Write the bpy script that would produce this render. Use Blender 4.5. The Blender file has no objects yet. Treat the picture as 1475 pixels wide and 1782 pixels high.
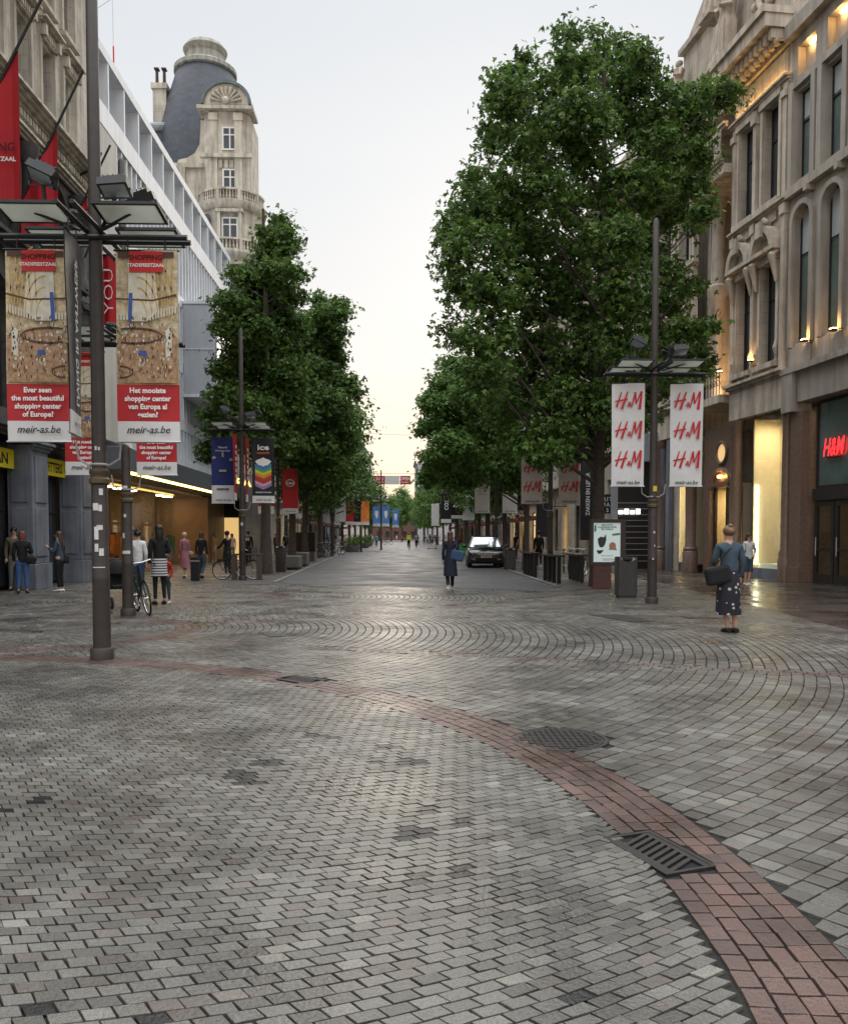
import bpy, math, random
import numpy as np
from mathutils import Vector, Matrix, Euler
R = math.radians
PI = math.pi
rnd = random.Random(11)
nr = np.random.RandomState(11)
SC = bpy.context.scene
COL = SC.collection

# ------------------------------------------------------------ camera, sky, sun, exposure
CAM_H, FPX, PITCH, YAW = 1.55, 1475.0, R(2.5), math.atan(47 / 1475.0)
PX0, PY0 = 737.5, 932 + 1475 * math.tan(R(2.5))
cd = bpy.data.cameras.new('camera')
cam = bpy.data.objects.new('camera', cd)
COL.objects.link(cam)
cam.location = (0, 0, CAM_H)
cam.rotation_euler = (R(90) - PITCH, 0, -YAW)
cd.sensor_fit = 'HORIZONTAL'
cd.sensor_width = 36
cd.lens = 36 * FPX / 1475
cd.shift_x = 0
cd.shift_y = (PY0 - 891) / 1475
cd.clip_start, cd.clip_end = .1, 3000
SC.camera = cam
SC.view_settings.view_transform = 'Standard'
SC.view_settings.look = 'None'
SC.view_settings.gamma = 1
SC.view_settings.exposure = 0.25
SC.cycles.use_denoising = True
SC.cycles.max_bounces = 6
SC.cycles.diffuse_bounces = 3
SC.cycles.glossy_bounces = 3
SC.cycles.transparent_max_bounces = 6

SUN_EL, SUN_AZ = 20, 8          # evening sun low behind cloud, ahead down the street
w = bpy.data.worlds.new('World')
SC.world = w
w.use_nodes = True
nt = w.node_tree
nt.nodes.clear()
N = nt.nodes.new
sky = N('ShaderNodeTexSky'); sky.sky_type = 'NISHITA'; sky.sun_disc = False
sky.sun_elevation = R(SUN_EL); sky.sun_rotation = R(SUN_AZ)
b1 = N('ShaderNodeBackground'); b1.inputs['Strength'].default_value = .1
b2 = N('ShaderNodeBackground'); b2.inputs['Strength'].default_value = 1.0
tc = N('ShaderNodeTexCoord'); sp = N('ShaderNodeSeparateXYZ')
mp = N('ShaderNodeMapping'); mp.inputs['Scale'].default_value = (1.2, 1.2, 9)
no = N('ShaderNodeTexNoise'); no.inputs['Scale'].default_value = 1.6; no.inputs['Detail'].default_value = 5
ad = N('ShaderNodeMath'); ad.operation = 'MULTIPLY_ADD'; ad.inputs[1].default_value = .22; ad.inputs[2].default_value = -.11
su = N('ShaderNodeMath'); su.operation = 'ADD'
cr = N('ShaderNodeValToRGB')
els = [(0.0, (.86, .66, .48)), (.08, (.93, .78, .60)), (.15, (.83, .755, .68)), (.25, (.755, .745, .735)), (.38, (.71, .725, .74)), (.56, (.66, .69, .725)), (.70, (2.2, 2.25, 2.35)), (1.0, (3.7, 3.8, 3.9))]
cr.color_ramp.elements[0].position = 0; cr.color_ramp.elements[1].position = 1
for p, c in els[1:-1]:
    cr.color_ramp.elements.new(p)
for e, (p, c) in zip(cr.color_ramp.elements, els):
    e.position = p; e.color = (*c, 1)
mx = N('ShaderNodeMixShader'); mx.inputs[0].default_value = .93
wo = N('ShaderNodeOutputWorld')
L = nt.links.new
L(sky.outputs[0], b1.inputs[0]); L(tc.outputs['Generated'], sp.inputs[0]); L(tc.outputs['Generated'], mp.inputs[0])
L(mp.outputs[0], no.inputs[0]); L(no.outputs[0], ad.inputs[0]); L(sp.outputs[2], su.inputs[0]); L(ad.outputs[0], su.inputs[1])
L(su.outputs[0], cr.inputs[0]); L(cr.outputs[0], b2.inputs[0])
L(b1.outputs[0], mx.inputs[1]); L(b2.outputs[0], mx.inputs[2]); L(mx.outputs[0], wo.inputs[0])

sd = bpy.data.lights.new('sun', 'SUN'); sd.energy = .55; sd.angle = R(25); sd.color = (1, .86, .7)
so = bpy.data.objects.new('sun', sd); COL.objects.link(so)
so.rotation_euler = Vector((math.sin(R(SUN_AZ)) * math.cos(R(SUN_EL)), math.cos(R(SUN_AZ)) * math.cos(R(SUN_EL)), math.sin(R(SUN_EL)))).to_track_quat('Z', 'Y').to_euler()

# ------------------------------------------------------------ pixel helpers (layout only)
_cm = cam.rotation_euler.to_matrix()
def ray(px, py):
    return _cm @ Vector(((px - PX0) / FPX, (PY0 - py) / FPX, -1))
def W(px, py, z=0):
    """ground point seen at photo pixel"""
    v = ray(px, py); t = (z - CAM_H) / v.z
    return Vector((v.x * t, v.y * t, z))
def at(px, py, d):
    """point at depth y=d seen at photo pixel"""
    v = ray(px, py); t = d / v.y
    return Vector((v.x * t, d, CAM_H + v.z * t))
def Zat(py, d): return at(690, py, d).z
def Xat(px, d, py=932): return at(px, py, d).x

# ------------------------------------------------------------ tagging
def tag(o, label=None, cat=None, group=None, kind=None):
    if label: o['label'] = label
    if cat: o['category'] = cat
    if group: o['group'] = group
    if kind: o['kind'] = kind
    return o
def thing(name, label, cat, loc=(0, 0, 0), rz=0, group=None):
    o = bpy.data.objects.new(name, None); COL.objects.link(o)
    o.location = loc; o.rotation_euler = (0, 0, rz); o.empty_display_size = .1
    return tag(o, label, cat, group)
KIDS = {}
def copy_tree(o, parent=None):
    c = o.copy(); COL.objects.link(c); c.parent = parent
    KIDS[c.name] = []
    for k in KIDS.get(o.name, []):
        KIDS[c.name].append(copy_tree(k, c))
    return c
def dup(o, loc, rz=0, label=None, sc=None):
    c = copy_tree(o); c.location = loc; c.rotation_euler = (0, 0, rz)
    if sc is not None: c.scale = sc if hasattr(sc, '__len__') else (sc, sc, sc)
    if label: c['label'] = label
    return c

# ------------------------------------------------------------ materials
MATS = {}
def M(name, col=(.5, .5, .5), rough=.75, var=.14, scale=3., bump=0., bscale=25., metal=0., spec=.4, emit=None, es=0., brick=None, streak=0., rvar=0.):
    if name in MATS: return MATS[name]
    m = bpy.data.materials.new(name); m.use_nodes = True
    t = m.node_tree; n = t.nodes.new; l = t.links.new
    p = t.nodes['Principled BSDF']
    p.inputs['Roughness'].default_value = rough; p.inputs['Metallic'].default_value = metal
    p.inputs['Specular IOR Level'].default_value = spec
    col = tuple(col)
    geo = n('ShaderNodeNewGeometry')
    nz = n('ShaderNodeTexNoise'); nz.inputs['Scale'].default_value = scale; nz.inputs['Detail'].default_value = 6; nz.inputs['Roughness'].default_value = .62
    l(geo.outputs['Position'], nz.inputs['Vector'])
    r = n('ShaderNodeMapRange'); r.inputs[1].default_value = .3; r.inputs[2].default_value = .7
    r.inputs[3].default_value = 1 - var; r.inputs[4].default_value = 1 + var
    l(nz.outputs[0], r.inputs[0])
    mul = n('ShaderNodeVectorMath'); mul.operation = 'SCALE'; mul.inputs[0].default_value = col
    l(r.outputs[0], mul.inputs['Scale'])
    out = mul.outputs[0]; hgt = None
    if streak:
        mpg = n('ShaderNodeMapping'); mpg.inputs['Scale'].default_value = (2.2, 2.2, .22)
        l(geo.outputs['Position'], mpg.inputs[0])
        n2 = n('ShaderNodeTexNoise'); n2.inputs['Scale'].default_value = 1.6; n2.inputs['Detail'].default_value = 7
        l(mpg.outputs[0], n2.inputs[0])
        r2 = n('ShaderNodeMapRange'); r2.inputs[1].default_value = .42; r2.inputs[2].default_value = .66; r2.inputs[3].default_value = 1; r2.inputs[4].default_value = 1 - streak
        l(n2.outputs[0], r2.inputs[0])
        m2 = n('ShaderNodeVectorMath'); m2.operation = 'SCALE'; l(out, m2.inputs[0]); l(r2.outputs[0], m2.inputs['Scale']); out = m2.outputs[0]
    if brick:
        s = n('ShaderNodeSeparateXYZ'); l(geo.outputs['Position'], s.inputs[0])
        a = n('ShaderNodeMath'); a.operation = 'ADD'; l(s.outputs[0], a.inputs[0]); l(s.outputs[1], a.inputs[1])
        c = n('ShaderNodeCombineXYZ')
        if brick[3:] == ('flat',):
            l(s.outputs[0], c.inputs[0]); l(s.outputs[1], c.inputs[1])
        else:
            l(a.outputs[0], c.inputs[0]); l(s.outputs[2], c.inputs[1])
        bt = n('ShaderNodeTexBrick'); bt.inputs['Scale'].default_value = 1
        bt.inputs['Brick Width'].default_value = brick[0]; bt.inputs['Row Height'].default_value = brick[1]
        bt.inputs['Mortar Size'].default_value = brick[2]; bt.inputs['Mortar Smooth'].default_value = .2
        bt.inputs['Color1'].default_value = (1, 1, 1, 1); bt.inputs['Color2'].default_value = (.82, .82, .84, 1); bt.inputs['Mortar'].default_value = (.42, .41, .4, 1)
        l(c.outputs[0], bt.inputs[0])
        m3 = n('ShaderNodeVectorMath'); m3.operation = 'MULTIPLY'; l(out, m3.inputs[0]); l(bt.outputs['Color'], m3.inputs[1]); out = m3.outputs[0]
        inv = n('ShaderNodeMath'); inv.operation = 'SUBTRACT'; inv.inputs[0].default_value = 1; l(bt.outputs['Fac'], inv.inputs[1]); hgt = inv.outputs[0]
    l(out, p.inputs['Base Color'])
    if rvar:
        r3 = n('ShaderNodeMapRange'); r3.inputs[1].default_value = .38; r3.inputs[2].default_value = .62
        r3.inputs[3].default_value = max(.05, rough - rvar); r3.inputs[4].default_value = min(1, rough + rvar)
        n4 = n('ShaderNodeTexNoise'); n4.inputs['Scale'].default_value = .7; n4.inputs['Detail'].default_value = 4
        l(geo.outputs['Position'], n4.inputs[0]); l(n4.outputs[0], r3.inputs[0]); l(r3.outputs[0], p.inputs['Roughness'])
    if bump or hgt:
        bp = n('ShaderNodeBump'); bp.inputs['Strength'].default_value = bump or .4; bp.inputs['Distance'].default_value = .01
        nb = n('ShaderNodeTexNoise'); nb.inputs['Scale'].default_value = bscale; nb.inputs['Detail'].default_value = 4
        l(geo.outputs['Position'], nb.inputs[0])
        if hgt:
            ma = n('ShaderNodeMath'); ma.operation = 'MULTIPLY_ADD'; ma.inputs[1].default_value = 1.2; l(hgt, ma.inputs[0]); l(nb.outputs[0], ma.inputs[2]); l(ma.outputs[0], bp.inputs['Height'])
        else: l(nb.outputs[0], bp.inputs['Height'])
        l(bp.outputs[0], p.inputs['Normal'])
    if emit:
        p.inputs['Emission Color'].default_value = (*emit, 1); p.inputs['Emission Strength'].default_value = es
    MATS[name] = m
    return m
def glass_mat(name, tint=(.9, .95, .95), rough=.02, alpha=.82):
    if name in MATS: return MATS[name]
    m = bpy.data.materials.new(name); m.use_nodes = True
    t = m.node_tree; t.nodes.clear(); n = t.nodes.new; l = t.links.new
    tr = n('ShaderNodeBsdfTransparent'); tr.inputs[0].default_value = (*tint, 1)
    gl = n('ShaderNodeBsdfGlossy'); gl.inputs['Roughness'].default_value = rough
    fr = n('ShaderNodeLayerWeight'); fr.inputs[0].default_value = .25
    mm = n('ShaderNodeMath'); mm.operation = 'MULTIPLY_ADD'; mm.inputs[1].default_value = .55; mm.inputs[2].default_value = .04
    mx_ = n('ShaderNodeMixShader'); o = n('ShaderNodeOutputMaterial')
    pw = n('ShaderNodeMath'); pw.operation = 'POWER'; pw.inputs[1].default_value = 2.5; l(fr.outputs['Facing'], pw.inputs[0]); l(pw.outputs[0], mm.inputs[0]); l(mm.outputs[0], mx_.inputs[0]); l(tr.outputs[0], mx_.inputs[1]); l(gl.outputs[0], mx_.inputs[2]); l(mx_.outputs[0], o.inputs[0])
    MATS[name] = m
    return m
def leaf_mat(name, c1, c2):
    m = bpy.data.materials.new(name); m.use_nodes = True
    t = m.node_tree; n = t.nodes.new; l = t.links.new
    p = t.nodes['Principled BSDF']; p.inputs['Roughness'].default_value = .45; p.inputs['Specular IOR Level'].default_value = .35
    g = n('ShaderNodeNewGeometry'); r = n('ShaderNodeValToRGB')
    r.color_ramp.elements[0].color = (*c1, 1); r.color_ramp.elements[1].color = (*c2, 1)
    l(g.outputs['Random Per Island'], r.inputs[0]); l(r.outputs[0], p.inputs['Base Color'])
    tl = n('ShaderNodeBsdfTranslucent'); l(r.outputs[0], tl.inputs[0])
    mx_ = n('ShaderNodeMixShader'); mx_.inputs[0].default_value = .35
    l(p.outputs[0], mx_.inputs[1]); l(tl.outputs[0], mx_.inputs[2]); l(mx_.outputs[0], t.nodes['Material Output'].inputs[0])
    return m

# ------------------------------------------------------------ mesh builder
class MB:
    def __init__(s, T=None):
        s.v = []; s.f = []; s.m = []; s.cur = 0; s.T = T
    def add(s, vs, fs):
        b = len(s.v)
        if s.T: vs = [s.T(*p) for p in vs]
        s.v.extend(tuple(p) for p in vs)
        s.f.extend(tuple(i + b for i in f) for f in fs); s.m.extend([s.cur] * len(fs))
    def mat(s, i): s.cur = i; return s
    def box(s, x0, x1, y0, y1, z0, z1):
        s.add([(x0, y0, z0), (x1, y0, z0), (x1, y1, z0), (x0, y1, z0), (x0, y0, z1), (x1, y0, z1), (x1, y1, z1), (x0, y1, z1)],
              [(0, 3, 2, 1), (4, 5, 6, 7), (0, 1, 5, 4), (1, 2, 6, 5), (2, 3, 7, 6), (3, 0, 4, 7)]); return s
    def cbox(s, c, e, rot=None):
        """box with centre c, full sizes e, optional rotation matrix"""
        vs = []
        for sx, sy, sz in ((-1, -1, -1), (1, -1, -1), (1, 1, -1), (-1, 1, -1), (-1, -1, 1), (1, -1, 1), (1, 1, 1), (-1, 1, 1)):
            p = Vector((sx * e[0] / 2, sy * e[1] / 2, sz * e[2] / 2))
            if rot: p = rot @ p
            vs.append(tuple(p + Vector(c)))
        s.add(vs, [(0, 3, 2, 1), (4, 5, 6, 7), (0, 1, 5, 4), (1, 2, 6, 5), (2, 3, 7, 6), (3, 0, 4, 7)]); return s
    def poly(s, pts): s.add(pts, [tuple(range(len(pts)))]); return s
    def prism(s, pts, off):
        """extrude polygon pts by vector off"""
        n = len(pts); o = Vector(off)
        vs = [tuple(p) for p in pts] + [tuple(Vector(p) + o) for p in pts]
        s.add(vs, [tuple(range(n))[::-1], tuple(range(n, 2 * n))] + [(i, (i + 1) % n, n + (i + 1) % n, n + i) for i in range(n)]); return s
    def tube(s, pts, rad, n=8, caps=True, sq=1.0):
        pts = [Vector(p) for p in pts]
        if not hasattr(rad, '__len__'): rad = [rad] * len(pts)
        vs = []; fs = []; ref = None
        for i, p in enumerate(pts):
            d = (pts[min(i + 1, len(pts) - 1)] - pts[max(i - 1, 0)])
            if d.length < 1e-9: d = Vector((0, 0, 1))
            d.normalize()
            if ref is None: ref = Vector((1, 0, 0)) if abs(d.x) < .9 else Vector((0, 1, 0))
            a = (ref - d * ref.dot(d)).normalized(); b = d.cross(a); ref = a
            for k in range(n):
                t = 2 * PI * k / n
                vs.append(tuple(p + a * math.cos(t) * rad[i] + b * math.sin(t) * rad[i] * sq))
        for i in range(len(pts) - 1):
            for k in range(n):
                fs.append((i * n + k, i * n + (k + 1) % n, (i + 1) * n + (k + 1) % n, (i + 1) * n + k))
        if caps: fs.append(tuple(range(n))[::-1]); fs.append(tuple(range((len(pts) - 1) * n, len(pts) * n)))
        s.add(vs, fs); return s
    def cyl(s, p0, p1, r0, r1=None, n=16): return s.tube([p0, p1], [r0, r0 if r1 is None else r1], n)
    def lathe(s, prof, c=(0, 0, 0), n=24, a0=0, a1=2 * PI):
        full = abs(a1 - a0 - 2 * PI) < 1e-6; m = n if full else n + 1
        vs = []; fs = []
        for r, z in prof:
            for k in range(m):
                t = a0 + (a1 - a0) * k / n
                vs.append((c[0] + r * math.cos(t), c[1] + r * math.sin(t), c[2] + z))
        for i in range(len(prof) - 1):
            for k in range(n):
                k2 = (k + 1) % m
                fs.append((i * m + k, i * m + k2, (i + 1) * m + k2, (i + 1) * m + k))
        if prof[0][0] > 1e-4: fs.append(tuple(range(m))[::-1])
        if prof[-1][0] > 1e-4: fs.append(tuple(range((len(prof) - 1) * m, len(prof) * m)))
        s.add(vs, fs); return s
    def ball(s, c, r, sc=(1, 1, 1), n=12, h=8):
        prof = [(max(1e-5, r * math.sin(PI * i / h)), -r * math.cos(PI * i / h)) for i in range(h + 1)]
        T = s.T; vs = []; fs = []
        for q, z in prof:
            for k in range(n):
                t = 2 * PI * k / n
                vs.append((c[0] + q * math.cos(t) * sc[0], c[1] + q * math.sin(t) * sc[1], c[2] + z * sc[2]))
        for i in range(h):
            for k in range(n): fs.append((i * n + k, i * n + (k + 1) % n, (i + 1) * n + (k + 1) % n, (i + 1) * n + k))
        s.add(vs, fs); return s
    def torus(s, c, R0, r, axis='x', n=28, k=6, a0=0, a1=2 * PI, sc=(1, 1)):
        pts = []
        full = abs(a1 - a0 - 2 * PI) < 1e-6
        for i in range(n + 1):
            t = a0 + (a1 - a0) * i / n; u, v_ = R0 * math.cos(t) * sc[0], R0 * math.sin(t) * sc[1]
            pts.append({'x': (c[0], c[1] + u, c[2] + v_), 'y': (c[0] + u, c[1], c[2] + v_), 'z': (c[0] + u, c[1] + v_, c[2])}[axis])
        return s.tube(pts, r, k, caps=not full)
    def build(s, name, mats, parent=None, smooth=False, bevel=0, world=False):
        me = bpy.data.meshes.new(name); me.from_pydata(s.v, [], s.f); 
        if not isinstance(mats, (list, tuple)): mats = [mats]
        for m in mats: me.materials.append(m)
        if len(mats) > 1: me.polygons.foreach_set('material_index', np.array(s.m, dtype=np.int32))
        if smooth is True: me.polygons.foreach_set('use_smooth', np.ones(len(s.f), dtype=bool))
        me.update()
        if smooth: me.set_sharp_from_angle(angle=R(40))
        o = bpy.data.objects.new(name, me); COL.objects.link(o)
        if bevel:
            b = o.modifiers.new('bevel', 'BEVEL'); b.width = bevel; b.segments = 2; b.limit_method = 'ANGLE'
        if parent:
            o.parent = parent; KIDS.setdefault(parent.name, []).append(o)
            if world: o.matrix_parent_inverse = (Matrix.Translation(parent.location) @ Euler(parent.rotation_euler).to_matrix().to_4x4()).inverted()
        return o

_TC = {}
def text_geo(s, size, bold=0., shear=0., align='CENTER', sx=1., sp=1.):
    """vertices (x, y) and faces of a line of text, flat in xy"""
    key = (s, size, bold, shear, align, sx, sp)
    if key in _TC: return _TC[key]
    cu = bpy.data.curves.new('t', 'FONT'); cu.body = s; cu.size = size; cu.align_x = align; cu.shear = shear
    cu.offset = bold; cu.space_character = sp; cu.resolution_u = 2
    o = bpy.data.objects.new('t', cu); me = o.to_mesh()
    v = [(p.co.x * sx, p.co.y) for p in me.vertices]; f = [tuple(p.vertices) for p in me.polygons]
    o.to_mesh_clear(); bpy.data.objects.remove(o); bpy.data.curves.remove(cu)
    _TC[key] = (v, f)
    return v, f
def put_text(mb, s, size, o, ux, uz, **k):
    """write text at origin o (baseline centre); ux, uz: unit vectors along / up"""
    v, f = text_geo(s, size, **k)
    o = Vector(o); ux = Vector(ux); uz = Vector(uz)
    T = mb.T; mb.T = None
    mb.add([tuple(o + ux * a + uz * b) for a, b in v], f); mb.T = T

# common materials
m_dark = M('dark_bronze_paint', (.045, .036, .032), .5, .2, 6, bump=.15, bscale=60)
m_black = M('black_metal', (.012, .012, .013), .45, .2, 8)
m_steel = M('galvanised_steel', (.35, .36, .37), .4, .1, 6, metal=.7)
m_white = M('white_vinyl', (.62, .61, .60), .6, .08, 2.5)
m_red = M('red_vinyl', (.42, .018, .022), .6, .1, 3)
m_ink = M('black_ink', (.02, .02, .022), .6, .05)
m_pw = M('white_print', (.75, .74, .72), .6, .04)
m_rp = M('red_print', (.50, .02, .02), .6, .06)
m_pane = M('window_glass', (.035, .042, .05), .06, .3, .8, spec=.9)
m_pane2 = M('window_glass_green', (.10, .14, .13), .1, .3, .8, spec=.9)
# ============================================================ GROUND
def plane(name, pts, z, mat, kind='structure', label=None):
    mb = MB(); mb.poly([(x, y, z) for x, y in pts]); o = mb.build(name, mat)
    tag(o, kind=kind, label=label); return o
m_bed = M('sett_joint_bed', (.010, .009, .008), .8, .3, 9, bump=.6, bscale=90)
m_asph = M('asphalt', (.075, .075, .078), .6, .12, 1.3, bump=.5, bscale=160, rvar=.12)
m_pave = M('side_paving', (.115, .105, .098), .5, .16, 1.1, bump=.5, bscale=40, brick=(.2, .14, .012, 'flat'), rvar=.18)
m_slab = M('wet_dark_slabs', (.055, .046, .040), .26, .2, .9, bump=.12, bscale=8, brick=(.6, .4, .01, 'flat'), rvar=.14)
plane('ground', [(-700, -40), (700, -40), (700, 1400), (-700, 1400)], -.05, M('distant_ground', (.14, .135, .13), .8))
plane('pavement_bed', [(-16, -3), (16, -3), (16, 29), (-16, 29)], -.0135, m_bed)
# asphalt carriageway with curved near edge
edge = [(-3.9, 28.2), (-3.6, 27.2), (-2.4, 26.6), (-.6, 26.0), (1.2, 25.2), (2.8, 24.2), (4.0, 23.4), (4.6, 23.2)]
plane('road', edge + [(5.2, 60), (6.6, 120), (7.5, 230), (-7.5, 230), (-6.2, 120), (-4.9, 60)], .008, m_asph)
plane('pavement_left', [(-11.2, 27.4), (-3.2, 27.4), (-3.2, 40), (-4.5, 80), (-5, 230), (-14, 230), (-14, 27.4)], .0, m_pave)
plane('pavement_right', [(3.6, 24.6), (8.7, 27.4), (14, 27.4), (14, 230), (4, 230), (4, 60)], .0, m_pave)
plane('footway_right', [(7.3, 5), (7.45, 14), (8.55, 26), (9.1, 48), (15.5, 48), (15.5, 5)], .004, m_slab)
mb = MB()
for s, (a, b) in ((-1, ((-3.95, 28), (-7.2, 225))), (1, ((4.75, 25.5), (7.3, 225)))):
    n = 90
    for i in range(n):
        p = [a[k] + (b[k] - a[k]) * i / n for k in (0, 1)]; q = [a[k] + (b[k] - a[k]) * (i + .97) / n for k in (0, 1)]
        mb.prism([(p[0], p[1], .0), (q[0], q[1], .0), (q[0] + s * .16, q[1], .0), (p[0] + s * .16, p[1], .0)], (0, 0, .035))
tag(mb.build('kerb', M('kerb_stone', (.17, .17, .165), .6, .15, 4)), kind='structure')

# --- individual setts
C1 = np.array([-6.0, 3.5]); R1 = 7.2; R1b = 7.66
C2 = np.array([-5.8, 13.8]); C3 = np.array([-4.9, 21.4])
GR1 = (np.array([1.277, 4.06]), math.atan2(-.94, .33), .27, .155)
GR2 = (np.array([-1.04, 9.12]), math.atan2(-.66, .75), .27, .17)
MH = np.array([1.24, 6.37]); MHR = .375
def circ(c, r, sgn):
    def f(P):
        d = P - c; q = np.linalg.norm(d, axis=-1); g = d / np.maximum(q, 1e-6)[..., None]
        return sgn * (q - r), g * sgn
    return f
def line(p, q, off, sgn):
    p = np.array(p, float); q = np.array(q, float); t = (q - p) / np.linalg.norm(q - p); n = np.array([-t[1], t[0]])
    def f(P):
        return sgn * (((P - p) @ n) - off), np.broadcast_to(n * sgn, P.shape)
    return f
def poly_up(sgn, off):
    """boundary between the two fans: flat on the left, rising to the right"""
    a = line((-2.6, 15.1), (3.9, 21.4), off, sgn); b = line((-20, 16.2), (-2.6, 15.1), off, sgn)
    def f(P):
        da, ga = a(P); db, gb = b(P); k = P[..., 0] > -2.6
        return np.where(k, da, db), np.where(k[..., None], ga, gb)
    return f
def rect_out(g):
    c, ang, hl, hw = g; ca, sa = math.cos(ang), math.sin(ang)
    def f(P):
        d = P - c; u = d[..., 0] * ca + d[..., 1] * sa; v = -d[..., 0] * sa + d[..., 1] * ca
        du = np.abs(u) - hl; dv = np.abs(v) - hw; k = du > dv
        gu = np.stack([np.sign(u) * ca, np.sign(u) * sa], -1); gv = np.stack([-np.sign(v) * sa, np.sign(v) * ca], -1)
        return np.where(k, du, dv), np.where(k[..., None], gu, gv)
    return f
LA = ((-3.45, 12.75), (4.9, 9.2))
SETTS = []          # (corners N,4,2 ; kind N)
def clip(Q, cons, kind):
    c = Q.mean(1); keep = np.ones(len(Q), bool)
    y = c[:, 1]; lim = .53 * y + 2.8
    keep &= (np.abs(c[:, 0] - .03 * y) < lim) & (y > 1.2) & (y < 27.6) & (c[:, 0] < np.interp(y, [5, 14, 26, 28], [7.4, 7.5, 8.6, 8.7])) & (c[:, 0] > -12)
    for f in cons:
        d, _ = f(c); keep &= d > -.01
    Q = Q[keep]
    for f in cons:
        d, g = f(Q); m = d < .0
        Q = np.where(m[..., None], Q - g * d[..., None], Q)
    SETTS.append((Q, np.full(len(Q), kind, float)))
def straight(org, a1, a2, Ls, Hs, ni, nj, gap, wave=0., st=.5):
    e1 = np.array([math.cos(a1), math.sin(a1)]); e2 = np.array([math.cos(a2), math.sin(a2)])
    I, J = np.meshgrid(np.arange(-ni, ni), np.arange(-nj, nj)); I = I.ravel(); J = J.ravel()
    jl = nr.normal(0, Ls * .05, (len(I), 2)); off = (J % 2) * st + nr.uniform(-.08, .08, 2 * nj)[J + nj]
    def P(u, v): return np.array(org) + u[:, None] * e1 + v[:, None] * e2
    u0 = (I + off) * Ls + gap / 2; u1 = (I + 1 + off) * Ls - gap / 2; v0 = J * Hs + gap / 2; v1 = (J + 1) * Hs - gap / 2
    Q = np.stack([P(u0, v0), P(u1, v0), P(u1, v1), P(u0, v1)], 1)
    if wave:
        w_ = wave * np.sin(Q[..., 0] * 1.3 + Q[..., 1] * .4) * np.cos(Q[..., 1] * .9)
        Q = Q + np.stack([w_ * .4, w_], -1)
    return Q
def polar(c, r0, r1, row, ln, gap, a0=-PI, a1=PI):
    out = []
    nrow = max(1, int(round((r1 - r0) / row))); row = (r1 - r0) / nrow
    for k in range(nrow):
        ra = r0 + k * row + gap / 2; rb = r0 + (k + 1) * row - gap / 2; rm = (ra + rb) / 2
        n = max(3, int((a1 - a0) * rm / ln)); th = a0 + (a1 - a0) * (np.arange(n) + rnd.random()) / n; dt = (a1 - a0) / n; g = gap / rm / 2
        t0 = th + g + nr.normal(0, .03 * dt, n); t1 = th + dt - g
        def P(r, t): return c + r * np.stack([np.cos(t), np.sin(t)], -1)
        out.append(np.stack([P(ra, t0), P(rb, t0), P(rb, t1), P(ra, t1)], 1)[:, ::-1])
    return np.concatenate(out)
g1, g2, mh = rect_out(GR1), rect_out(GR2), circ(MH, MHR, 1)
Qa = straight((0, 0), 0, R(90), .101, .072, 200, 175, .0078, 0, .47)
def bend(Qa):
    x = Qa[..., 0] - .62 * Qa[..., 1] + 3.0; y = Qa[..., 1]; xc = np.maximum(x, -1.85)
    g = .416 * xc + .11 * xc ** 2 - .03 * np.minimum(0, x + 1.85)
    return np.stack([x, y + g * np.clip(1.25 - .09 * y, .25, 1) + .02 * np.sin(x * 1.7 + y)], -1)
clip(bend(Qa), [circ(C1, R1, -1)], 0)
clip(polar(C1, R1, R1b, .092, .115, .009), [g1, g2], 1)
up, lo = poly_up(-1, -.10), poly_up(1, .10)
clip(polar(C2, 2.55, 26, .125, .115, .0095), [circ(C1, R1b, 1), g1, g2, mh, up, line(*LA, -.13, -1)], 0)      # near side of the red line
clip(polar(C2, 2.55, 26, .13, .13, .016), [circ(C1, R1b, 1), up, line(*LA, .13, 1)], 0)
clip(polar(C2, 2.15, 2.55, .13, .12, .010), [], 1)
clip(polar(C2, .1, 2.15, .125, .115, .010), [], 0)
clip(straight(LA[0], math.atan2(-3.55, 8.35), math.atan2(8.35, 3.55), .12, .13, 160, 1, .010, st=.5), [circ(C1, R1b, 1), circ(C2, 2.55, 1), up], .6)
clip(straight((-2.6, 15.1), math.atan2(6.3, 6.5), math.atan2(6.5, -6.3), .13, .10, 120, 1, .011), [circ(C2, 2.55, 1), lambda P: (P[..., 0] + 2.6, np.broadcast_to(np.array([1., 0]), P.shape))], 1)
clip(straight((-2.6, 15.1), math.atan2(1.1, -17.4), math.atan2(17.4, 1.1), .13, .10, 90, 1, .011), [circ(C2, 2.55, 1), lambda P: (-2.6 - P[..., 0], np.broadcast_to(np.array([-1., 0]), P.shape))], 1)
clip(polar(C3, 2.3, 22, .14, .15, .018), [lo, circ(C2, 2.55, 1)], 0)
clip(polar(C3, 1.9, 2.3, .13, .13, .012), [], 1)
clip(polar(C3, .2, 1.9, .14, .15, .013), [], 0)
Q = np.concatenate([q for q, k in SETTS]); KD = np.concatenate([k for q, k in SETTS])
Q = Q[:, :, :]
c = Q.mean(1)
Q = Q + nr.normal(0, .0022, Q.shape)
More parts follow.
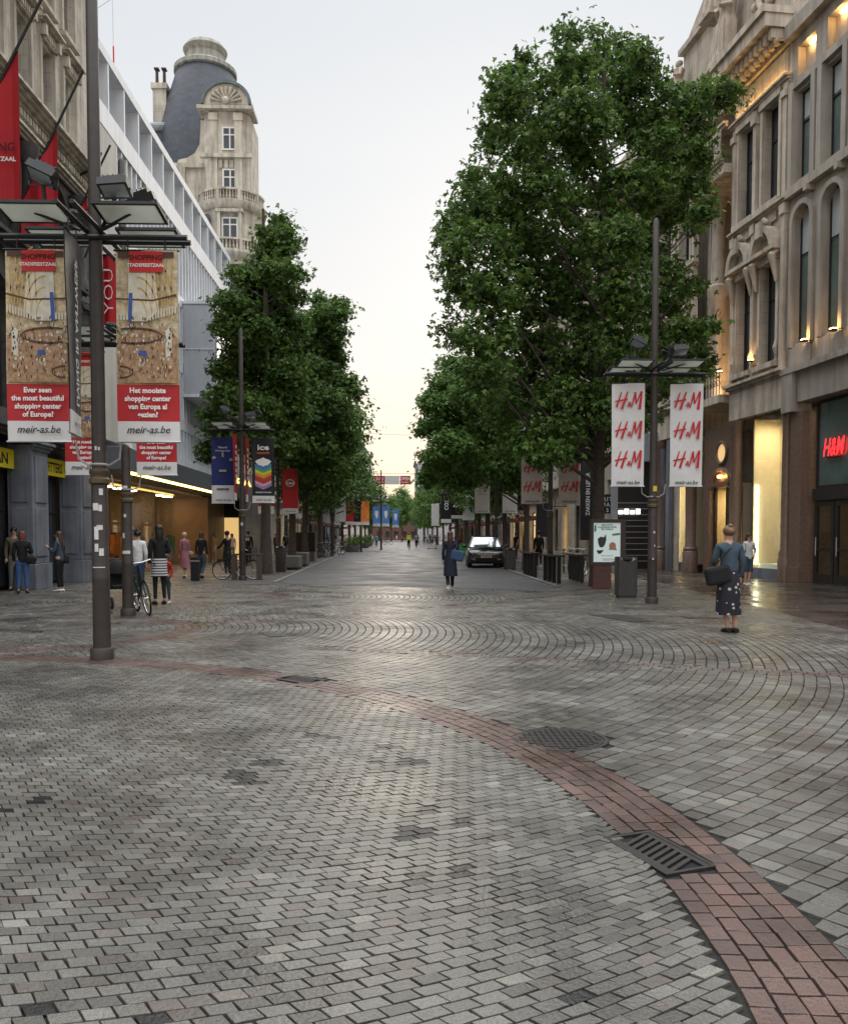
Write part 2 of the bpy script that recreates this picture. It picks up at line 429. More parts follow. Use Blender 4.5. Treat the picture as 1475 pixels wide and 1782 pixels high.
# missing setts patched with dark tar, at the places the photograph shows
dark = np.zeros(len(Q))
for px, py, rr in ((540, 1281, .11), (575, 1283, .08), (467, 1328, .10), (415, 1348, .12), (432, 1362, .09), (715, 1326, .13), (668, 1300, .10), (650, 1325, .06), (712, 1450, .13),
                   (742, 1409, .07), (806, 1430, .09), (800, 1515, .09), (720, 1528, .06), (1025, 1734, .06), (262, 1764, .06), (90, 1757, .07), (60, 1395, .08), (15, 1412, .06), (640, 1255, .07)):
    p = np.array(W(px, py)[:2]); dd = (c - p) * np.array([1, 1.0]); dark[(np.linalg.norm(dd, axis=1) < rr * .85)] = 1
N_ = len(Q); rv = nr.rand(N_)
pink = (nr.rand(N_) < .34 * (.5 + .5 * np.sin(c[:, 0] * .9 + 1.2) * np.cos(c[:, 1] * .7))) * nr.rand(N_)
z = nr.normal(0, .0010, N_) + .001; z[dark > 0] = -.002
tx = nr.normal(0, .007, N_); ty = nr.normal(0, .007, N_)
def ring(inset, dz):
    P = c[:, None, :] + (Q - c[:, None, :]) * (1 - inset / .05)
    zz = z[:, None] + (P[..., 0] - c[:, None, 0]) * tx[:, None] + (P[..., 1] - c[:, None, 1]) * ty[:, None] + dz
    return np.concatenate([P, zz[..., None]], -1)
rings = [ring(.0018, 0), ring(.0002, -.0014), ring(0, -.028)]
V = np.concatenate(rings, 1).reshape(-1, 3)
base = (np.arange(N_) * 12)[:, None]
fa = [base + np.array([[0, 1, 2, 3]])]
for k in (0, 1):
    for i in range(4):
        j = (i + 1) % 4
        fa.append(base + np.array([[4 * k + j, 4 * k + i, 4 * (k + 1) + i, 4 * (k + 1) + j]]))
F = np.concatenate(fa, 0)
def np_mesh(name, V, F, mats, smooth=False):
    """V (n,3), F (m,k) all faces with k corners"""
    me = bpy.data.meshes.new(name); k = F.shape[1]
    me.vertices.add(len(V)); me.vertices.foreach_set('co', V.astype(np.float32).ravel())
    me.loops.add(F.size); me.loops.foreach_set('vertex_index', F.astype(np.int32).ravel())
    me.polygons.add(len(F)); me.polygons.foreach_set('loop_start', np.arange(0, F.size, k, dtype=np.int32))
    me.polygons.foreach_set('loop_total', np.full(len(F), k, dtype=np.int32))
    for m in mats: me.materials.append(m)
    me.update(calc_edges=True); me.validate()
    me.polygons.foreach_set('use_smooth', np.full(len(F), bool(smooth)))
    return me
m_sett = bpy.data.materials.new('granite_setts'); m_sett.use_nodes = True
t = m_sett.node_tree; n = t.nodes.new; l = t.links.new; p = t.nodes['Principled BSDF']
at_ = n('ShaderNodeAttribute'); at_.attribute_name = 'tint'; s = n('ShaderNodeSeparateColor'); l(at_.outputs['Color'], s.inputs[0])
geo = n('ShaderNodeNewGeometry')
gr = n('ShaderNodeValToRGB'); cc = gr.color_ramp
cc.elements[0].color = (.070, .065, .056, 1); cc.elements[1].color = (.160, .151, .128, 1)
e = cc.elements.new(.5); e.color = (.100, .095, .082, 1); e = cc.elements.new(.93); e.color = (.122, .116, .101, 1)
l(s.outputs[0], gr.inputs[0])
rr = n('ShaderNodeValToRGB'); rr.color_ramp.elements[0].color = (.058, .036, .030, 1); rr.color_ramp.elements[1].color = (.105, .062, .050, 1); l(s.outputs[0], rr.inputs[0])
mxa = n('ShaderNodeMix'); mxa.data_type = 'RGBA'; l(s.outputs[1], mxa.inputs[0]); l(gr.outputs[0], mxa.inputs[6]); l(rr.outputs[0], mxa.inputs[7])
mxb = n('ShaderNodeMix'); mxb.data_type = 'RGBA'; mxb.inputs[7].default_value = (.010, .010, .010, 1); l(s.outputs[2], mxb.inputs[0]); l(mxa.outputs[2], mxb.inputs[6])
sp1 = n('ShaderNodeTexNoise'); sp1.inputs['Scale'].default_value = 230; sp1.inputs['Detail'].default_value = 3; l(geo.outputs['Position'], sp1.inputs[0])
sp2 = n('ShaderNodeTexNoise'); sp2.inputs['Scale'].default_value = 1.1; sp2.inputs['Detail'].default_value = 6; l(geo.outputs['Position'], sp2.inputs[0])
mr1 = n('ShaderNodeMapRange'); mr1.inputs[1].default_value = .35; mr1.inputs[2].default_value = .65; mr1.inputs[3].default_value = .58; mr1.inputs[4].default_value = 1.42; l(sp1.outputs[0], mr1.inputs[0])
mr2 = n('ShaderNodeMapRange'); mr2.inputs[1].default_value = .35; mr2.inputs[2].default_value = .65; mr2.inputs[3].default_value = .70; mr2.inputs[4].default_value = 1.18; l(sp2.outputs[0], mr2.inputs[0])
mm = n('ShaderNodeMath'); mm.operation = 'MULTIPLY'; l(mr1.outputs[0], mm.inputs[0]); l(mr2.outputs[0], mm.inputs[1])
vs = n('ShaderNodeVectorMath'); vs.operation = 'SCALE'; l(mxb.outputs[2], vs.inputs[0]); l(mm.outputs[0], vs.inputs['Scale']); l(vs.outputs[0], p.inputs['Base Color'])
mr3 = n('ShaderNodeMapRange'); mr3.inputs[1].default_value = .38; mr3.inputs[2].default_value = .62; mr3.inputs[3].default_value = .27; mr3.inputs[4].default_value = .50; l(sp2.outputs[0], mr3.inputs[0]); l(mr3.outputs[0], p.inputs['Roughness'])
nb = n('ShaderNodeTexNoise'); nb.inputs['Scale'].default_value = 55; nb.inputs['Detail'].default_value = 5; l(geo.outputs['Position'], nb.inputs[0])
bp = n('ShaderNodeBump'); bp.inputs['Strength'].default_value = .7; bp.inputs['Distance'].default_value = .006; l(nb.outputs[0], bp.inputs['Height']); l(bp.outputs[0], p.inputs['Normal'])
me = np_mesh('setts', V, F, [m_sett])
ca = me.color_attributes.new('tint', 'FLOAT_COLOR', 'POINT')
kk = np.where(KD > 0, KD * (.85 + .15 * rv), pink * .38)
colr = np.repeat(np.stack([rv, kk, dark, np.ones(N_)], -1), 12, axis=0)
ca.data.foreach_set('color', colr.astype(np.float32).ravel())
o = bpy.data.objects.new('pavement_setts', me); COL.objects.link(o); tag(o, kind='structure')

# --- iron covers
m_iron = M('cast_iron', (.030, .027, .025), .55, .25, 20, metal=.3, bump=.3, bscale=80)
m_hole = M('drain_dark', (.006, .006, .006), .9)
o = thing('manhole_cover', 'round cast iron manhole cover with grid pattern set in the grey setts', 'manhole cover', (MH[0], MH[1], 0))
mb = MB(); mb.lathe([(.365, -.02), (.365, .002), (.335, .002), (.335, -.004)], n=40); mb.build('rim', m_iron, o)
mb = MB(); mb.lathe([(.325, -.02), (.325, .001)], n=40)
for i in range(-6, 7):
    for j in range(-6, 7):
        if math.hypot(i, j) < 6.2: mb.cbox((i * .048, j * .048, .0035), (.034, .034, .007), Matrix.Rotation(.4, 3, 'Z'))
mb.build('lid', m_iron, o)
def grate(g, lab):
    cc_, ang, hl, hw = g
    o = thing('drain_grate', lab, 'drain grate', (cc_[0], cc_[1], 0), ang)
    hl -= .012; hw -= .012
    mb = MB(); mb.box(-hl, hl, -hw, -hw + .022, -.02, .003); mb.box(-hl, hl, hw - .022, hw, -.02, .003); mb.box(-hl, -hl + .022, -hw + .022, hw - .022, -.02, .003); mb.box(hl - .022, hl, -hw + .022, hw - .022, -.02, .003)
    mb.build('frame', m_iron, o)
    mb = MB(); L0 = hl - .025; W0 = hw - .025
    mb.box(-L0, L0, -W0, -W0 + .03, -.02, .0015); mb.box(-L0, L0, W0 - .03, W0, -.02, .0015)
    k = 7; w_ = W0 - .0305; sh = .50 * w_
    for i in range(k + 1):
        x = -L0 + sh + (2 * L0 - 2 * sh - .026) * i / k
        mb.prism([(x + sh, -w_, -.02), (x + .026 + sh, -w_, -.02), (x + .026 - sh, w_, -.02), (x - sh, w_, -.02)], (0, 0, .0215))
    mb.build('bar_lid', m_iron, o)
    mb = MB(); mb.box(-hl, hl, -hw, hw, -.0132, -.0128); mb.build('sump', m_hole, o)
grate(GR1, 'slotted iron drain grate in the red brick band beside the lower right corner')
grate(GR2, 'slotted iron drain grate in the red brick band farther off toward the big lamp post')
def plate(pts, lab, mat):
    P = [W(*q) for q in pts]; mb = MB(); mb.prism([(q.x, q.y, .002) for q in P], (0, 0, .008)); o = mb.build('cover_plate', mat); tag(o, lab, 'cover plate')
m_plate = M('dark_cover_plate', (.035, .028, .025), .5, .2, 12, bump=.3, bscale=40)
plate([(1022, 1070), (1078, 1070), (1142, 1082), (1098, 1083)], 'large dark rectangular cover plate in the paving before the bin', m_plate)
plate([(1178, 1073), (1255, 1076), (1262, 1078), (1200, 1077)], 'narrow dark cover plate near the woman in the denim jacket', m_plate)
plate([(455, 1103), (488, 1103), (497, 1108), (468, 1109)], 'small dark drain lid among the ring of arc laid setts', m_plate)
plate([(474, 1029), (524, 1026), (524, 1028), (478, 1031)], 'thin dark channel lid at the paving edge near the road', m_plate)
# ============================================================ BUILDINGS
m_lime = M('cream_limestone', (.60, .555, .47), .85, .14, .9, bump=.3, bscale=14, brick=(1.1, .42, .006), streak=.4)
m_limep = M('cream_limestone_trim', (.54, .495, .41), .85, .16, 1.5, bump=.3, bscale=20, streak=.45)
m_blue = M('blue_stone', (.17, .185, .215), .55, .25, 1.2, bump=.25, bscale=12, streak=.3)
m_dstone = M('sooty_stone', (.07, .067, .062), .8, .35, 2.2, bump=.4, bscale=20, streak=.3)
m_rstone = M('beige_stone', (.52, .455, .375), .8, .14, 1., bump=.3, bscale=16, brick=(.9, .38, .005), streak=.35)
m_rtrim = M('beige_stone_trim', (.50, .43, .35), .8, .18, 2, bump=.35, bscale=22, streak=.4)
m_brown = M('polished_brown_granite', (.165, .11, .085), .32, .25, 10, bump=.05)
m_mod = M('brown_grey_concrete', (.36, .32, .275), .8, .12, 1.2, bump=.25, bscale=18, streak=.3)
m_wht = M('white_painted_metal', (.70, .725, .76), .5, .06, 1, streak=.12)
m_wsh = M('grey_panel', (.43, .455, .49), .5, .06, 1, streak=.1)
m_slate = M('slate_roof', (.055, .063, .08), .5, .2, 2, bump=.4, bscale=30, brick=(.3, .22, .008))
m_lead = M('lead_sheet', (.28, .31, .33), .5, .2, 3, streak=.3)
m_frame = M('dark_window_frame', (.025, .022, .02), .5)
m_wframe = M('white_window_frame', (.7, .69, .66), .5, .05)
m_curt = M('pale_blind', (.42, .45, .47), .6, .1, 1)

class Fac:
    """facade frame: s along, o outward, z up"""
    def __init__(f, P0, ang, side):
        f.P = Vector((P0[0], P0[1], 0)); f.u = Vector((math.sin(ang), math.cos(ang), 0)); f.n = Vector((f.u.y, -f.u.x, 0)) * side; f.k = .0013
    def T(f, s, o, z): q = f.P + f.u * s + f.n * o; return (q.x, q.y, z * (1 - f.k * z))
    def mb(f): return MB(f.T)
def wall(mb, s0, s1, z0, z1, ops, o=0., dep=.3):
    S = sorted({s0, s1} | {a for q in ops for a in q[:2]}); Z = sorted({z0, z1} | {a for q in ops for a in q[2:4]})
    for i in range(len(S) - 1):
        for j in range(len(Z) - 1):
            a, b, c_, d = S[i], S[i + 1], Z[j], Z[j + 1]
            if any(q[0] - 1e-6 <= a and b <= q[1] + 1e-6 and q[2] - 1e-6 <= c_ and d <= q[3] + 1e-6 for q in ops): continue
            mb.poly([(a, o, c_), (b, o, c_), (b, o, d), (a, o, d)])
    for q in ops:
        a, b, c_, d = q[:4]; I = o - dep
        if len(q) > 4:
            r = (b - a) / 2; m = (a + b) / 2; h = d - min(r * q[4], d - c_ - .1); n = 10
            arc = [(m + r * math.cos(PI * k / n), h + (d - h) * math.sin(PI * k / n)) for k in range(n + 1)]
            for k in range(n):
                (x0, y0), (x1, y1) = arc[k], arc[k + 1]
                mb.poly([(x0, o, y0), (x0, o, d + .001), (x1, o, d + .001), (x1, o, y1)]); mb.poly([(x0, o, y0), (x1, o, y1), (x1, I, y1), (x0, I, y0)])
            mb.poly([(b, o, c_), (b, o, h), (b, I, h), (b, I, c_)]); mb.poly([(a, o, c_), (a, o, h), (a, I, h), (a, I, c_)])
        else:
            mb.poly([(a, o, d), (b, o, d), (b, I, d), (a, I, d)]); mb.poly([(b, o, c_), (b, o, d), (b, I, d), (b, I, c_)]); mb.poly([(a, o, c_), (a, o, d), (a, I, d), (a, I, c_)])
        mb.poly([(a, o, c_), (b, o, c_), (b, I, c_), (a, I, c_)])
def win(F, root, a, b, c_, d, o, mats, nv=1, nh=1, fw=.06, arch=0, name='window', blind=0):
    """mats = (frame, pane); frame bars and one pane set at depth o"""
    pn = F.mb(); pn.box(a, b, o - .03, o - .02, c_, d); mb = F.mb()
    g = o - .02
    mb.box(a, a + fw, g, o + .03, c_, d); mb.box(b - fw, b, g, o + .03, c_, d); mb.box(a + fw, b - fw, g, o + .03, c_, c_ + fw); mb.box(a + fw, b - fw, g, o + .03, d - fw, d)
    for i in range(1, nv + 1):
        x = a + (b - a) * i / (nv + 1); mb.box(x - fw * .4, x + fw * .4, g, o + .02, c_ + fw, d - fw)
    for j in range(nh):
        y = c_ + (d - c_) * (.66 if nh == 1 else (j + 1) / (nh + 1)); mb.box(a + fw, b - fw, g, o + .024, y - fw * .4, y + fw * .4)
    w_o = mb.build(name, mats[0], root, world=True); pn.build('pane', mats[1], w_o)
    if blind: bl = F.mb(); bl.box(a + fw, b - fw, g, o - .012, d - (d - c_) * blind, d - fw); bl.build('blind', m_curt, w_o)
    return w_o
def body(F, root, s0, s1, z1, depth, mat, back=-.3, name='shell', z0=0):
    mb = F.mb(); mb.box(s0, s1, -depth, back, z0, z1); return mb.build(name, mat, root, world=True)
def corn(mb, s0, s1, z, h=.3, out=.35, steps=3, o=0):
    for k in range(steps):
        mb.box(s0 - out * (k + 1) / steps * .3, s1 + out * (k + 1) / steps * .3, o + .002, o + out * (k + 1) / steps, z + h * k / steps, z + h * (k + 1) / steps - .002)
def arch_light(name, loc, size, power, col, rot=(0, 0, 0), parent=None):
    d = bpy.data.lights.new(name, 'AREA'); d.size = size[0]; d.size_y = size[1]; d.shape = 'RECTANGLE'; d.energy = power; d.color = col
    o = bpy.data.objects.new(name, d); COL.objects.link(o); o.location = loc; o.rotation_euler = rot; return o

# ---- left 1: ornate stone building (dark arcade below, cream above)
F = Fac((-10.4, 8.2), 0, 1)
rt = thing('ornate_building', 'ornate cream stone building with dark sooty arcade and red flags on the left', 'building', F.T(10, -3, 0))
S0, S1 = 0, 21.6
pit = 3.7; first = 16.2 - 3.7 * 5   # pier starts
bays = [first + pit * k for k in range(7)]
ops = []; wins = []
for k in range(13):
    c0 = 15.75 - 1.7 * 9 + 1.7 * k + .5
    if c0 < .6 or c0 > 21: continue
    wins.append(c0)
    ops.append((c0 - .45, c0 + .45, 14.3, 16.35)); ops.append((c0 - .45, c0 + .45, 17.6, 19.5))
mb = F.mb(); wall(mb, S0, S1, 13.9, 20.4, ops, 0, .35); mb.build('upper_wall', m_lime, rt, world=True)
for c0 in wins:
    for z0, z1 in ((14.3, 16.35), (17.6, 19.5)): win(F, rt, c0 - .45, c0 + .45, z0, z1, -.3, (m_wsh, m_pane), 1, 1, .05)
for c0 in wins:
    mb = F.mb()
    for z0, z1 in ((14.3, 16.35), (17.6, 19.5)):
        mb.box(c0 - .6, c0 - .46, .002, .1, z0, z1 + .1); mb.box(c0 + .46, c0 + .6, .002, .1, z0, z1 + .1); mb.box(c0 - .6, c0 + .6, .003, .12, z1 + .1, z1 + .42); corn(mb, c0 - .62, c0 + .62, z1 + .43, .18, .34)
        mb.box(c0 - .6, c0 + .6, .003, .2, z0 - .16, z0 - .02); mb.box(c0 - .57, c0 - .43, .1, .26, z1 + .1, z1 + .42); mb.box(c0 + .43, c0 + .57, .1, .26, z1 + .1, z1 + .42)
        for q in range(7): mb.box(c0 - .45 + q * .13, c0 - .39 + q * .13, .12, .17, z1 + .16, z1 + .36)
    mb.build('window_surround', m_limep, rt, world=True)
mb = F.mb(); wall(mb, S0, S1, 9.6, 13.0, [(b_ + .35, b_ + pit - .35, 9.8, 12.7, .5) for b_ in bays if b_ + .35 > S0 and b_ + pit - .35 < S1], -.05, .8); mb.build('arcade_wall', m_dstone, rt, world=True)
mb = F.mb(); mb.box(S0, S1, -.2, .02, 13.0, 13.9); corn(mb, S0, S1, 13.6, .35, .5, 4); corn(mb, S0, S1, 12.8, .25, .25)
for q in range(int((S1 - S0) / .2)): mb.box(S0 + q * .2, S0 + q * .2 + .11, .02, .16, 13.3, 13.5)
mb.build('entablature', m_limep, rt, world=True)
mb = F.mb(); mb.box(S0, S1, -.4, .1, 20.4, 20.8); corn(mb, S0, S1, 20.8, .7, .9, 5)
for q in range(int((S1 - S0) / .7)): mb.box(S0 + q * .7, S0 + q * .7 + .25, .1, .6, 20.35, 20.8)
mb.build('cornice', m_limep, rt, world=True)
for b_ in bays:
    if b_ > -1:
        mb = F.mb(); mb.lathe([(.26, 9.6), (.26, 9.9), (.2, 10), (.18, 12.1), (.26, 12.25), (.3, 12.6)], (b_, .18, 0), 14); mb.build('column', m_dstone, rt, world=True, smooth=True)
        mb = F.mb(); mb.box(b_ + .35, b_ + pit - .35, -.9, -.86, 9.8, 12.7) if b_ + pit < S1 + 1 else None
        if b_ + pit < S1 + 1: mb.build('window', m_pane, rt, world=True)
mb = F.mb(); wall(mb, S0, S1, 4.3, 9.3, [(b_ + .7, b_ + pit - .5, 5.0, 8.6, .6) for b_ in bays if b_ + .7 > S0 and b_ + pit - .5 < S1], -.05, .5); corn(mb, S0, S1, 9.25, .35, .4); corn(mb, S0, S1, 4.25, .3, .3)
mb.build('middle_wall', m_dstone, rt, world=True)
for b_ in bays:
    if b_ + .7 > S0 and b_ + pit - .5 < S1: win(F, rt, b_ + .7, b_ + pit - .5, 5.0, 8.6, -.5, (m_frame, m_pane), 2, 2, .07)
for b_ in bays:      # piers, panelled blue stone
    if b_ < -1.2: continue
    mb = F.mb(); mb.box(b_, b_ + 1.1, -.6, .1, .75, 4.15); mb.box(b_ - .05, b_ + 1.15, -.6, .16, 0, .74); corn(mb, b_, b_ + 1.1, 4.0, .25, .22, 3, .1)
    for z0, z1 in ((.95, 2.35), (2.5, 3.85)):
        mb.box(b_ + .15, b_ + .95, .102, .13, z0, z1)
        for q in (b_ - .03,): mb.box(q, b_ - .002, -.5, -.02, z0, z1)
    mb.build('pier', m_blue, rt, world=True, bevel=.015)
m_teal = M('teal_shop_panel', (.03, .13, .14), .5, .3, 5)
m_yel = M('yellow_sign_board', (.75, .62, .02), .5, .05)
for k, b_ in enumerate(bays[2:6]):
    a0, a1 = b_ + 1.1, b_ + pit
    mb = F.mb(); mb.box(a0, a1, -.75, -.6, 3.42, 4.2); mb.build('lintel', m_dstone, rt, world=True)
    win(F, rt, a0, a1, .1, 3.4, -.7, (m_frame, m_pane), 1, 1, .08, name='shopfront')
mb = F.mb(); mb.box(bays[4] + 1.5, bays[4] + 2.1, -.66, -.6, .1, 3.3); mb.build('door_panel', m_teal, rt, world=True)
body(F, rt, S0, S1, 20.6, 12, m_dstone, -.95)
mb = F.mb(); mb.box(S1 - 1.6, S1, -.949, -.1, 4, 20.4); mb.build('end_pier', m_lime, rt, world=True)
for k, (tx_, lab) in enumerate((('URBAN', 'yellow shop sign with black letters reading URBAN over the nearer doorway'), ('OUTFITTERS', 'yellow shop sign with black letters reading OUTFITTERS between two blue stone piers'))):
    b_ = bays[4 + k]; o = thing('shop_sign', lab, 'sign', F.T(b_ + 2.4, -.5, 3.5))
    mb = F.mb(); mb.box(b_ + 1.14, b_ + pit - .04, -.45, -.38, 3.44, 3.98); mb.build('board', m_yel, o, world=True)
    mb = MB(); put_text(mb, tx_, .42, F.T(b_ + 2.4, -.375, 3.56), (0, 1, 0), (0, 0, 1), bold=.012, sx=.85 if k else 1.3); mb.build('lettering', m_ink, o, world=True)

# ---- red flags on slanted poles
m_flag = M('red_flag_cloth', (.40, .014, .02), .8, .12, 1.5, bump=.2, bscale=5)
m_dred = M('dark_red_print', (.09, .01, .012), .8)
def flag(px_r, py_top, py_bot, d, wide, slope, lab, txt=None, pole_px=None):
    top = at(px_r, py_top, d); bot = at(px_r, py_bot, d)
    x1 = top.x; x0 = x1 - wide; n = 8; zt = top.z; zb = bot.z
    o = thing('flag', lab, 'flag', (x1, d, zb), 0, 'red flags on the ornate facade')
    mb = MB(); vs = []; fs = []
    for i in range(n + 1):
        x = x0 + wide * i / n; yy = d + .05 * math.sin(i * 1.1)
        z_t = zt - slope * (x1 - x)
        vs += [(x, yy, zb), (x, yy, z_t), (x, yy + .012, zb), (x, yy + .012, z_t)]
    for i in range(n):
        a = 4 * i; b = a + 4; fs += [(a, b, b + 1, a + 1), (a + 2, a + 3, b + 3, b + 2), (a + 1, b + 1, b + 3, a + 3), (a, a + 2, b + 2, b)]
    mb.add(vs, fs); mb.build('cloth', m_flag, o, world=True)
    mb = MB(); mb.cyl((x0 - .3, d, zt - slope * (wide + .3) + .02), (x1 + .75, d, zt + slope * .75 + .02), .035, n=8); mb.build('pole', m_black, o, world=True)
    mb = MB(); mb.cyl((x0 - .4, d, zb - .03), (x1 + .1, d, zb - .03), .03, n=8); mb.cyl((x1 + .1, d, zb - .03), (x1 - .1, d, zb - .5), .03, n=8); mb.build('stay_bar', m_black, o, world=True)
    if txt:
        for nm, s_, sz, zz, mm_ in (('dark_lettering', 'SHOPPING', .26, 1.25, m_dred), ('white_lettering', 'STADSFEESTZAAL', .135, 1.02, m_pw)):
            mb = MB(); put_text(mb, s_, sz, (x1 - .06, d - .06, zb + zz), (1, 0, 0), (0, 0, 1), bold=.006, align='RIGHT'); mb.build(nm, mm_, o, world=True)
    return o
flag(30, 84, 361, 20, 1.25, 1.9, 'nearest and largest red flag with SHOPPING lettering, hung from slanted pole', True)
flag(98, 222, 420, 24, 1.0, 2.0, 'red flag on the slanted pole beside the tall window, behind the floodlight')
flag(151, 338, 420, 27.3, .8, 2.0, 'smallest red flag, mostly behind the big lamp post')
fl_ = flag(203, 445, 575, 28.6, .55, .0, 'narrow red hanging flag with white script beside the big lamp post')
mb = MB(); q_ = at(192, 560, 28.5); v_, f_ = text_geo('YOU', .55, bold=-.008); mb.add([(q_.x + .1 - y_ * .8, 28.5, q_.z + x_ * 1.3 + 1.0) for x_, y_ in v_], f_); mb.build('lettering', m_pw, fl_, world=True)
o = thing('flag_pole', 'bare black flag pole slanting from the facade beside the white building', 'flag pole', (-10.3, 28, 11.5))
mb = MB(); mb.cyl(at(165, 292, 28.3), at(176, 266, 27.6), .04, n=8); mb.build('pole', m_black, o, world=True); 
mb = MB(); mb.cyl(at(165, 292, 28.3), (-10.41, 28.4, at(165, 292, 28.3).z - .25), .05, n=8); mb.build('bracket', m_black, o, world=True)

# ---- left 2: white modern building
F = Fac((-10.4, 29.85), 0, 1); S1 = 24.2; F.k = .0006
rt = thing('modern_building', 'pale grey modern office block with fins, open louvre top storey and canopy', 'building', F.T(12, -3, 0))
body(F, rt, 0, S1, 18.2, 12, m_wsh, -.8, z0=4.7)
mb = F.mb(); mb.box(0, S1, -12, -4, 0, 4.69); mb.build('ground_storey', m_wsh, rt, world=True)
mb = F.mb(); mb.box(0, S1, -1.4, .05, 18.75, 19.1); mb.box(0, S1, -.12, .05, 16.2, 17.0); mb.box(0, .25, -1.4, .05, 17.0, 18.75)
k = 0; s_ = 1.8
while s_ < S1: mb.box(s_ - .06, s_ + .06, -1.3, .03, 17.0, 18.75); s_ += 1.8
mb.box(S1 - .2, S1, -1.3, .03, 4.7, 18.75)
mb.build('louvre_frame', m_wht, rt, world=True)
mb = F.mb(); mb.box(.001, 2.6, -.7, .03, 5, 16.2); mb.build('blank_panel', M('cream_render', (.52, .50, .45), .8, .08, .7, streak=.15), rt, world=True)
lv = [(13.2, 16.2), (10.0, 12.7), (7.2, 9.5), (5.3, 6.7)]
mb = F.mb(); mb.box(2.6, S1, -.55, .0, 12.7, 13.2); mb.box(2.6, S1, -.55, .0, 9.5, 10.0); mb.box(2.6, S1, -.55, .0, 6.7, 7.2); mb.box(2.6, S1, -.55, .0, 4.7, 5.3); mb.build('spandrel', m_wht, rt, world=True)
for z0, z1 in lv:
    s_ = 2.6
    mb = F.mb()
    while s_ < S1 - .1:
        mb.box(s_, s_ + .09, -.5, .02, z0, z1); s_ += .6
    mb.build('fin_row', m_wht, rt, world=True)
    s_ = 2.6
    while s_ + 1.8 < S1: win(F, rt, s_, s_ + 1.79, z0, z1, -.6, (m_wht, m_pane), 0, 1, .05); s_ += 1.8
# canopy + shopfront
mb = F.mb(); mb.box(0, S1 + 1, -.8, 1.0, 3.85, 4.65); mb.build('canopy', M('canopy_grey', (.13, .145, .16), .4, .1), rt, world=True, bevel=.02)
mb = F.mb(); mb.box(.8, S1 - 6, .62, .86, 3.80, 3.846); mb.build('light_strip', M('warm_strip', (.9, .6, .2), emit=(1, .62, .16), es=7), rt, world=True)
m_wood = M('warm_wood_panel', (.24, .15, .09), .5, .15, 2)
mb = F.mb(); mb.box(0, S1, -3.95, -3.9, 0, 3.8); mb.box(0, .1, -3.9, -.6, 0, 3.8); mb.box(13, 13.3, -3.9, -1.7, 0, 3.8); mb.box(19.5, S1, -3.9, -.5, 0, 3.8)
mb.build('shop_interior_wall', m_wood, rt, world=True)
mb = F.mb(); mb.box(.1, 19.5, -3.9, -.8, 3.75, 3.83); mb.build('ceiling', M('shop_ceiling', (.5, .42, .32), .8), rt, world=True)
for s_ in (1.5, 3.2, 5, 8, 9.8, 11.5, 14.5, 16.2, 18):
    mb = F.mb(); mb.box(s_ - .3, s_ + .3, -2.6, -2.2, 3.70, 3.745); mb.build('ceiling_lamp', M('shop_lamp', (1, .9, .7), emit=(1, .72, .4), es=22), rt, world=True)
for a0, a1 in ((.3, 6.4), (6.45, 12.9)): 
    mb = F.mb(); mb.box(a0, a1, -.7, -.69, .15, 3.7); mb.build('shop_glass', glass_mat('shop_glass_clear'), rt, world=True)
rg = [(1.2, .35, 1.7, (.25, .05, .03)), (2.8, .5, 1.4, (.6, .5, .4)), (4.4, .4, 1.9, (.05, .05, .06)), (7.6, .4, 1.6, (.7, .2, .05)), (8.8, .5, 1.5, (.8, .45, .1)), (10.3, .4, 1.8, (.45, .03, .03)), (11.8, .45, 1.4, (.1, .12, .2)), (14.4, .5, 1.6, (.5, .4, .35)), (16.8, .5, 1.5, (.1, .2, .12))]
for i, (s_, w_, h_, c_) in enumerate(rg):
    o = thing('clothes_rail', 'clothes rail %s inside the warm lit shop below the canopy' % ('with dark red coats', 'with cream shirts', 'with black coats', 'with orange tops', 'with yellow jackets', 'with scarlet dresses', 'with navy trousers', 'with beige knitwear', 'with green tops')[i], 'clothes rail', F.T(s_, -2, 0), group='clothes rails in the shop')
    mb = F.mb()
    for q in range(9): mb.box(s_ - w_ + q * w_ / 4.5, s_ - w_ + q * w_ / 4.5 + .07, -2.25, -1.8, h_ - .95 + rnd.random() * .15, h_)
    mb.build('hanging_garment', M('cloth_%d' % i, c_, .9), o, world=True)
    mb = F.mb(); mb.box(s_ - w_ - .05, s_ + w_ + .05, -2.04, -2.0, h_ + .02, h_ + .06); mb.box(s_ - w_ - .05, s_ - w_ - .01, -2.04, -2.0, 0, h_ + .02); mb.box(s_ + w_ + .01, s_ + w_ + .05, -2.04, -2.0, 0, h_ + .02); mb.build('rack', m_black, o, world=True)
# glazed bay box
mb = F.mb(); mb.box(12.2, 18.2, .02, 1.5, 8.5, 12.9); mb.build('bay_box', m_wsh, rt, world=True, bevel=.03)
mb = F.mb(); mb.box(12.15, 18.25, .02, 1.56, 12.903, 13.05); mb.box(12.15, 18.25, .02, 1.56, 8.35, 8.497); mb.box(12.17, 12.197, .05, 1.5, 10.68, 10.72); mb.build('bay_trim', m_wht, rt, world=True)
win(F, rt, 12.5, 18, 8.9, 12.5, 1.55, (m_wht, m_pane2), 3, 1, .08, name='bay_window')

